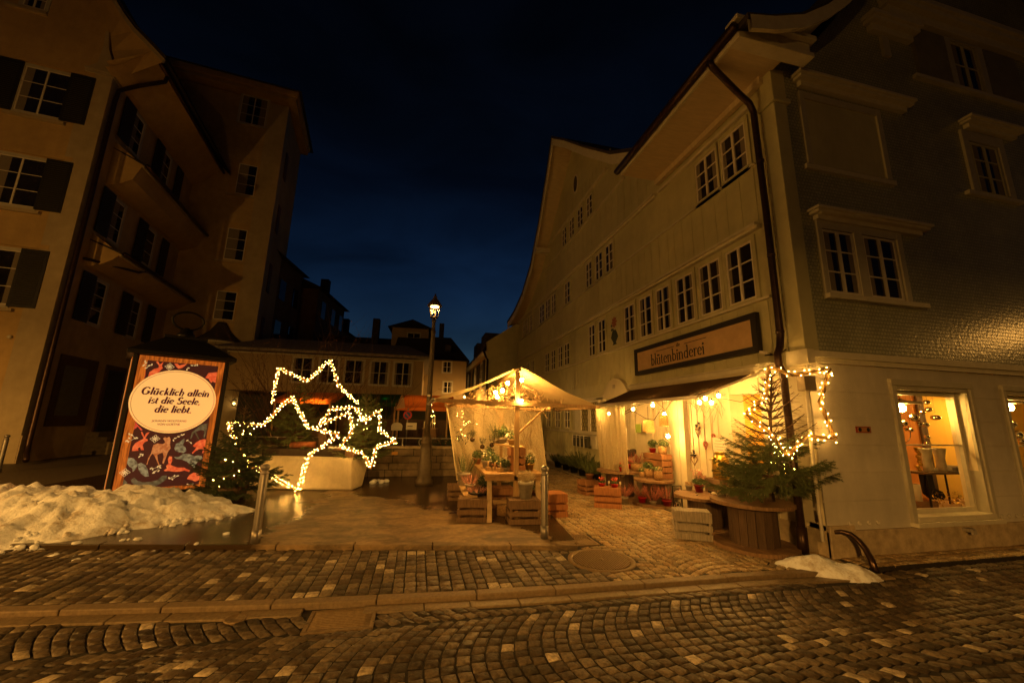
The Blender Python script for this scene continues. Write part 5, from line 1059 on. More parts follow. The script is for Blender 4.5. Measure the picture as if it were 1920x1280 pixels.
ax, ay = site(-4.85, 9.55); o = tag(MB().tube([(-.28, 0, 0), (.28, .03, .015)], .075, 12).build('log', mat('red_log', (.32, .11, .05), .8, .4, 14, .4, 30), loc=(ax, ay, .985), rz=SROT), 'short red brown log lying on the basin cover', 'log')
for i in range(4):
    ax, ay = site(-4.22+i*.08, 9.5+rnd(0, .1)); tag(MB().ball((0, 0, .03), rnd(.035, .05), 8, 5, .7).build('snow_lump', M_snowd, loc=(ax, ay, .91)), 'small lump of snow on the basin cover', 'snow lump', 'snow lumps on the basin')
for i in range(6):
    ax, ay = site(-3.35+rnd(0, .3), 10.3+rnd(-.25, .25)); tag(MB().ball((0, 0, .03), rnd(.05, .09), 8, 5, .6).build('snow_lump', M_snowd, loc=(ax, ay, .08)), 'lump of snow on the ground at the right end of the basin', 'snow lump', 'snow lumps beside the basin')
ax, ay = site(-5.36, 8.1)
fir('potted_fir', 'dark bushy fir in a wooden tub between kiosk and lit star', (ax, ay, .30), 1.55, .88, 3, 14, 9, .02, needle=.032, step=.011, wn=.007, bare=.72, power=1.1)
t = thing('wooden_tub', 'dark round wooden tub holding the fir next to the kiosk', 'tub', (ax, ay, .08)); MB().lathe([(.22, 0), (.26, .26), (.24, .26), (.235, .22), (0, .22)], 16).build('tub', M_spoold, t); MB().lathe([(.236, 0), (.240, .03)], 16, (0, 0, .05)).build('hoop', M_iron, t)
lights(bpy.data.objects['potted_fir'], [((.1, -.35, .25), (.25, -.3, .3)), ((-.1, -.4, .45), (.05, -.38, .52)), ((.1, -.2, 1.0), (.3, -.2, 1.05)), ((-.2, -.4, .1), (0, -.45, .12))], 22, .05)
ax, ay = site(-5.3, 10.0); fir('planter_fir', 'broad fir in the basin behind the largest lit star', (ax, ay, .70), 1.75, .85, 5, 13, 9, .05, needle=.034, step=.013, wn=.008, mats=M_needl2)
ax, ay = site(-3.55, 9.85); fir('planter_fir', 'fir in the right end of the basin behind the small lit star', (ax, ay, .70), 1.55, .80, 8, 13, 9, .08, needle=.034, step=.013, wn=.008, mats=M_needl2)
t = bpy.data.objects['planter_fir.001']; lights(t, [((-.15, -.3, .75), (.2, -.3, 1.0)), ((-.2, -.35, .95), (.1, -.3, .6)), ((-.1, -.3, 1.05), (.15, -.3, .8)), ((0, -.3, .9), (.05, -.2, 1.15))], 16, .08)
ax, ay = site(-4.45, 9.7); tag(MB().box(-.10, .10, -.06, .06, 0, .55).build('post', M_spoold, loc=(ax, ay, .76), rz=SROT), 'short thick wooden post standing on the basin behind star points', 'post')
def shrub(label, loc, H, n, seed, spread, leaves=0, m_=None, cat='shrub', grp=None):
    random.seed(seed); t = thing('bare_shrub', label, cat, loc, 0, grp); m = MB(); lf = MB()
    def br(p, d, l, r, k):
        pts = [p]; q = p
        for i in range(4): d = (d+V((rnd(-.22, .22), rnd(-.22, .22), rnd(-.05, .14)))).normalized(); q = q+d*l/4; pts.append(q)
        m.tube(pts, [r*(1-.17*i) for i in range(5)], 4, False)
        if leaves:
            for i in range(leaves):
                if rnd(0, 1) < .5: leafball(lf, pts[random.randint(1, 4)], .06, 1, .03)
        if k > 0:
            for i in range(3): b = pts[random.randint(1, 4)]; br(b, (d+V((rnd(-.9, .9), rnd(-.9, .9), rnd(-.2, .6)))).normalized(), l*rnd(.45, .7), r*.55, k-1)
    for i in range(n): a = rnd(0, 6.3); br(V((rnd(-.15, .15), rnd(-.15, .15), 0)), V((cos(a)*spread, sin(a)*spread, 1)).normalized(), H*rnd(.5, .8), .013, 2)
    m.build('branches', m_ or M_twig, t, fix=False)
    if leaves: lf.build('leaves', mat('withered_leaf', (.12, .05, .02), .8, .4, 10), t, fix=False)
    return t
for i, (x, y, h, lb) in enumerate(((-7.1, 12.4, 3.2, 'bare shrub with withered leaves climbing the tower house corner'), (-6.1, 11.6, 3.0, 'tall bare shrub left of the highest star point'), (-5.0, 12.0, 2.6, 'wide bare shrub behind the basin firs'), (-4.1, 12.6, 2.5, 'bare shrub in front of the long low building'), (-8.2, 15.5, 4.2, 'tall bare bush in the dark yard beyond the tower house'))):
    ax, ay = site(x, y); shrub(lb, (ax, ay, .08 if y < 11.3 else .7), h, 12, 20+i, .5, 6 if i < 2 else 0, mat('dark_twigs', (.10, .055, .03), .9))
# ------------------------------------------------------------ stone wall with rail, lamp
t = thing('stone_wall', 'low wall of large sandstone blocks behind the street lamp', 'wall', (-5.8, 7.35, .08)); m = MB(); random.seed(4)
for r in range(4):
    x = -4.2
    while x < 3.25:
        l = rnd(.35, .85); x1 = min(x+l, 3.3); m.box(x, x1-.014, rnd(0, .02), .4, r*.185, r*.185+.172); x += l
m.build('blocks', M_stone, t, bevel=.014); MB().box(-4.2, 3.3, .03, .38, 0, .725).build('mortar', M_joint, t); 
m = MB(); x = -4.2
while x < 3.2: l = rnd(.8, 1.2); m.box(x, min(x+l, 3.35)-.008, -.03, .42, .74, .80); x += l
m.build('coping', M_plinth, t, bevel=.01)
m = MB(); m.box(-.06, .10, -.012, .0, .58, .66); m.build('small_plate', mat('yellow_plate', (.55, .28, .05), .6), t)
t = thing('railing', 'thin iron rail with rings along the top of the stone wall', 'railing', (-5.8, 7.5, .88)); m = MB(); m.bar((-4.0, 0, .22), (3.2, 0, .22), .03, .02)
m.build('rail', M_steel, t)
for x in (-3.0, -1.4, .2, 1.8, 3.1): MB().bar((x, 0, 0), (x, 0, .22), .025).build('post', M_steel, t)
for x in (-2.2, -.35, .75): MB().tube([(x+.10*cos(2*pi*i/20), 0, .11+.10*sin(2*pi*i/20)) for i in range(21)], .012, 6, False).build('ring', M_steel, t)
M_lamp = mat('lamp_post_paint', (.085, .065, .04), .5, .2, 14, .15, 60)
def lamp(label, loc, rz=0, lit=0, grp='street lamps', scat=.09):
    t = thing('street_lamp', label, 'street lamp', loc, rz, grp)
    MB().lathe([(.21, 0), (.21, .10), (.17, .14), (.165, .55), (.14, .60), (.14, .85), (.12, .95), (.135, .97), (.135, 1.02), (.115, 1.04), (.115, 1.10), (.07, 1.16)], 16).build('base', M_lamp, t)
    MB().lathe([(.075, 1.1), (.062, 2.6), (.055, 3.75), (.065, 3.77), (.065, 3.83), (.05, 3.85), (.042, 4.06), (.06, 4.08), (.06, 4.12), (.035, 4.14), (.035, 4.18)], 14).build('pole', M_lamp, t)
    m = MB(); m.lathe([(.10, 4.17), (.10, 4.19), (.04, 4.21)], 6)
    for k in range(6): a = k*pi/3+.3; m.bar((.095*cos(a), .095*sin(a), 4.19), (.165*cos(a), .165*sin(a), 4.50), .014)
    for k in range(6): a, b = k*pi/3+.3, (k+1)*pi/3+.3; m.bar((.165*cos(a), .165*sin(a), 4.5), (.165*cos(b), .165*sin(b), 4.5), .016); m.bar((.097*cos(a), .097*sin(a), 4.2), (.097*cos(b), .097*sin(b), 4.2), .012)
    m.build('cage', M_iron, t)
    MB().lathe([(.195, 4.50), (.19, 4.53), (.10, 4.66), (.05, 4.72), (.05, 4.76), (.025, 4.79), (.02, 4.84), (0, 4.85)], 12).build('hood', M_lamp, t)
    MB().lathe([(0, 4.475), (.11, 4.475), (.11, 4.498), (0, 4.498)], 12).build('led_panel', E_led, t)
    m = MB()
    for k in range(6): a, b = k*pi/3+.3, (k+1)*pi/3+.3; m.quad((.094*cos(a), .094*sin(a), 4.2), (.094*cos(b), .094*sin(b), 4.2), (.162*cos(b), .162*sin(b), 4.49), (.162*cos(a), .162*sin(a), 4.49))
    m.build('glass', M_glass, t)
    if lit:
        ld = bpy.data.lights.new('lamp_light', 'AREA'); ld.shape = 'DISK'; ld.size = .2; ld.energy = lit*K_STREET; ld.color = (1.0, .46, .085); lo = bpy.data.objects.new('lamp_light', ld); col.objects.link(lo); lo.parent = t; lo.location = (0, 0, 4.46)
        if not scat: return t
        l2 = bpy.data.lights.new('lantern_scatter', 'POINT'); l2.energy = lit*K_STREET*scat; l2.shadow_soft_size = .12; l2.color = (1.0, .46, .085); lo = bpy.data.objects.new('lantern_scatter', l2); col.objects.link(lo); lo.parent = t; lo.location = (0, 0, 4.35)
    return t
ax, ay = site(-2.07, 10.1); lamp('old style street lamp with lit lantern standing before the low stone wall', (ax, ay, .08), 0, 26, scat=0)
tag(MB().box(-.04, .04, -.085, -.07, 0, .05).build('sticker', M_paper, loc=(ax, ay, 2.2), rz=SROT), 'small white sticker on the street lamp pole', 'sticker')
# lamps of the street behind the viewer: they light the house fronts and the paving
ax, ay = site(-2.5, -9.5); lamp('street lamp across the street, behind the viewer', (ax, ay, -.06), 0, 5200)
ax, ay = site(-13.5, .5); lamp('street lamp before the ochre house, beyond the left edge of the view', (ax, ay, -.06), 0, 2000, scat=.58)
lamp('street lamp by the house front beyond the right edge of the view', (9.6, -2.3, -.06), 0, 70, scat=.6)
# ------------------------------------------------------------ bollards
def bollard(label, x, y, z=.08):
    t = thing('bollard', label, 'bollard', (x, y, z), 0, 'grey steel bollards'); MB().lathe([(.055, 0), (.055, .16)], 16).build('sleeve', M_steel, t); MB().lathe([(.049, .16), (.049, .165), (.049, .80), (.045, .815), (.045, .825)], 16).build('post', M_steel, t)
    MB().lathe([(.045, .825), (.052, .83), (.052, .845), (.036, .86), (.036, .875), (.052, .89), (.056, .915), (.046, .94), (.02, .952), (0, .954)], 16).build('cap', M_steel, t)
ax, ay = site(-3.17, 5.36); bollard('steel bollard at the right tip of the snow bank', ax, ay)
ax, ay = site(.50, 5.83); bollard('steel bollard at the plaza corner in front of the stall', ax, ay)
bollard('steel bollard far left beside the ochre house corner', -15.62, 8.95, .07)
# ------------------------------------------------------------ behind the wall: sign, boards, stalls, houses
ax, ay = site(-3.2, 12.5)
t = thing('no_parking_sign', 'round red and blue no parking sign on a thin post behind the wall', 'traffic sign', (ax, ay, .76), SROT)
MB().tube([(0, .02, 0), (0, .02, 1.2)], .022, 8).build('post', M_steel, t)
def disc(name, r, y0, y1, m_, z, par): MB().prism([(r*cos(2*pi*i/28), z+r*sin(2*pi*i/28)) for i in range(28)], y0, y1).build(name, m_, par)
disc('plate', .135, -.012, 0, mat('sign_red', (.42, .02, .02), .5), .99, t); disc('blue_field', .095, -.016, -.012, mat('sign_blue', (.02, .05, .20), .5), .99, t)
m = MB(); m.bar((-.07, -.018, 1.06), (.07, -.018, .92), .032, .003, (0, 1, 0)); m.build('red_bar', mat('sign_red', (.42, .02, .02)), t)
MB().box(-.02, .30, -.012, 0, .55, .76).build('lower_plate', M_paper, t); m = MB(); m.box(.02, .18, -.016, -.012, .645, .665); m.build('black_dash', M_ink, t)
ax, ay = site(-3.5, 12.45); tag(MB().prism([(-.16, 0)]+[(.17*cos(pi-pi*i/12)+0, .12+.12*sin(pi-pi*i/12)) for i in range(13)]+[(.16, 0)], 0, .03).build('white_board', M_paper, loc=(ax, ay, 1.28), rz=SROT), 'white round topped board left of the no parking post', 'board')
def far_stall(label, xs, Y, z0, z1, canvas, back, grp):
    ax, ay = site((xs[0]+xs[1])/2, Y); t = thing('far_stall', label, 'market stall', (ax, ay, .76), SROT, grp); w = (xs[1]-xs[0])/2
    m = MB(); m.add([(-w, -1, z0), (w, -1, z0), (w, 0, z1), (-w, 0, z1), (w, 1, z0), (-w, 1, z0)], [(0, 1, 2, 3), (3, 2, 4, 5)]); m.add([(-w, -1, z0-.12), (w, -1, z0-.12), (w, -1, z0+.005), (-w, -1, z0+.005)], [(0, 1, 2, 3)]); m.build('canopy', canvas, t)
    MB().box(-w, w, .9, .95, 0, z0).build('back_wall', back, t)
    for x in (-w+.05, w-.05): MB().bar((x, -.9, 0), (x, -.9, z0), .05).build('post', M_beam, t)
    MB().box(-w+.1, w-.1, -.8, -.2, 0, .85).build('counter', M_spoold, t); return t
M_orc = cloth_mat('orange_canvas', (.62, .22, .06), .5); M_grc = cloth_mat('green_canvas', (.03, .07, .03), .3); M_dgw = mat('dark_green_boards', (.012, .022, .014), .8)
t = far_stall('stall with glowing orange canopy behind the no parking sign', (-4.05, -2.2), 15.2, 1.28, 1.76, M_orc, M_dgw, 'stalls behind the stone wall'); o = MB().tube([(-.8, -.3, 1.2), (.8, -.3, 1.2)], .02, 6).build('light_tube', E_orange, t)
m = MB(); m.add([(-.95, -1.02, 1.2), (-.6, -1.05, 1.25), (-.7, -1.02, 1.7), (-.9, -.6, 1.72)], [(0, 1, 2, 3)]); m.build('canopy_flap', M_net2, t)
t = far_stall('dark green stall left of the orange canopy', (-6.4, -4.2), 15.6, 1.42, 1.8, M_grc, M_dgw, 'stalls behind the stone wall')
for x in (-.3, .55): MB().ball((x, -.5, 1.55), .05).build('green_lamp', E_green, t)
t = far_stall('stall with orange strip light seen between the stars', (-8.6, -6.5), 15.4, 1.45, 1.8, M_orc, M_dgw, 'stalls behind the stone wall'); MB().box(-.6, .9, -.95, -.9, 1.36, 1.42).build('light_tube', E_orange, t)
ax, ay = site(-2.72, 13.6); t = thing('lit_shelf', 'small lit wooden display shelf with fairy light tree behind the lamp post', 'display', (ax, ay, .76), SROT)
MB().box(-.22, .22, 0, .3, 0, .55).build('cabinet', M_spool, t); MB().box(-.24, .24, -.02, .32, .55, .58).build('top', M_beam, t)
m = MB()
for i in range(6): m.tube([(-.2+.07*i, .1, .58), (-.2+.07*i, .1, .8+.1*(i % 3))], .018, 6)
m.build('candles', M_candle, t); lf = MB(); leafball(lf, (0, .15, 1.05), .17, 120, .03, 1.6); lf.build('small_tree', M_leaf, t); lights(t, [((-.05, .0, .85), (.05, .0, 1.3)), ((.1, .0, .7), (0, 0, 1.2))], 14, .07, 'light_chain'); MB().ball((0, .05, 1.36), .025).build('lamp', E_candle, t)
random.seed(9)
for i, (x, z) in enumerate(((-4.4, .5), (-3.7, .45), (-2.5, .55), (-5.1, .5), (-2.0, .5), (-1.4, .5))):
    ax, ay = site(x, 12.2+rnd(0, .3)); t = thing('border_shrub', ('low leafy shrub behind the rail under the small lit star', 'low leafy shrub behind the rail at the white board', 'low leafy shrub behind the rail right of the lamp post', 'low leafy shrub behind the basin', 'low leafy shrub behind the left net of the stall', 'low leafy shrub on the terrace hidden by the stall')[i], 'shrub', (ax, ay, .74), 0, 'low shrubs on the terrace'); lf = MB(); leafball(lf, (0, 0, .2), .32, 260, .045, .75); lf.build('leaves', M_leafd, t, fix=False)
    m = MB(); [m.tube([(0, 0, 0), (rnd(-.2, .2), rnd(-.2, .2), .3)], .008, 4) for k in range(6)]; m.build('stems', M_twig, t)
B_ = thing('long_building', 'long low building with four double windows behind the stars', 'building', (*site(-4.5, 19.5), 0), -.02)
FB = basis((0, 0, 0), (1, 0, 0), (0, -1, 0)); M_lb = mat('beige_render', (.36, .27, .15), .85, .1, 2, .2)
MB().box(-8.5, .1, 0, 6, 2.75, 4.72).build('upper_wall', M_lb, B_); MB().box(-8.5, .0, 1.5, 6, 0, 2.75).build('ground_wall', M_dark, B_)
for a in (-.85, -1.95, -3.1, -4.25, -5.4): window(B_, FB, a-.42, a+.42, 3.2, 4.35, sash=2, rows=2, casing=.06, wm=M_casing)
m = MB(); m.add([(-9, -.6, 4.62), (.55, -.6, 4.62), (-.9, 3.2, 5.75), (-8, 3.2, 5.75), (.55, 7, 4.62), (-9, 7, 4.62), (-9, -.6, 4.5), (.55, -.6, 4.5), (.55, 7, 4.5), (-9, 7, 4.5)], [(0, 1, 2, 3), (1, 4, 2), (4, 5, 3, 2), (5, 0, 3), (0, 6, 7, 1), (1, 7, 8, 4), (9, 8, 7, 6)]); m.build('roof', mat('snow_dusted_roof', (.12, .10, .085), .8, .3, 6, .4, 20, c2=(.34, .31, .28)), B_)
MB().box(-8.6, .12, -.03, 0, 4.45, 4.62).build('eaves_board', M_casing, B_)
Bt = thing('roof_tower_house', 'dark roofed house with a square roof tower and pointed cap behind the long building', 'building', (*site(-8.0, 28), 0), -.05)
MB().box(-.7, 1.9, 0, 2.6, 0, 8.15).build('tower_wall', M_lb, Bt); m = MB(); m.add([(-1.0, -.3, 8.1), (2.2, -.3, 8.1), (2.2, 2.9, 8.1), (-1, 2.9, 8.1), (.6, 1.3, 9.1)], [(0, 1, 4), (1, 2, 4), (2, 3, 4), (3, 0, 4), (0, 3, 2, 1)]); m.build('tower_roof', M_roof, Bt)
m = MB(); m.add([(-7, .5, 5.5), (0, .5, 5.5), (0, 5, 8.2), (-7, 5, 8.2)], [(0, 1, 2, 3)]); m.box(-7, 0, .6, 6, 0, 5.5); m.build('main_roof', M_roof, Bt); MB().box(-2.6, -2.1, 3, 3.6, 7.0, 9.4).build('chimney', M_roof, Bt)
FT = basis((0, 0, 0), (1, 0, 0), (0, -1, 0)); window(Bt, FT, .4, 1.3, 7.05, 7.75, casing=.05, rows=2, curtain=False, wm=M_casing); MB(FT).box(.25, 1.35, 0, .03, 6.30, 6.78).build('lit_window', E_win, Bt)
Bs = thing('steep_roof_house', 'beige house with steep dark roof and small windows at the far end of the lane', 'building', (*site(-6.4, 26), 0), -.06)
MB().box(-1.5, 3.4, 0, 5, 0, 5.55).build('wall', M_lb, Bs); m = MB(); m.add([(-1.5, -.3, 5.5), (3.6, -.3, 5.5), (2.3, 2.5, 7.6), (-1.5, 2.5, 7.6), (3.6, 5, 5.5), (-1.5, 5, 5.5)], [(0, 1, 2, 3), (1, 4, 2), (4, 5, 3, 2), (5, 0, 3), (0, 5, 4, 1)]); m.build('roof', M_roof, Bs); MB().box(1.4, 1.75, 2.2, 2.6, 7.0, 8.6).build('chimney', M_roof, Bs)
for a, z in ((1.8, 4.7), (1.9, 3.35), (.2, 4.7)): window(Bs, FT, a, a+.6, z, z+.75, casing=.06, rows=2, wm=M_white)
MB(FT).box(.25, .62, 0, .03, 3.2, 4.1).build('lit_window', E_win2, Bs); MB().box(1.9, 2.3, .1, .4, 6.2, 6.6).build('dormer', M_roof, Bs)
Ah = thing('lane_house', 'low house with dark shutters and dormers beyond the boarded house in the lane', 'house')
AF = basis((-1.62, 0, 0), (0, 1, 0), (-1, 0, 0)); MB(AF).box(17.3, 41, -3, 0, 0, 5.3).build('wall', M_ochre, Ah)
m = MB(); m.add([(-1.9, 17.0, 5.55), (-1.9, 41, 5.55), (1.5, 41, 8.3), (1.5, 17, 8.3), (-1.9, 17, 5.42), (-1.9, 41, 5.42)], [(0, 3, 2, 1), (0, 1, 5, 4)]); rf = m.build('roof', M_roof, Ah); m = MB(); m.box(-1.9, -1.6, 17.1, 41, 5.3, 5.42); m.build('eaves_board', M_trim, Ah)
for y in (18.6, 21.2, 25, 30): window(Ah, AF, y, y+1.0, 3.6, 5.0, casing=.08, rows=3); MB(AF).box(y-.75, y-.08, .03, .07, 3.5, 5.05).build('shutter', M_shut, Ah); MB(AF).box(y+1.08, y+1.75, .03, .07, 3.5, 5.05).build('shutter', M_shut, Ah)
for y in (19, 22.5): MB().box(-1.5, 1, y, y+1.6, 6.0, 6.9).build('dormer', M_roof, Ah)
MB().box(-1.7, .1, 16.9, 17.3, 0, 5.9).build('boarded_end', M_side, Ah); m = MB(); m.add([(-1.75, 16.88, 5.9), (.1, 16.88, 5.9), (.1, 16.88, 7.2), (-1.75, 17.29, 5.9), (.1, 17.29, 5.9), (.1, 17.29, 7.2)], [(0, 1, 2), (3, 5, 4), (0, 2, 5, 3)]); m.build('boarded_gable', M_side, Ah)
m = MB(); [m.box(-1.7+i*.28, -1.67+i*.28, 16.885, 16.9, 0, 5.9) for i in range(7)]; m.build('cover_strips', M_side, Ah)
MB().tube([(-1.9, 17.1, 5.5), (-1.75, 17.05, 5.1), (-1.68, 16.85, 4.9), (-1.68, 16.85, 0)], .06, 8).build('downpipe', M_pipe, Ah)

t = thing('lane_lantern', 'lantern hung on a wire across the lane, behind the stall roof', 'lantern', (-2.5, 20.0, 3.0))
m = MB(); m.lathe([(.02, .30), (.14, .20), (.14, .18)], 6); m.lathe([(.10, -.14), (.10, -.12)], 6)
for k in range(6): a = k*pi/3; m.bar((.085*cos(a), .085*sin(a), -.12), (.12*cos(a), .12*sin(a), .18), .012)
m.build('cage', M_iron, t); MB().ball((0, 0, 0), .06).build('bulb', E_candle, t); MB().tube([(-1.6, .2, .42), (0, 0, .30), (.88, 0, .40)], .008, 5).build('wire', M_cable, t)
ld = bpy.data.lights.new('lantern_light', 'POINT'); ld.energy = 330*K_STREET; ld.shadow_soft_size = .06; ld.color = (1.0, .50, .11); lo = bpy.data.objects.new('lantern_light', ld); col.objects.link(lo); lo.parent = t; lo.location = (0, 0, -.18)
# ------------------------------------------------------------ market stall
random.seed(21)
S_ = thing('market_stall', 'wooden market stall with pale gabled canvas roof, lit from inside', 'market stall', (-3.58, 2.30, .08))
pm = mat('pale_post', (.42, .27, .12), .6, .25, 5, .2, 30, stretch=(8, 8, .8))
MB().bar((0, 0, 0), (0, 0, 2.42), .075, .06, (0, 1, 0)).build('post', pm, S_, bevel=.004); MB().bar((.08, 1.75, 0), (.08, 1.75, 2.42), .075, .06, (0, 1, 0)).build('post', pm, S_, bevel=.004)
MB().bar((-1.38, -.05, 1.87), (1.45, -.05, 1.83), .045, .06).build('cross_beam', pm, S_); MB().bar((-1.12, 1.70, 1.86), (1.18, 1.70, 1.81), .045, .06).build('cross_beam', M_beam, S_)
MB().bar((0, -.15, 2.43), (.08, 2.1, 2.41), .05, .06).build('ridge_beam', M_beam, S_); MB().bar((.02, -.02, 1.35), (.52, -.02, 1.80), .03, .03).build('brace', pm, S_)
MB().bar((.62, -.04, 1.80), (.75, 1.7, 1.80), .04).build('side_rail', M_beam, S_); MB().bar((-1.05, 0, 1.83), (-1.0, 1.72, 1.83), .04).build('side_rail', M_beam, S_)
def slope(sx, xe, ze):
    m = MB(); vs = []; fs = []; nu, nv = 14, 10
    for j in range(nv+1):
        y = -.15+2.35*j/nv
        for i in range(nu+1):
            u = i/nu; x = .02*(1-u)+xe*u; z = 2.475+(ze-2.475)*u-.05*sin(pi*u)*(.4+.6*sin(pi*j/nv))+.012*sin(9*u+j)
            vs.append((x, y+.02*u, z))
    for j in range(nv):
        for i in range(nu): a = j*(nu+1)+i; fs.append((a, a+1, a+nu+2, a+nu+1))
    m.add(vs, fs, True)
    return m.build('canopy', M_canvas, S_)
slope(-1, -1.42, 1.88); slope(1, 1.44, 1.84)
MB().tube([(-1.43, -.15, 1.88), (-1.43, 2.2, 1.88)], .03, 8).build('eaves_pole', M_steel, S_); MB().tube([(1.45, -.15, 1.835), (1.45, 2.2, 1.835)], .03, 8).build('eaves_pole', pm, S_)
def curtain(name, top, bot, n, rows, amp, m_, parent=None, seed=1, folds=9):
    import mathutils.noise as mn
    vs = []; fs = []
    def at(P, u):
        P = [V(p) for p in P]; L_ = [0]
        for a, b in zip(P, P[1:]): L_.append(L_[-1]+(b-a).length)
        d = u*L_[-1]
        for i in range(len(P)-1):
            if d <= L_[i+1] or i == len(P)-2: return P[i].lerp(P[i+1], (d-L_[i])/(L_[i+1]-L_[i]))
    for j in range(rows+1):
        v = j/rows
        for i in range(n+1):
            u = i/n; a, b = at(top, u), at(bot, u); p = a.lerp(b, v); k = amp*(.3+.7*v)
            w = sin(u*folds*2*pi+2*mn.noise(V((u*5, v*2, seed))))+.6*mn.noise(V((u*14, v*1.5, seed+3)))
            vs.append((p.x+k*.35*w, p.y+k*w, p.z-.03*abs(sin(u*folds*pi))*(1-v)))
    for j in range(rows):
        for i in range(n): a = j*(n+1)+i; fs.append((a, a+1, a+n+2, a+n+1))
    m = MB(); m.add(vs, fs, True); return m.build(name, m_, parent, fix=False)
o = curtain('net_curtain', [(-4.74, 2.75, 1.93), (-4.68, 3.98, 1.93), (-3.6, 4.0, 1.90), (-2.64, 4.0, 1.87)], [(-4.46, 3.3, .55), (-4.36, 3.98, .45), (-3.55, 4.02, .40), (-2.44, 4.0, .38)], 120, 30, .035, M_net, seed=2); tag(o, 'pale net hung round the back and left of the stall', 'net')
# bare twigs tied along the gable and behind the net
t = thing('twig_garland', 'tangle of pale bare twigs hanging under the stall gable', 'garland', (-3.6, 2.5, 1.95)); m = MB()
for i in range(230):
    x = rnd(-1.05, .9); zmax = .45*(1-abs(x)/1.25); p = V((x, rnd(-.1, .9), rnd(-.04, max(.02, zmax)))); d = V((rnd(-1, 1), rnd(-.5, .5), rnd(-.7, .7))).normalized(); l = rnd(.15, .4)
    pts = [p+d*l*k/4+V((0, 0, -.05*sin(k/4*pi))) for k in range(5)]
    if all(q.z < .50*(1-abs(q.x)/1.35) for q in pts): m.tube(pts, .0035, 4, False)
for i in range(70):
    x = rnd(.1, .9); p = V((x, 1.42, rnd(-.9, -.1))); m.tube([p, p+V((rnd(-.1, .1), 0, rnd(-.35, -.1)))], .003, 3, False)
m.build('twigs', mat('pale_twigs', (.32, .20, .09), .85, .3, 12), t, fix=False)
def bulb_thing(label, p, group, cat='light bulb', r=.030, cord=None):
    t = thing('light_bulb', label, cat, p, 0, group)
    MB().ball((0, 0, 0), r, 12, 8, 1.1).build('glass_bulb', E_bulb, t); MB().lathe([(.014, r*.9), (.016, r+.03), (.010, r+.045)], 8).build('socket', M_black, t)
    return t
for i, (x, y, z, lb) in enumerate(((-3.88, 2.75, 2.14, 'lowest bulb of the cluster under the stall ridge'), (-3.74, 2.80, 2.19, 'bulb right in the cluster left of the stall post'), (-3.80, 3.0, 2.08, 'rear bulb of the cluster left of the stall post'), (-3.68, 2.62, 2.31, 'upper bulb close under the stall ridge'), (-3.47, 2.42, 2.36, 'bulb right of the stall post under the ridge'), (-3.50, 2.62, 2.30, 'rear bulb right of the stall post'))): bulb_thing('bare '+lb, (x, y, z), 'bulbs in the stall')
bulb_thing('single bare bulb on the stall cross beam beside the front post', (-3.53, 2.20, 1.985), 'bulbs in the stall', r=.024)
t = thing('stall_cable', 'thin dark cable looping under the right slope of the stall roof', 'cable', (-3.6, 2.4, 2.0)); m = MB(); m.tube([(.1+.32*(1-cos(a))*.5+.22*sin(a), .15, .16+.16*cos(a)) for a in [k*.35 for k in range(16)]], .004, 4, False); m.tube([(-.3, .3, .15), (-.1, 0, .02), (.05, -.1, .0)], .004, 4); m.build('cable', M_cable, t)
# ------------------------------------------------------------ crates
def crate(label, x, y, z, w, d, h, rz, m_, group=None, slats=3, top=True, gap=.034, upright=False, name='crate'):
    t = thing(name, label, 'crate', (x, y, z), rz, group); k = .012; sh = (h-gap*(slats-1))/slats
    hs = [.44, .28, .28] if slats == 3 else [1/slats]*slats
    def slatz():
        zz = h
        for f in hs:
            hh = (h-gap*(slats-1))*f; yield zz-hh, zz; zz -= hh+gap
    for y0 in (-d/2, d/2-k):
        m = MB(); [m.box(-w/2+rnd(-.004, .002), w/2+rnd(-.002, .004), y0, y0+k, a, b) for a, b in slatz()]; m.build('long_side', m_, t, bevel=.002)
    for x0 in (-w/2+.002, w/2-k-.002):
        m = MB(); [m.box(x0, x0+k, -d/2+k+.001, d/2-k-.001, a+.001, b-.001) for a, b in slatz()]; s = -1 if x0 > 0 else 1; xx = x0+(k if s > 0 else -.028)
        for yy in (-d/2+k+.001, d/2-k-.031): m.box(xx, xx+.028, yy, yy+.03, .0, h-.002)
        m.build('end_panel', m_, t, bevel=.002)
    m = MB(); n = 4; a = (d-.03)/n
    for i in range(n): m.box(-w/2+.005, w/2-.005, -d/2+.012+i*a, -d/2+.012+(i+1)*a-.025, h+.001, h+.011)
    if top: m.build('top_slats', m_, t, bevel=.002)
    m = MB(); [m.box(-w/2+.02, w/2-.02, -d/2+.02+i*a, -d/2+.02+(i+1)*a-.02, .0, .01) for i in range(n)]; m.build('base_slats', m_, t)
    return t
M_cr3 = mat('dark_crate_wood', (.26, .12, .05), .7, .35, 5, .35, 30, stretch=(9, 1, 1)); M_cr4 = mat('red_crate_wood', (.36, .15, .055), .7, .35, 5, .35, 30, stretch=(9, 1, 1))
crate('dark wooden crate on wet paving at the left front of the stall', -4.28, 2.36, .08, .46, .38, .33, -.16, M_crate2)
crate('wooden crate carrying the grass bucket in front of the stall', -3.50, 2.12, .08, .50, .40, .34, -.08, M_crate2)
crate('reddish wooden crate on the lane behind the plaza bollard', -2.80, 2.72, .03, .44, .42, .37, -.02, M_cr4)
crate('small crate under the left end of the low stall plank', -4.38, 4.05, .08, .34, .34, .28, 0, M_crate2)
crate('upended crate standing on the stall table as shelf support', -3.50, 2.62, .81, .26, .30, .37, .0, M_cr3, top=False)
crate('crate half hidden under the stall table', -3.62, 3.3, .08, .42, .34, .34, 0, M_cr3)
crate('crate with two red cyclamen pots beside the cable spools', -1.47, 3.22, .03, .52, .36, .36, -.47, M_cr4)
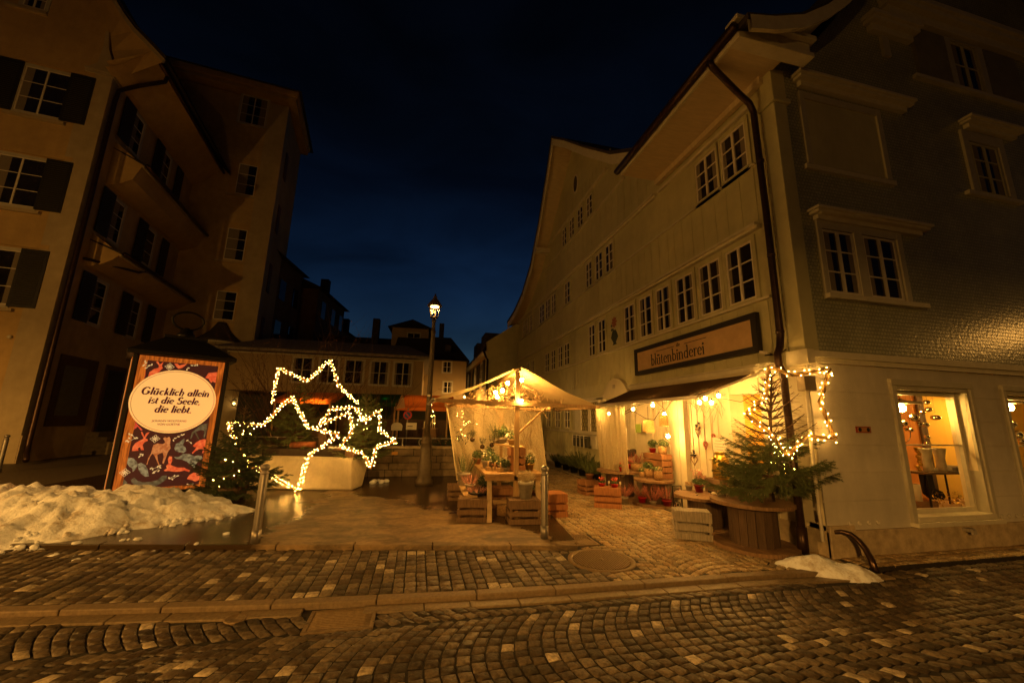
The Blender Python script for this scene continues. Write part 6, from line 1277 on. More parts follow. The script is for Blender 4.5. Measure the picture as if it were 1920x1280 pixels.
crate('dark crate at the lane end of the display with potted conifer', -1.28, 4.60, .03, .36, .40, .30, .1, M_cr3)
crate('weathered grey crate leaning by the large spool table', -1.20, 1.08, .03, .50, .34, .37, -.50, M_greyw)
crate('crate turned on its side on the small spool as plant shelf', -.20, 3.42, .545, .26, .62, .47, .08, M_cr3, slats=4, top=True, gap=.025)
# ------------------------------------------------------------ stall table, planks
t = thing('stall_table', 'long wooden trestle table inside the stall', 'table', (-3.60, 2.25, .08)); m = MB()
for i in range(4): m.box(-.50+i*.25, -.50+(i+1)*.25-.006, 0, 1.70, .67, .71)
m.build('tabletop', M_table, t, bevel=.004); MB().box(-.5, .49, .02, .05, .60, .668).build('apron', M_table, t)
for p, q in (((-.44, -.14, 0), (-.42, .10, .665)), ((.42, -.02, 0), (.40, .10, .665)), ((-.42, 1.5, 0), (-.40, 1.4, .665)), ((.42, 1.5, 0), (.40, 1.4, .665))): MB().bar(p, q, .075, .055).build('leg', mat('whitewashed_leg', (.46, .34, .20), .75, .3, 9, .2), t)
MB().box(-.42, .42, .03, .08, .24, .30).build('crossbar', M_beam, t)
tag(MB().box(-.11, .11, -.75, .75, 0, .03).build('plank', M_beam, loc=(-4.30, 3.05, .425), rz=-.03), 'low plank laid across the crates left of the stall table', 'plank')
tag(MB().box(-.12, .12, -.5, .42, 0, .025).build('shelf_board', M_beam, loc=(-3.56, 3.0, 1.185), rz=.22), 'raised shelf board resting on the upended crate in the stall', 'shelf')
MB().bar((-3.62, 3.36, .79), (-3.62, 3.36, 1.185), .05).build('shelf_leg', M_beam).parent = None
o = bpy.data.objects['shelf_leg']; tag(o, 'short post under the far end of the raised stall shelf', 'post'); o.name = 'shelf_post'
# ------------------------------------------------------------ pots and plants
def potted(name, label, x, y, z, r, h, pm_, kind, size=.12, cat='potted plant', group=None, n=120):
    t = thing(name, label, cat, (x, y, z), rnd(0, 6), group)
    if pm_ is M_bask or kind == 'basket': MB().lathe([(r*.92, 0), (r, h*.5), (r*.96, h), (r*.9, h), (r*.85, h*.85), (0, h*.85)], 16).build('pot', pm_, t)
    else: MB().lathe(pot_prof(r, h), 18).build('pot', pm_, t)
    m = MB(); f = MB(); fm = None; lm = M_leaf
    if kind == 'conifer': lm = M_needl2; spikes(m, (0, 0, h*.9), r*.8, size*2.2, 34, .03, .008, .55)
    elif kind == 'heather': lm = M_heath; spikes(m, (0, 0, h*.9), r*.85, size*1.5, 46, .022, .007, .9); leafball(f, (0, 0, h+size*.25), r*.9, 60, .015, .5); fm = M_leafd
    elif kind == 'pinkheather': lm = M_pink; spikes(m, (0, 0, h*.9), r*.9, size, 60, .016, .007, .7); leafball(f, (0, 0, h+size*.2), r, 60, .012, .5); fm = M_leafd
    elif kind == 'cyclamen': leafball(m, (0, 0, h+size*.25), r*1.05, n//2, .028, .45); [f.ball((rnd(-r, r)*.9, rnd(-r, r)*.9, h+size*rnd(.5, .95)), .014, 6, 4, 1.3) for i in range(16)]; fm = M_rose if pm_ in (M_red,) else M_whitef
    elif kind == 'begonia': leafball(m, (0, 0, h+size*.3), r*1.3, n//2, .045, .6); [leafball(f, (rnd(-r, r)*1.1, rnd(-r, r)*1.1, h+size*rnd(.5, 1.5)), .03, 12, .018) for i in range(26)]; fm = M_pink; [m.tube([(0, 0, h), (rnd(-r, r), rnd(-r, r), h+size*1.2)], .003, 4) for i in range(12)]
    elif kind == 'gypsum': lm = M_gyp; [m.tube([(0, 0, h*.8), (rnd(-r, r)*1.35, rnd(-r, r)*1.35, h+size*rnd(.4, 1.05))], .0014, 3, False) for i in range(150)]; leafball(f, (0, 0, h+size*.45), r*1.35, 700, .008, .62); fm = M_gyp
    elif kind == 'dried': lm = M_dry; leafball(m, (0, 0, h+size*.2), r*1.0, n*2, .022, .5); [f.ball((rnd(-r, r)*.8, rnd(-r, r)*.8, h+size*rnd(.1, .55)), .014, 6, 4) for i in range(14)]; fm = M_dry
    elif kind == 'white': leafball(m, (0, 0, h+size*.5), r*1.4, n, .03, .9); [leafball(f, (rnd(-r, r)*1.3, rnd(-r, r)*1.3, h+size*rnd(.4, 1.3)), .02, 8, .014) for i in range(22)]; fm = M_whitef
    elif kind == 'dark': lm = M_leafd; leafball(m, (0, 0, h+size*.5), r*1.5, n*2, .026, .75)
    elif kind == 'green': leafball(m, (0, 0, h+size*.5), r*1.35, n*2, .028, .9); fm = None
    elif kind == 'mixed': leafball(m, (0, 0, h+size*.4), r*1.2, n, .024, .6); [f.ball((rnd(-r, r)*.8, rnd(-r, r)*.8, h+size*rnd(.3, .8)), .016, 6, 4) for i in range(10)]; fm = M_dry
    m.build('foliage', lm, t, fix=False)
    if fm and f.v: f.build('flowers', fm, t, fix=False)
    return t
random.seed(31)
# on and round the stall table (top at z = .79)
potted('zinc_bucket', 'pale zinc bucket full of dried grass on the crate before the stall', -3.46, 2.10, .432, .118, .26, M_zinc, 'gypsum', .17, 'bucket')
potted('flower_pot', 'pot of white flowers at the right end of the stall table', -3.27, 2.58, .79, .08, .13, M_gold, 'white', .16)
potted('flower_pot', 'round basket pot of pale flowers at the left edge of the stall table', -3.93, 3.05, .79, .11, .14, M_zinc, 'white', .12)
potted('flower_pot', 'small dark green plant before the upended crate on the table', -3.70, 2.55, .79, .06, .06, M_pgrey, 'dark', .14)
potted('flower_pot', 'leafy plant behind the basket pot on the stall table', -3.84, 3.45, .79, .09, .12, M_pgrey, 'green', .24)
potted('flower_pot', 'plant at the far left edge of the stall table', -4.02, 3.75, .79, .08, .11, M_terra, 'green', .14)
potted('flower_pot', 'plant in a wooden box on the front of the raised stall shelf', -3.52, 2.85, 1.212, .085, .10, M_beam, 'mixed', .16)
potted('flower_pot', 'leafy plant on the back of the raised stall shelf', -3.62, 3.2, 1.212, .09, .10, M_pgrey, 'green', .26)
potted('flower_pot', 'small fir sprigs in a pot at the far end of the raised shelf', -3.70, 3.36, 1.212, .07, .07, M_pgrey, 'conifer', .13)
potted('conifer_pot', 'small conifer in a grey pot on the low plank by the net', -4.32, 3.35, .456, .125, .22, M_pgrey, 'conifer', .16)
potted('heather_pot', 'pink heather tray on the front left crate', -4.20, 2.42, .434, .14, .05, M_black, 'pinkheather', .09)
potted('heather_pot', 'pale heather on the low plank before the conifer', -4.27, 2.78, .456, .09, .10, M_pgrey, 'pinkheather', .17)
potted('flower_pot', 'dark bushy plant in a black pot between plank and table leg', -4.02, 2.72, .08, .10, .45, M_black, 'dark', .18)
potted('flower_pot', 'white frosted plant in a pot under the right end of the table', -3.0, 3.0, .08, .09, .30, M_terra, 'white', .16)
for x, y, lb in ((-3.98, 2.72, 'left candle block on the stall table edge'), (-3.88, 2.62, 'middle candle block on the stall table edge'), (-3.80, 2.52, 'right candle block on the stall table edge')):
    t = thing('candle_holder', lb, 'candle', (x, y, .79), rnd(0, 1), 'candle blocks on the table'); MB().box(-.04, .04, -.04, .04, 0, .06).build('block', M_beam, t, bevel=.004); MB().lathe([(.014, .06), (.013, .15), (0, .152)], 8).build('candle', M_red if False else M_dry, t)
t = thing('storm_lantern', 'white roofed storm lantern on the raised stall shelf', 'lantern', (-3.57, 3.04, 1.212)); MB().lathe([(.055, 0), (.055, .02)], 8).build('base', M_white, t); MB().lathe([(.045, .02), (.045, .13)], 8).build('glass', M_glass, t); MB().lathe([(.07, .13), (.03, .18), (.012, .20)], 8).build('roof', M_white, t); MB().lathe([(.018, .02), (.018, .07), (0, .07)], 8).build('candle', M_candle, t)
t = thing('storm_lantern', 'dark lantern with white candle at the back of the raised shelf', 'lantern', (-3.70, 3.44, 1.212)); m = MB()
for a, b in ((-.05, -.05), (.05, -.05), (.05, .05), (-.05, .05)): m.bar((a, b, 0), (a, b, .22), .01)
m.box(-.06, .06, -.06, .06, .22, .24).box(-.06, .06, -.06, .06, 0, .012); m.build('frame', M_iron, t); MB().lathe([(.025, .012), (.025, .10), (0, .10)], 8).build('candle', M_candle, t)
for i, (x, y, z, lb) in enumerate(((-4.16, 3.55, 1.27, 'dark round bauble with sprig hanging before the left net'), (-3.95, 3.6, 1.13, 'round bauble with sprig hanging above the basket pot'), (-3.77, 3.55, 1.17, 'round bauble with sprig hanging left of the shelf'))):
    t = thing('hanging_bauble', lb, 'bauble', (x, y, z), 0, 'baubles hanging in the stall'); MB().ball((0, 0, 0), .05, 12, 8).build('ball', mat('dark_bauble', (.05, .03, .015), .2), t); m = MB(); spikes(m, (0, 0, .04), .03, .14, 14, .03, .007, .4); m.build('sprig', M_leafd, t, fix=False); MB().tube([(0, 0, .05), (.01, 0, .62)], .002, 3).build('string', M_cable, t)
t = thing('fairy_string', 'string of tiny lights and ivy sprigs hanging inside the left net', 'fairy lights', (-4.4, 3.8, 1.1)); lights(t, [((-.1, 0, .75), (.15, 0, .45)), ((.15, 0, .45), (.35, .05, .55)), ((.1, -.05, .6), (.05, -.1, .1))], 16, .06, small=True); lf = MB(); leafball(lf, (0, -.05, .3), .12, 60, .022, 1.8); leafball(lf, (.16, -.05, .2), .08, 40, .022, 1.8); lf.build('ivy', M_leafd, t, fix=False)
# ------------------------------------------------------------ shop awning, net, lights
t = thing('awning', 'dark brown shop awning stretched out over the display', 'awning', (0, 0, 0)); m = MB(); vs = []; n = 16; k = 8
for j in range(k+1):
    v = j/k
    for i in range(n+1): u = i/n; s = .82+3.68*u; vs.append((-.12-1.02*v, s+.05*v, 2.46-.40*v-.07*sin(pi*u)*v*.5-.03*sin(pi*v)))
m.add(vs, [(j*(n+1)+i, j*(n+1)+i+1, (j+1)*(n+1)+i+1, (j+1)*(n+1)+i) for j in range(k) for i in range(n)], True); m.build('fabric', M_awn, t, fix=False)
MB().bar((-1.15, .80, 2.055), (-1.15, 4.62, 2.035), .035, .05).build('front_bar', M_white, t); MB().box(-.16, -.02, .80, 4.52, 2.42, 2.49).build('cassette', M_cream, t)
for s in (1.05, 4.3): MB().bar((-.08, s, 2.38), (-.65, s+.25, 2.20), .04).build('arm', M_white, t); MB().bar((-.65, s+.25, 2.2), (-1.14, s, 2.05), .035).build('arm', M_white, t)
MB().bar((-1.13, .84, 2.06), (-.12, .72, 2.44), .02, .03).build('side_stay', M_white, t)
o = curtain('net_curtain', [(-1.02, 4.72, 2.03), (-.92, 3.45, 2.0)], [(-.92, 4.6, .12), (-.80, 3.55, .62)], 60, 30, .05, M_net2, seed=7, folds=6); tag(o, 'white net hanging from the far end of the shop awning', 'net')
for x, y, z, lb in ((-.75, 1.15, 2.06, 'bulb at the upper left of the cluster under the awning'), (-.72, 1.05, 1.99, 'large bulb low in the cluster under the awning'), (-.78, 1.25, 2.0, 'bulb at the left of the cluster under the awning'), (-.62, 1.0, 2.1, 'bulb close below the awning fabric in the cluster'), (-.75, 4.5, 1.86, 'bulb on the cable in front of the white net'), (-.75, 3.38, 1.94, 'bulb in the middle of the sagging cable'), (-.75, 2.63, 2.0, 'bulb where the cable meets the awning bar'), (-.35, 2.86, 1.84, 'bulb just above the small wicker lampshade')):
    bulb_thing('bare '+lb, (x, y, z), 'bulbs under the awning', r=.026)
t = thing('light_cable', 'sagging dark cable with bulbs strung under the awning', 'cable', (0, 0, 0)); m = MB()
m.tube([(-.9, 5.3, 2.02), (-.85, 4.95, 1.93), (-.78, 4.55, 1.90), (-.75, 4.1, 1.86), (-.75, 3.7, 1.90), (-.75, 3.38, 1.98), (-.75, 3.0, 2.04), (-.8, 2.63, 2.05)], .008, 5, False); m.tube([(-.95, 5.0, 2.0), (-.8, 4.5, 1.80), (-.75, 4.0, 1.78), (-.7, 3.5, 1.92), (-.5, 3.3, 1.75), (-.5, 3.0, 1.72), (-.45, 2.8, 1.95)], .007, 5, False); m.tube([(-.75, 2.5, 2.06), (-.7, 2.3, 1.9), (-.7, 2.1, 2.06), (-.7, 1.4, 2.12), (-.7, 1.1, 2.1), (-.4, .8, 2.0), (-.2, .5, 2.2)], .005, 5, False); m.build('cable', M_cable, t)
t = thing('twig_bundle', 'bundle of thin twigs round the bulb cluster under the awning', 'twigs', (-.72, 1.2, 1.98)); m = MB()
for i in range(40): p = V((rnd(-.1, .1), rnd(-.35, .35), rnd(-.05, .1))); m.tube([p, p+V((rnd(-.1, .1), rnd(-.2, .2), rnd(-.3, .05)))], .003, 3, False)
m.build('twigs', M_twig, t, fix=False)
def shade(label, x, y, z, r, h, lit=False):
    t = thing('wicker_lampshade', label, 'lampshade', (x, y, z), 0, 'wicker lampshades'); MB().lathe([(r*.98, 0), (r, h*.1), (r*.86, h), (.02, h+.015)], 20).build('shade', M_wicker, t); MB().tube([(0, 0, h), (0, 0, h+.3)], .005, 5).build('cord', M_cable, t); return t
shade('larger wicker lampshade hanging left over the plant shelf', -.45, 3.30, 1.46, .125, .25); shade('smaller wicker lampshade hanging right under a bulb', -.35, 2.90, 1.60, .095, .22)
t = thing('glass_lamp', 'bright pear shaped glass lamp hanging below the small wicker shade', 'lamp', (-.35, 2.78, 1.40)); MB().lathe([(.0, -.07), (.05, -.05), (.065, 0), (.04, .07), (.025, .14), (.02, .18)], 14).build('glass', M_glass, t); MB().ball((0, 0, 0), .032, 10, 6).build('bulb', E_bulb, t); MB().tube([(0, 0, .18), (0, 0, .5)], .004, 5).build('cord', M_cable, t)
# ------------------------------------------------------------ cable spool tables
def spool(label, x, y, r, zt, rd, rb=None):
    zt -= .03
    t = thing('spool_table', label, 'spool table', (x, y, .03), rnd(0, 3), 'cable spools used as tables'); rb = rb or r
    for nm, rr, z0, z1 in (('tabletop', r, zt-.045, zt), ('base_disc', rb, .0, .045)):
        m = MB(); n = 7
        for i in range(n):
            a, b = -rr+2*rr*i/n+.002, -rr+2*rr*(i+1)/n-.002; pts = [(a, -sqrt(max(0, rr*rr-a*a)))]
            for q in range(5): u = a+(b-a)*q/4; pts.append((u, -sqrt(max(0, rr*rr-u*u))))
            for q in range(5): u = b+(a-b)*q/4; pts.append((u, sqrt(max(0, rr*rr-u*u))))
            pp = [];
            for p in pts:
                if not pp or (abs(p[0]-pp[-1][0])+abs(p[1]-pp[-1][1])) > 1e-4: pp.append(p)
            if abs(pp[0][0]-pp[-1][0])+abs(pp[0][1]-pp[-1][1]) < 1e-4: pp.pop()
            m.slab(pp, z0+rnd(0, .002), z1+rnd(-.002, 0))
        m.build(nm, M_spool, t)
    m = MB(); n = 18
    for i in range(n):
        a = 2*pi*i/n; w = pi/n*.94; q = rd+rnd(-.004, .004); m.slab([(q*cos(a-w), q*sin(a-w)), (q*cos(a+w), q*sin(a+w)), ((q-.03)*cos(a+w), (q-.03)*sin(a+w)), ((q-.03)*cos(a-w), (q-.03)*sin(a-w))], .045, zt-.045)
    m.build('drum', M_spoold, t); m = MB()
    for i in range(4): a = pi/2*i; m.lathe([(.018, zt), (.018, zt+.008), (0, zt+.008)], 6, (rd*.6*cos(a), rd*.6*sin(a), 0))
    m.build('bolt', M_iron, t)
spool('largest spool table at the house corner carrying the small fir', -.62, .55, .52, .63, .30); spool('spool table behind the corner one with begonia and urn', -.60, 1.52, .46, .53, .27); spool('small spool with heather pots on its base by the door frame', -.40, 3.28, .40, .53, .22, .44); spool('spool table furthest along the lane with red cyclamen', -.72, 4.12, .50, .61, .30)
fir('table_fir', 'small fir with bare upper twigs standing on the corner spool table', (-.40, .44, .63), 1.80, .84, 14, 15, 12, .12, needle=.032, step=.0085, bare=.34, lean=(.14, -.10), wn=.006, up=.28, power=.80, jit=.30, mats=M_needl2)
t = bpy.data.objects['table_fir']; lights(t, [((-.1, -.2, .75), (.2, -.25, .6)), ((-.2, -.2, .5), (.1, -.3, .45)), ((.0, -.2, .9), (.05, -.15, .6))], 34, .06)
MB().lathe([(.06, 0), (.055, .1)], 10).build('stump_foot', M_spoold, t)
potted('begonia_pot', 'pink flowering begonia in a dark red pot', -.52, 1.74, .53, .075, .12, M_dred, 'begonia', .16)
potted('urn', 'small stone urn of dried flowers left of the begonia', -.60, 1.90, .53, .055, .09, M_pgrey, 'dried', .10, 'urn')
potted('bowl', 'bowl of dried roses nearest the fir on the corner spool', -.60, .93, .63, .07, .05, M_pgrey, 'dried', .10, 'bowl'); potted('bowl', 'bowl of pale dried pods at the left of the corner spool', -.86, .82, .63, .055, .045, M_pgrey, 'dried', .07, 'bowl')
t = tag(MB().ball((0, 0, .018), .04, 10, 6, .45).build('white_dish', M_whitef, loc=(-.86, .98, .63)), 'small white oval dish at the edge of the corner spool', 'dish')
t = thing('wooden_box', 'wooden box carrying the gold tin behind the spool tables', 'box', (-.20, 1.62, .0)); m = MB(); m.box(-.16, .16, -.18, .18, 0, .76); m.build('box', M_crate2, t, bevel=.006); MB().box(-.17, -.162, -.1, .1, .5, .56).build('handle', M_iron, t)
t = thing('gold_tin', 'shiny gold milk churn on a box before the shop window', 'tin', (-.22, 1.55, .77)); MB().lathe([(.13, 0), (.135, .02), (.135, .30), (.12, .34), (.07, .37), (.07, .40), (.08, .41), (.08, .43), (0, .43)], 24).build('churn', M_gold, t)
t = thing('silver_ornament', 'glittering silver wire tree ornament in the side shop window', 'ornament', (.30, 1.0, .92)); lf = MB(); leafball(lf, (0, 0, .25), .13, 200, .016, 1.0); leafball(lf, (0, 0, .5), .09, 140, .014, 1.3); lf.build('glitter', M_silver, t, fix=False); MB().lathe([(.03, 0), (.02, .15)], 8).build('foot', M_silver, t)
t = thing('window_lamp', 'glowing bulb in the side shop window behind the lit star', 'lamp', (.42, .95, 1.80)); MB().ball((0, 0, 0), .04, 10, 6).build('bulb', E_shop, t); MB().tube([(0, 0, .04), (0, 0, .5)], .005, 5).build('cord', M_cable, t)
potted('basket_pot', 'woven basket planter nearest the lane on the small spool', -.52, 3.52, .53, .065, .12, M_bask, 'mixed', .06, group='basket planters'); potted('basket_pot', 'tall woven basket planter with green shoots on the small spool', -.40, 3.45, .53, .085, .19, M_bask, 'green', .08, group='basket planters'); potted('basket_pot', 'woven basket planter at the right rim of the small spool', -.42, 3.08, .53, .085, .19, M_bask, 'mixed', .07, group='basket planters')
potted('basket_pot', 'woven basket planter on top of the shelf crate', -.20, 3.22, 1.03, .09, .16, M_bask, 'green', .07, group='basket planters'); potted('flower_pot', 'green plant in a red pot on the shelf crate under the large wicker shade', -.20, 3.58, 1.03, .07, .09, M_red, 'green', .20)
potted('heather_pot', 'large red heather in a basket behind the cyclamen', -.40, 3.92, .61, .13, .16, M_bask, 'heather', .15)
potted('cyclamen_pot', 'red pot with small red and white flowers on the far spool rim', -.80, 3.86, .61, .065, .09, M_red, 'cyclamen', .10); potted('cyclamen_pot', 'red pot with red flowers next to the felt hat', -.35, 4.3, .61, .085, .11, M_red, 'cyclamen', .09); potted('flower_pot', 'green plant in a black pot at the far edge of the far spool', -.75, 4.28, .61, .06, .05, M_black, 'cyclamen', .09)
potted('cyclamen_pot', 'left red cyclamen pot on the lane crate', -1.55, 3.30, .372, .065, .09, M_red, 'cyclamen', .12); potted('cyclamen_pot', 'right red cyclamen pot on the lane crate', -1.36, 3.14, .372, .065, .09, M_red, 'cyclamen', .12)
for x, y, lb in ((-1.44, 3.22, 'price stick beside the left red pot on the lane crate'), (-1.26, 3.10, 'price stick beside the right red pot on the lane crate')): t = thing('price_stick', lb, 'price stick', (x, y, .372), 0, 'wooden price sticks'); MB().box(-.012, .012, -.003, .003, 0, .14).build('stick', M_beam, t); MB().box(-.02, .02, -.006, -.003, .09, .14).build('tag', M_paper, t)
potted('heather_pot', 'heather in a red pot on the left of the spool base', -.68, 3.28, .047, .075, .14, M_red, 'heather', .17); potted('heather_pot', 'spreading heather in a small grey pot on the spool base', -.60, 3.02, .047, .055, .10, M_pgrey, 'heather', .20); potted('heather_pot', 'heather in a dark red pot on the right of the spool base', -.36, 2.92, .047, .085, .14, M_dred, 'heather', .18)
t = thing('felt_hat', 'dark felt hat hanging behind the flower display', 'hat', (-.20, 4.50, .93)); MB().lathe([(.15, 0), (.16, .008), (.09, .02), (.085, .09), (.05, .115), (0, .11)], 18, (0, 0, 0), 1, .8).build('hat', M_iron if False else mat('grey_felt', (.07, .055, .045), .9), t).rotation_euler = (radians(-60), radians(-20), 0)
tag(MB().box(-.012, .0, -.11, .11, -.10, .10).build('green_sheet', M_tin, loc=(-.08, 4.32, 1.53)), 'small green metal sheet on the wall beside the net', 'sheet')
t = thing('white_cane', 'white walking cane hanging against the wall beside the net', 'cane', (-.25, 4.6, 1.0)); MB().tube([(0, .1, .75), (0, .1, .62), (0, .0, .50), (0, .02, .05), (0, -.15, .02)], .012, 6).build('cane', M_white, t)
potted('flower_pot', 'leafy plant in a small clay pot behind the candle blocks', -3.80, 2.95, .79, .07, .09, M_terra, 'green', .15)
potted('flower_pot', 'small white flowering plant between basket pot and upended crate', -3.72, 2.82, .79, .06, .08, M_zinc, 'white', .10)
potted('flower_pot', 'tall white flowering plant beside the storm lantern on the raised shelf', -3.50, 3.14, 1.212, .06, .09, M_pgrey, 'white', .20)
potted('flower_pot', 'bushy plant on the table behind the upended crate', -3.42, 3.05, .79, .09, .10, M_pgrey, 'green', .20)
potted('basket_pot', 'basket of dried flowers under the front edge of the stall table', -3.72, 2.62, .08, .12, .16, M_bask, 'dried', .16)
potted('heather_pot', 'red heather in a grey pot between lane crate and spool base', -1.02, 3.40, .03, .08, .14, M_pgrey, 'heather', .16)
potted('flower_pot', 'small green plant in a dark red pot at the foot of the far spool', -1.10, 3.75, .03, .08, .13, M_dred, 'green', .13)
# hearts, paper, iron stand on the shop front
for i, (y, z, w, hh, lb) in enumerate(((2.30, 1.50, .11, .20, 'twig heart with dark ribbon, upper left on the shop front'), (2.46, .98, .18, .18, 'wide twig heart above the begonia'), (2.12, 1.28, .09, .14, 'small red bead heart hanging in the middle'), (1.90, 1.44, .07, .10, 'smallest red heart nearest the shop window'))):
    t = thing('hanging_heart', lb, 'heart', (-.03, y, z), 0, 'hearts on the shop front'); m = MB()
    pts = []
    for k in range(25): a = 2*pi*k/24; pts.append((0, -w/2*1.0*(sin(a)**3)*1.0, hh/2*(.8125*cos(a)-.3125*cos(2*a)-.125*cos(3*a)-.0625*cos(4*a))))
    m.tube(pts, .010 if i < 2 else .016, 5, False)
    m.build('heart', M_twig if i < 2 else M_heath, t); MB().tube([(0, 0, hh*.3), (.01, 0, hh*.3+.35)], .003, 3).build('string', M_cable, t)
    if i < 2: m = MB(); leafball(m, (0, 0, hh*.55), .06, 30, .03, 1.4); m.build('ribbon', M_dark, t, fix=False)
t = thing('paper_notice', 'white paper notice on the shop window frame', 'notice', (-.06, 1.72, 1.30), 0); MB().box(-.004, 0, -.17, .17, -.13, .13).build('sheet', M_paper, t); m = MB()
for k, (a, b) in enumerate(((-.06, .10), (-.10, .13), (-.12, .12), (-.08, .08))): m.box(-.006, -.0045, a, b, .07-k*.05, .076-k*.05)
m.build('text_lines', M_ink, t); t.rotation_euler.z = .0
t = thing('iron_stand', 'black wrought iron plant stand behind the grey crate', 'plant stand', (-.45, 2.45, .02)); m = MB()
for x in (-.09, .09): m.bar((x, 0, 0), (x, 0, .5), .014)
for z in (.06, .28, .5): m.bar((-.09, 0, z), (.09, 0, z), .012)
for z in (.17, .39): m.tube([(.055*cos(2*pi*k/14), 0, z+.055*sin(2*pi*k/14)) for k in range(15)], .007, 5, False); m.ball((0, 0, z), .022, 6, 4)
m.build('scrolls', M_iron, t); lf = MB(); leafball(lf, (0, -.05, .06), .14, 60, .025, .5); lf.build('ivy', M_leafd, t, fix=False)
# conifers in black boxes along the lane
random.seed(44)
for i, (y, h, lb) in enumerate(((9.6, .20, 'furthest low conifer in a black box along the house wall'), (8.8, .22, 'low conifer between the tall one and the furthest'), (8.1, .26, 'bushy conifer before the mailboxes in the lane row'), (7.4, .42, 'tallest conifer of the lane row under the mailboxes'), (6.8, .28, 'low conifer second from the potted one'), (6.25, .26, 'low conifer next to the terracotta pot'))):
    t = thing('boxed_conifer', lb, 'conifer', (-.20, y, .024), 0, 'conifers in black boxes'); MB().lathe(pot_prof(.15, .24), 4).build('box', M_black, t); m = MB(); spikes(m, (0, 0, .2), .16, h*1.2, 70, .045, .012, .8); leafball(m, (0, 0, .3), .22, 120, .03, .6); m.build('foliage', M_needl2, t, fix=False)
potted('conifer_pot', 'conifer in a terracotta pot standing on the dark lane crate', -1.22, 4.62, .315, .085, .15, M_terra, 'conifer', .13)
for i in range(4): t = thing('mailbox', 'dark mailbox in white frame under the lattice window', 'mailbox', (-.10, 8.05-i*.30, 1.06), 0, 'row of mailboxes'); MB().box(-.10, 0, -.125, .125, -.17, .16).build('box', mat('mailbox_olive', (.05, .048, .03), .5), t); MB().box(-.115, -.001, .126, .146, -.18, .18).build('divider', M_white, t); MB().box(-.106, -.101, -.07, .07, .10, .12).build('slot_plate', M_zinc, t)
tag(MB().box(-.13, -.0, -.12, .14, -.19, .19).build('white_cabinet', M_trim, loc=(0, 6.72, 1.07)), 'white meter cabinet beside the row of mailboxes', 'cabinet')
# curved iron wheel guard at the corner
t = thing('wheel_guard', 'curved iron wheel guard arching from the plinth over the snow patch', 'wheel guard', (0, 0, 0)); m = MB(); pts = [(.06, -.03, .33), (.13, -.07, .345), (.19, -.13, .33), (.22, -.20, .27), (.22, -.27, .19), (.19, -.34, .09), (.15, -.40, -.02)]
for a, b in zip(pts, pts[1:]): pass
m.tube(pts, [.024, .028, .032, .034, .036, .038, .038], 10); m.build('arch', mat('dark_cast_iron', (.07, .042, .028), .28, .3, 14, .1, 60, metal=.7), t)
# ------------------------------------------------------------ things in the shop window
DW = .5
t = thing('window_pendant', 'glowing pendant lamp with flat shade in the shop window', 'lamp', (2.47, .55, 1.98)); MB().ball((0, 0, 0), .065, 12, 8).build('bulb', E_shop, t); MB().lathe([(.30, .07), (.28, .09), (.05, .13), (.03, .16)], 24).build('shade', M_trim, t); MB().tube([(0, 0, .16), (0, 0, .6)], .006, 5).build('cord', M_cable, t)
t = thing('window_pendant', 'glowing pendant lamp in the second shop window at the right edge', 'lamp', (5.05, .55, 2.06)); MB().ball((0, 0, 0), .065, 12, 8).build('bulb', E_shop, t); MB().lathe([(.30, .07), (.28, .09), (.05, .13), (.03, .16)], 24).build('shade', M_trim, t); MB().tube([(0, 0, .16), (0, 0, .5)], .006, 5).build('cord', M_cable, t)
balls = ((2.99, 2.09, .055, 'highest'), (2.85, 1.93, .055, 'lower left of the top group'), (3.0, 1.97, .06, 'lower right of the top group'), (3.13, 1.84, .085, 'large flat lone'), (2.63, 1.83, .095, 'largest faceted'), (2.40, 1.73, .07, 'left cluster upper'), (2.43, 1.64, .04, 'left cluster lower'), (2.74, 1.73, .06, 'middle dark'), (2.87, 1.72, .06, 'middle right'), (2.53, 1.63, .048, 'low left'), (2.86, 1.53, .048, 'upper of the low pair'), (2.84, 1.42, .05, 'lower of the low pair'))
for x, z, r, lb in balls:
    t = thing('silver_ball', lb+' mirrored ball hanging in the shop window', 'bauble', (x, DW, z), 0, 'mirrored balls in the shop window'); MB().ball((0, 0, 0), r*.8, 16, 10, .85 if 'flat' not in lb else .62).build('ball', M_silver, t); MB().tube([(0, 0, r*.8), (0, 0, 2.58-z)], .0012, 3).build('thread', M_cable, t)
for x, z, r, lb in ((4.95, 1.76, .06, 'upper'), (5.0, 1.58, .09, 'middle'), (5.06, 1.47, .06, 'lower')): t = thing('silver_ball', lb+' mirrored ball in the second shop window', 'bauble', (x, DW, z), 0, 'mirrored balls in the second window'); MB().ball((0, 0, 0), r, 16, 10).build('ball', M_silver, t)
t = thing('display_table', 'narrow metal framed side table in the shop window', 'table', (2.90, DW, .46)); MB().box(-.46, .46, -.16, .16, .50, .53).build('tabletop', mat('dark_tabletop', (.16, .10, .05), .5), t)
for x in (-.44, .44):
    for y in (-.14, .14): MB().bar((x, y, 0), (x, y, .50), .02).build('leg', M_iron, t)
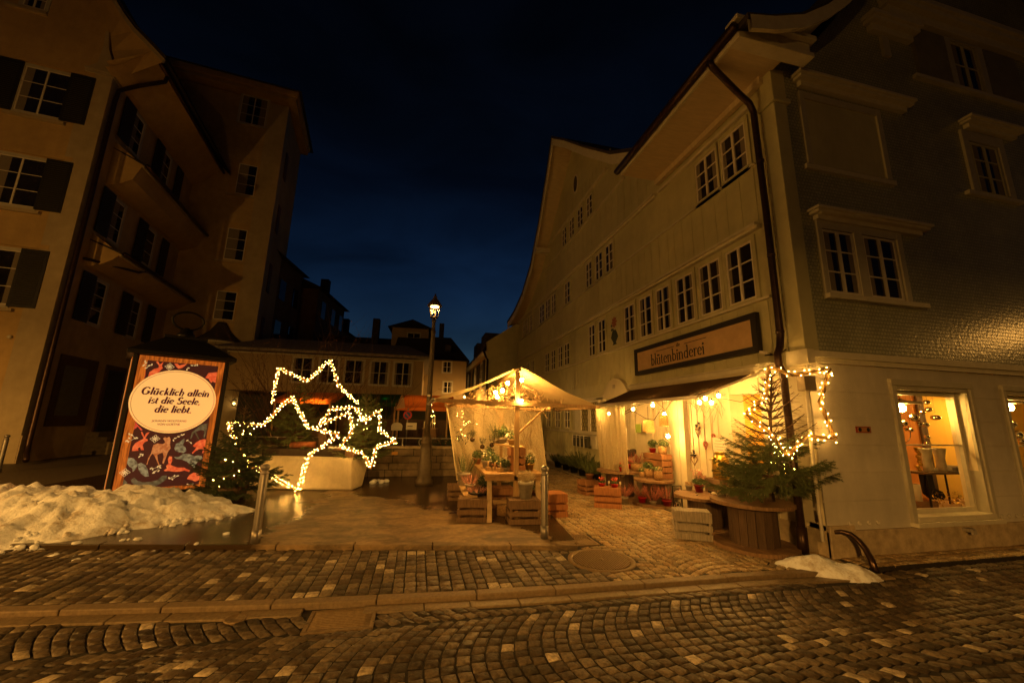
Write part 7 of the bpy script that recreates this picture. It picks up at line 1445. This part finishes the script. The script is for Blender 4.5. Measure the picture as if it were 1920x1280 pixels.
for x, lb in ((2.76, 'left'), (3.06, 'right')):
    t = thing('glass_boot', lb+' pale boot shaped vase on the display table', 'vase', (x, DW, .99)); MB().lathe([(.06, 0), (.065, .07), (.055, .20), (.085, .34), (.09, .36)], 14).build('shaft', mat('milky_glass', (.50, .45, .33), .2, .2, 8), t); MB().ball((.08, -.02, .03), .06, 10, 6, .6).build('toe', mat('milky_glass', (.5, .45, .33)), t)
t = thing('white_bowl', 'white bowl with dark filling beside the boot vases', 'bowl', (3.22, DW-.02, .99)); MB().lathe([(.09, 0), (.11, .09), (.10, .09), (0, .08)], 16).build('bowl', M_white, t)
t = thing('black_bag', 'black cloth bag hanging below the display table', 'bag', (2.66, DW-.05, .74)); m = MB(); m.prism([(-.16, .22), (.05, .22), (.07, .0), (.20, -.04), (.26, -.12), (.20, -.18), (-.02, -.16), (-.14, -.08)], -.03, .05); m.build('bag', M_dark, t, bevel=.025)
for x, r, lb in ((2.62, .13, 'left'), (3.04, .13, 'right')): t = thing('wire_star', lb+' gold wire ornament on the window floor', 'ornament', (x, DW-.1, .47)); lf = MB(); leafball(lf, (0, 0, .13), r, 90, .022, 1.0); lf.build('wires', M_gold, t, fix=False)
t = thing('candle_block', 'thick white candle at the left of the shop window floor', 'candle', (2.32, DW-.05, .57)); MB().lathe([(.07, 0), (.07, .24), (.06, .245), (0, .235)], 16).build('wax', M_candle, t)
t = thing('wooden_tray', 'low wooden tray under the candle in the shop window', 'tray', (2.42, DW, .47)); MB().box(-.28, .22, -.12, .12, 0, .098).build('tray', M_crate, t)
t = thing('hanging_ring', 'thin dark metal ring hanging in the shop window', 'ring', (2.42, DW+.05, 1.60)); MB().tube([(.17*cos(2*pi*k/28), 0, .17*sin(2*pi*k/28)) for k in range(29)], .006, 5, False).build('ring', M_iron, t)
t = thing('cone_garland', 'column of bead cones standing left of the boot vases', 'garland', (2.58, DW, .99)); m = MB(); [m.ball((rnd(-.02, .02), rnd(-.02, .02), .03+.04*k), .03, 8, 5) for k in range(9)]; m.build('beads', M_gold, t)
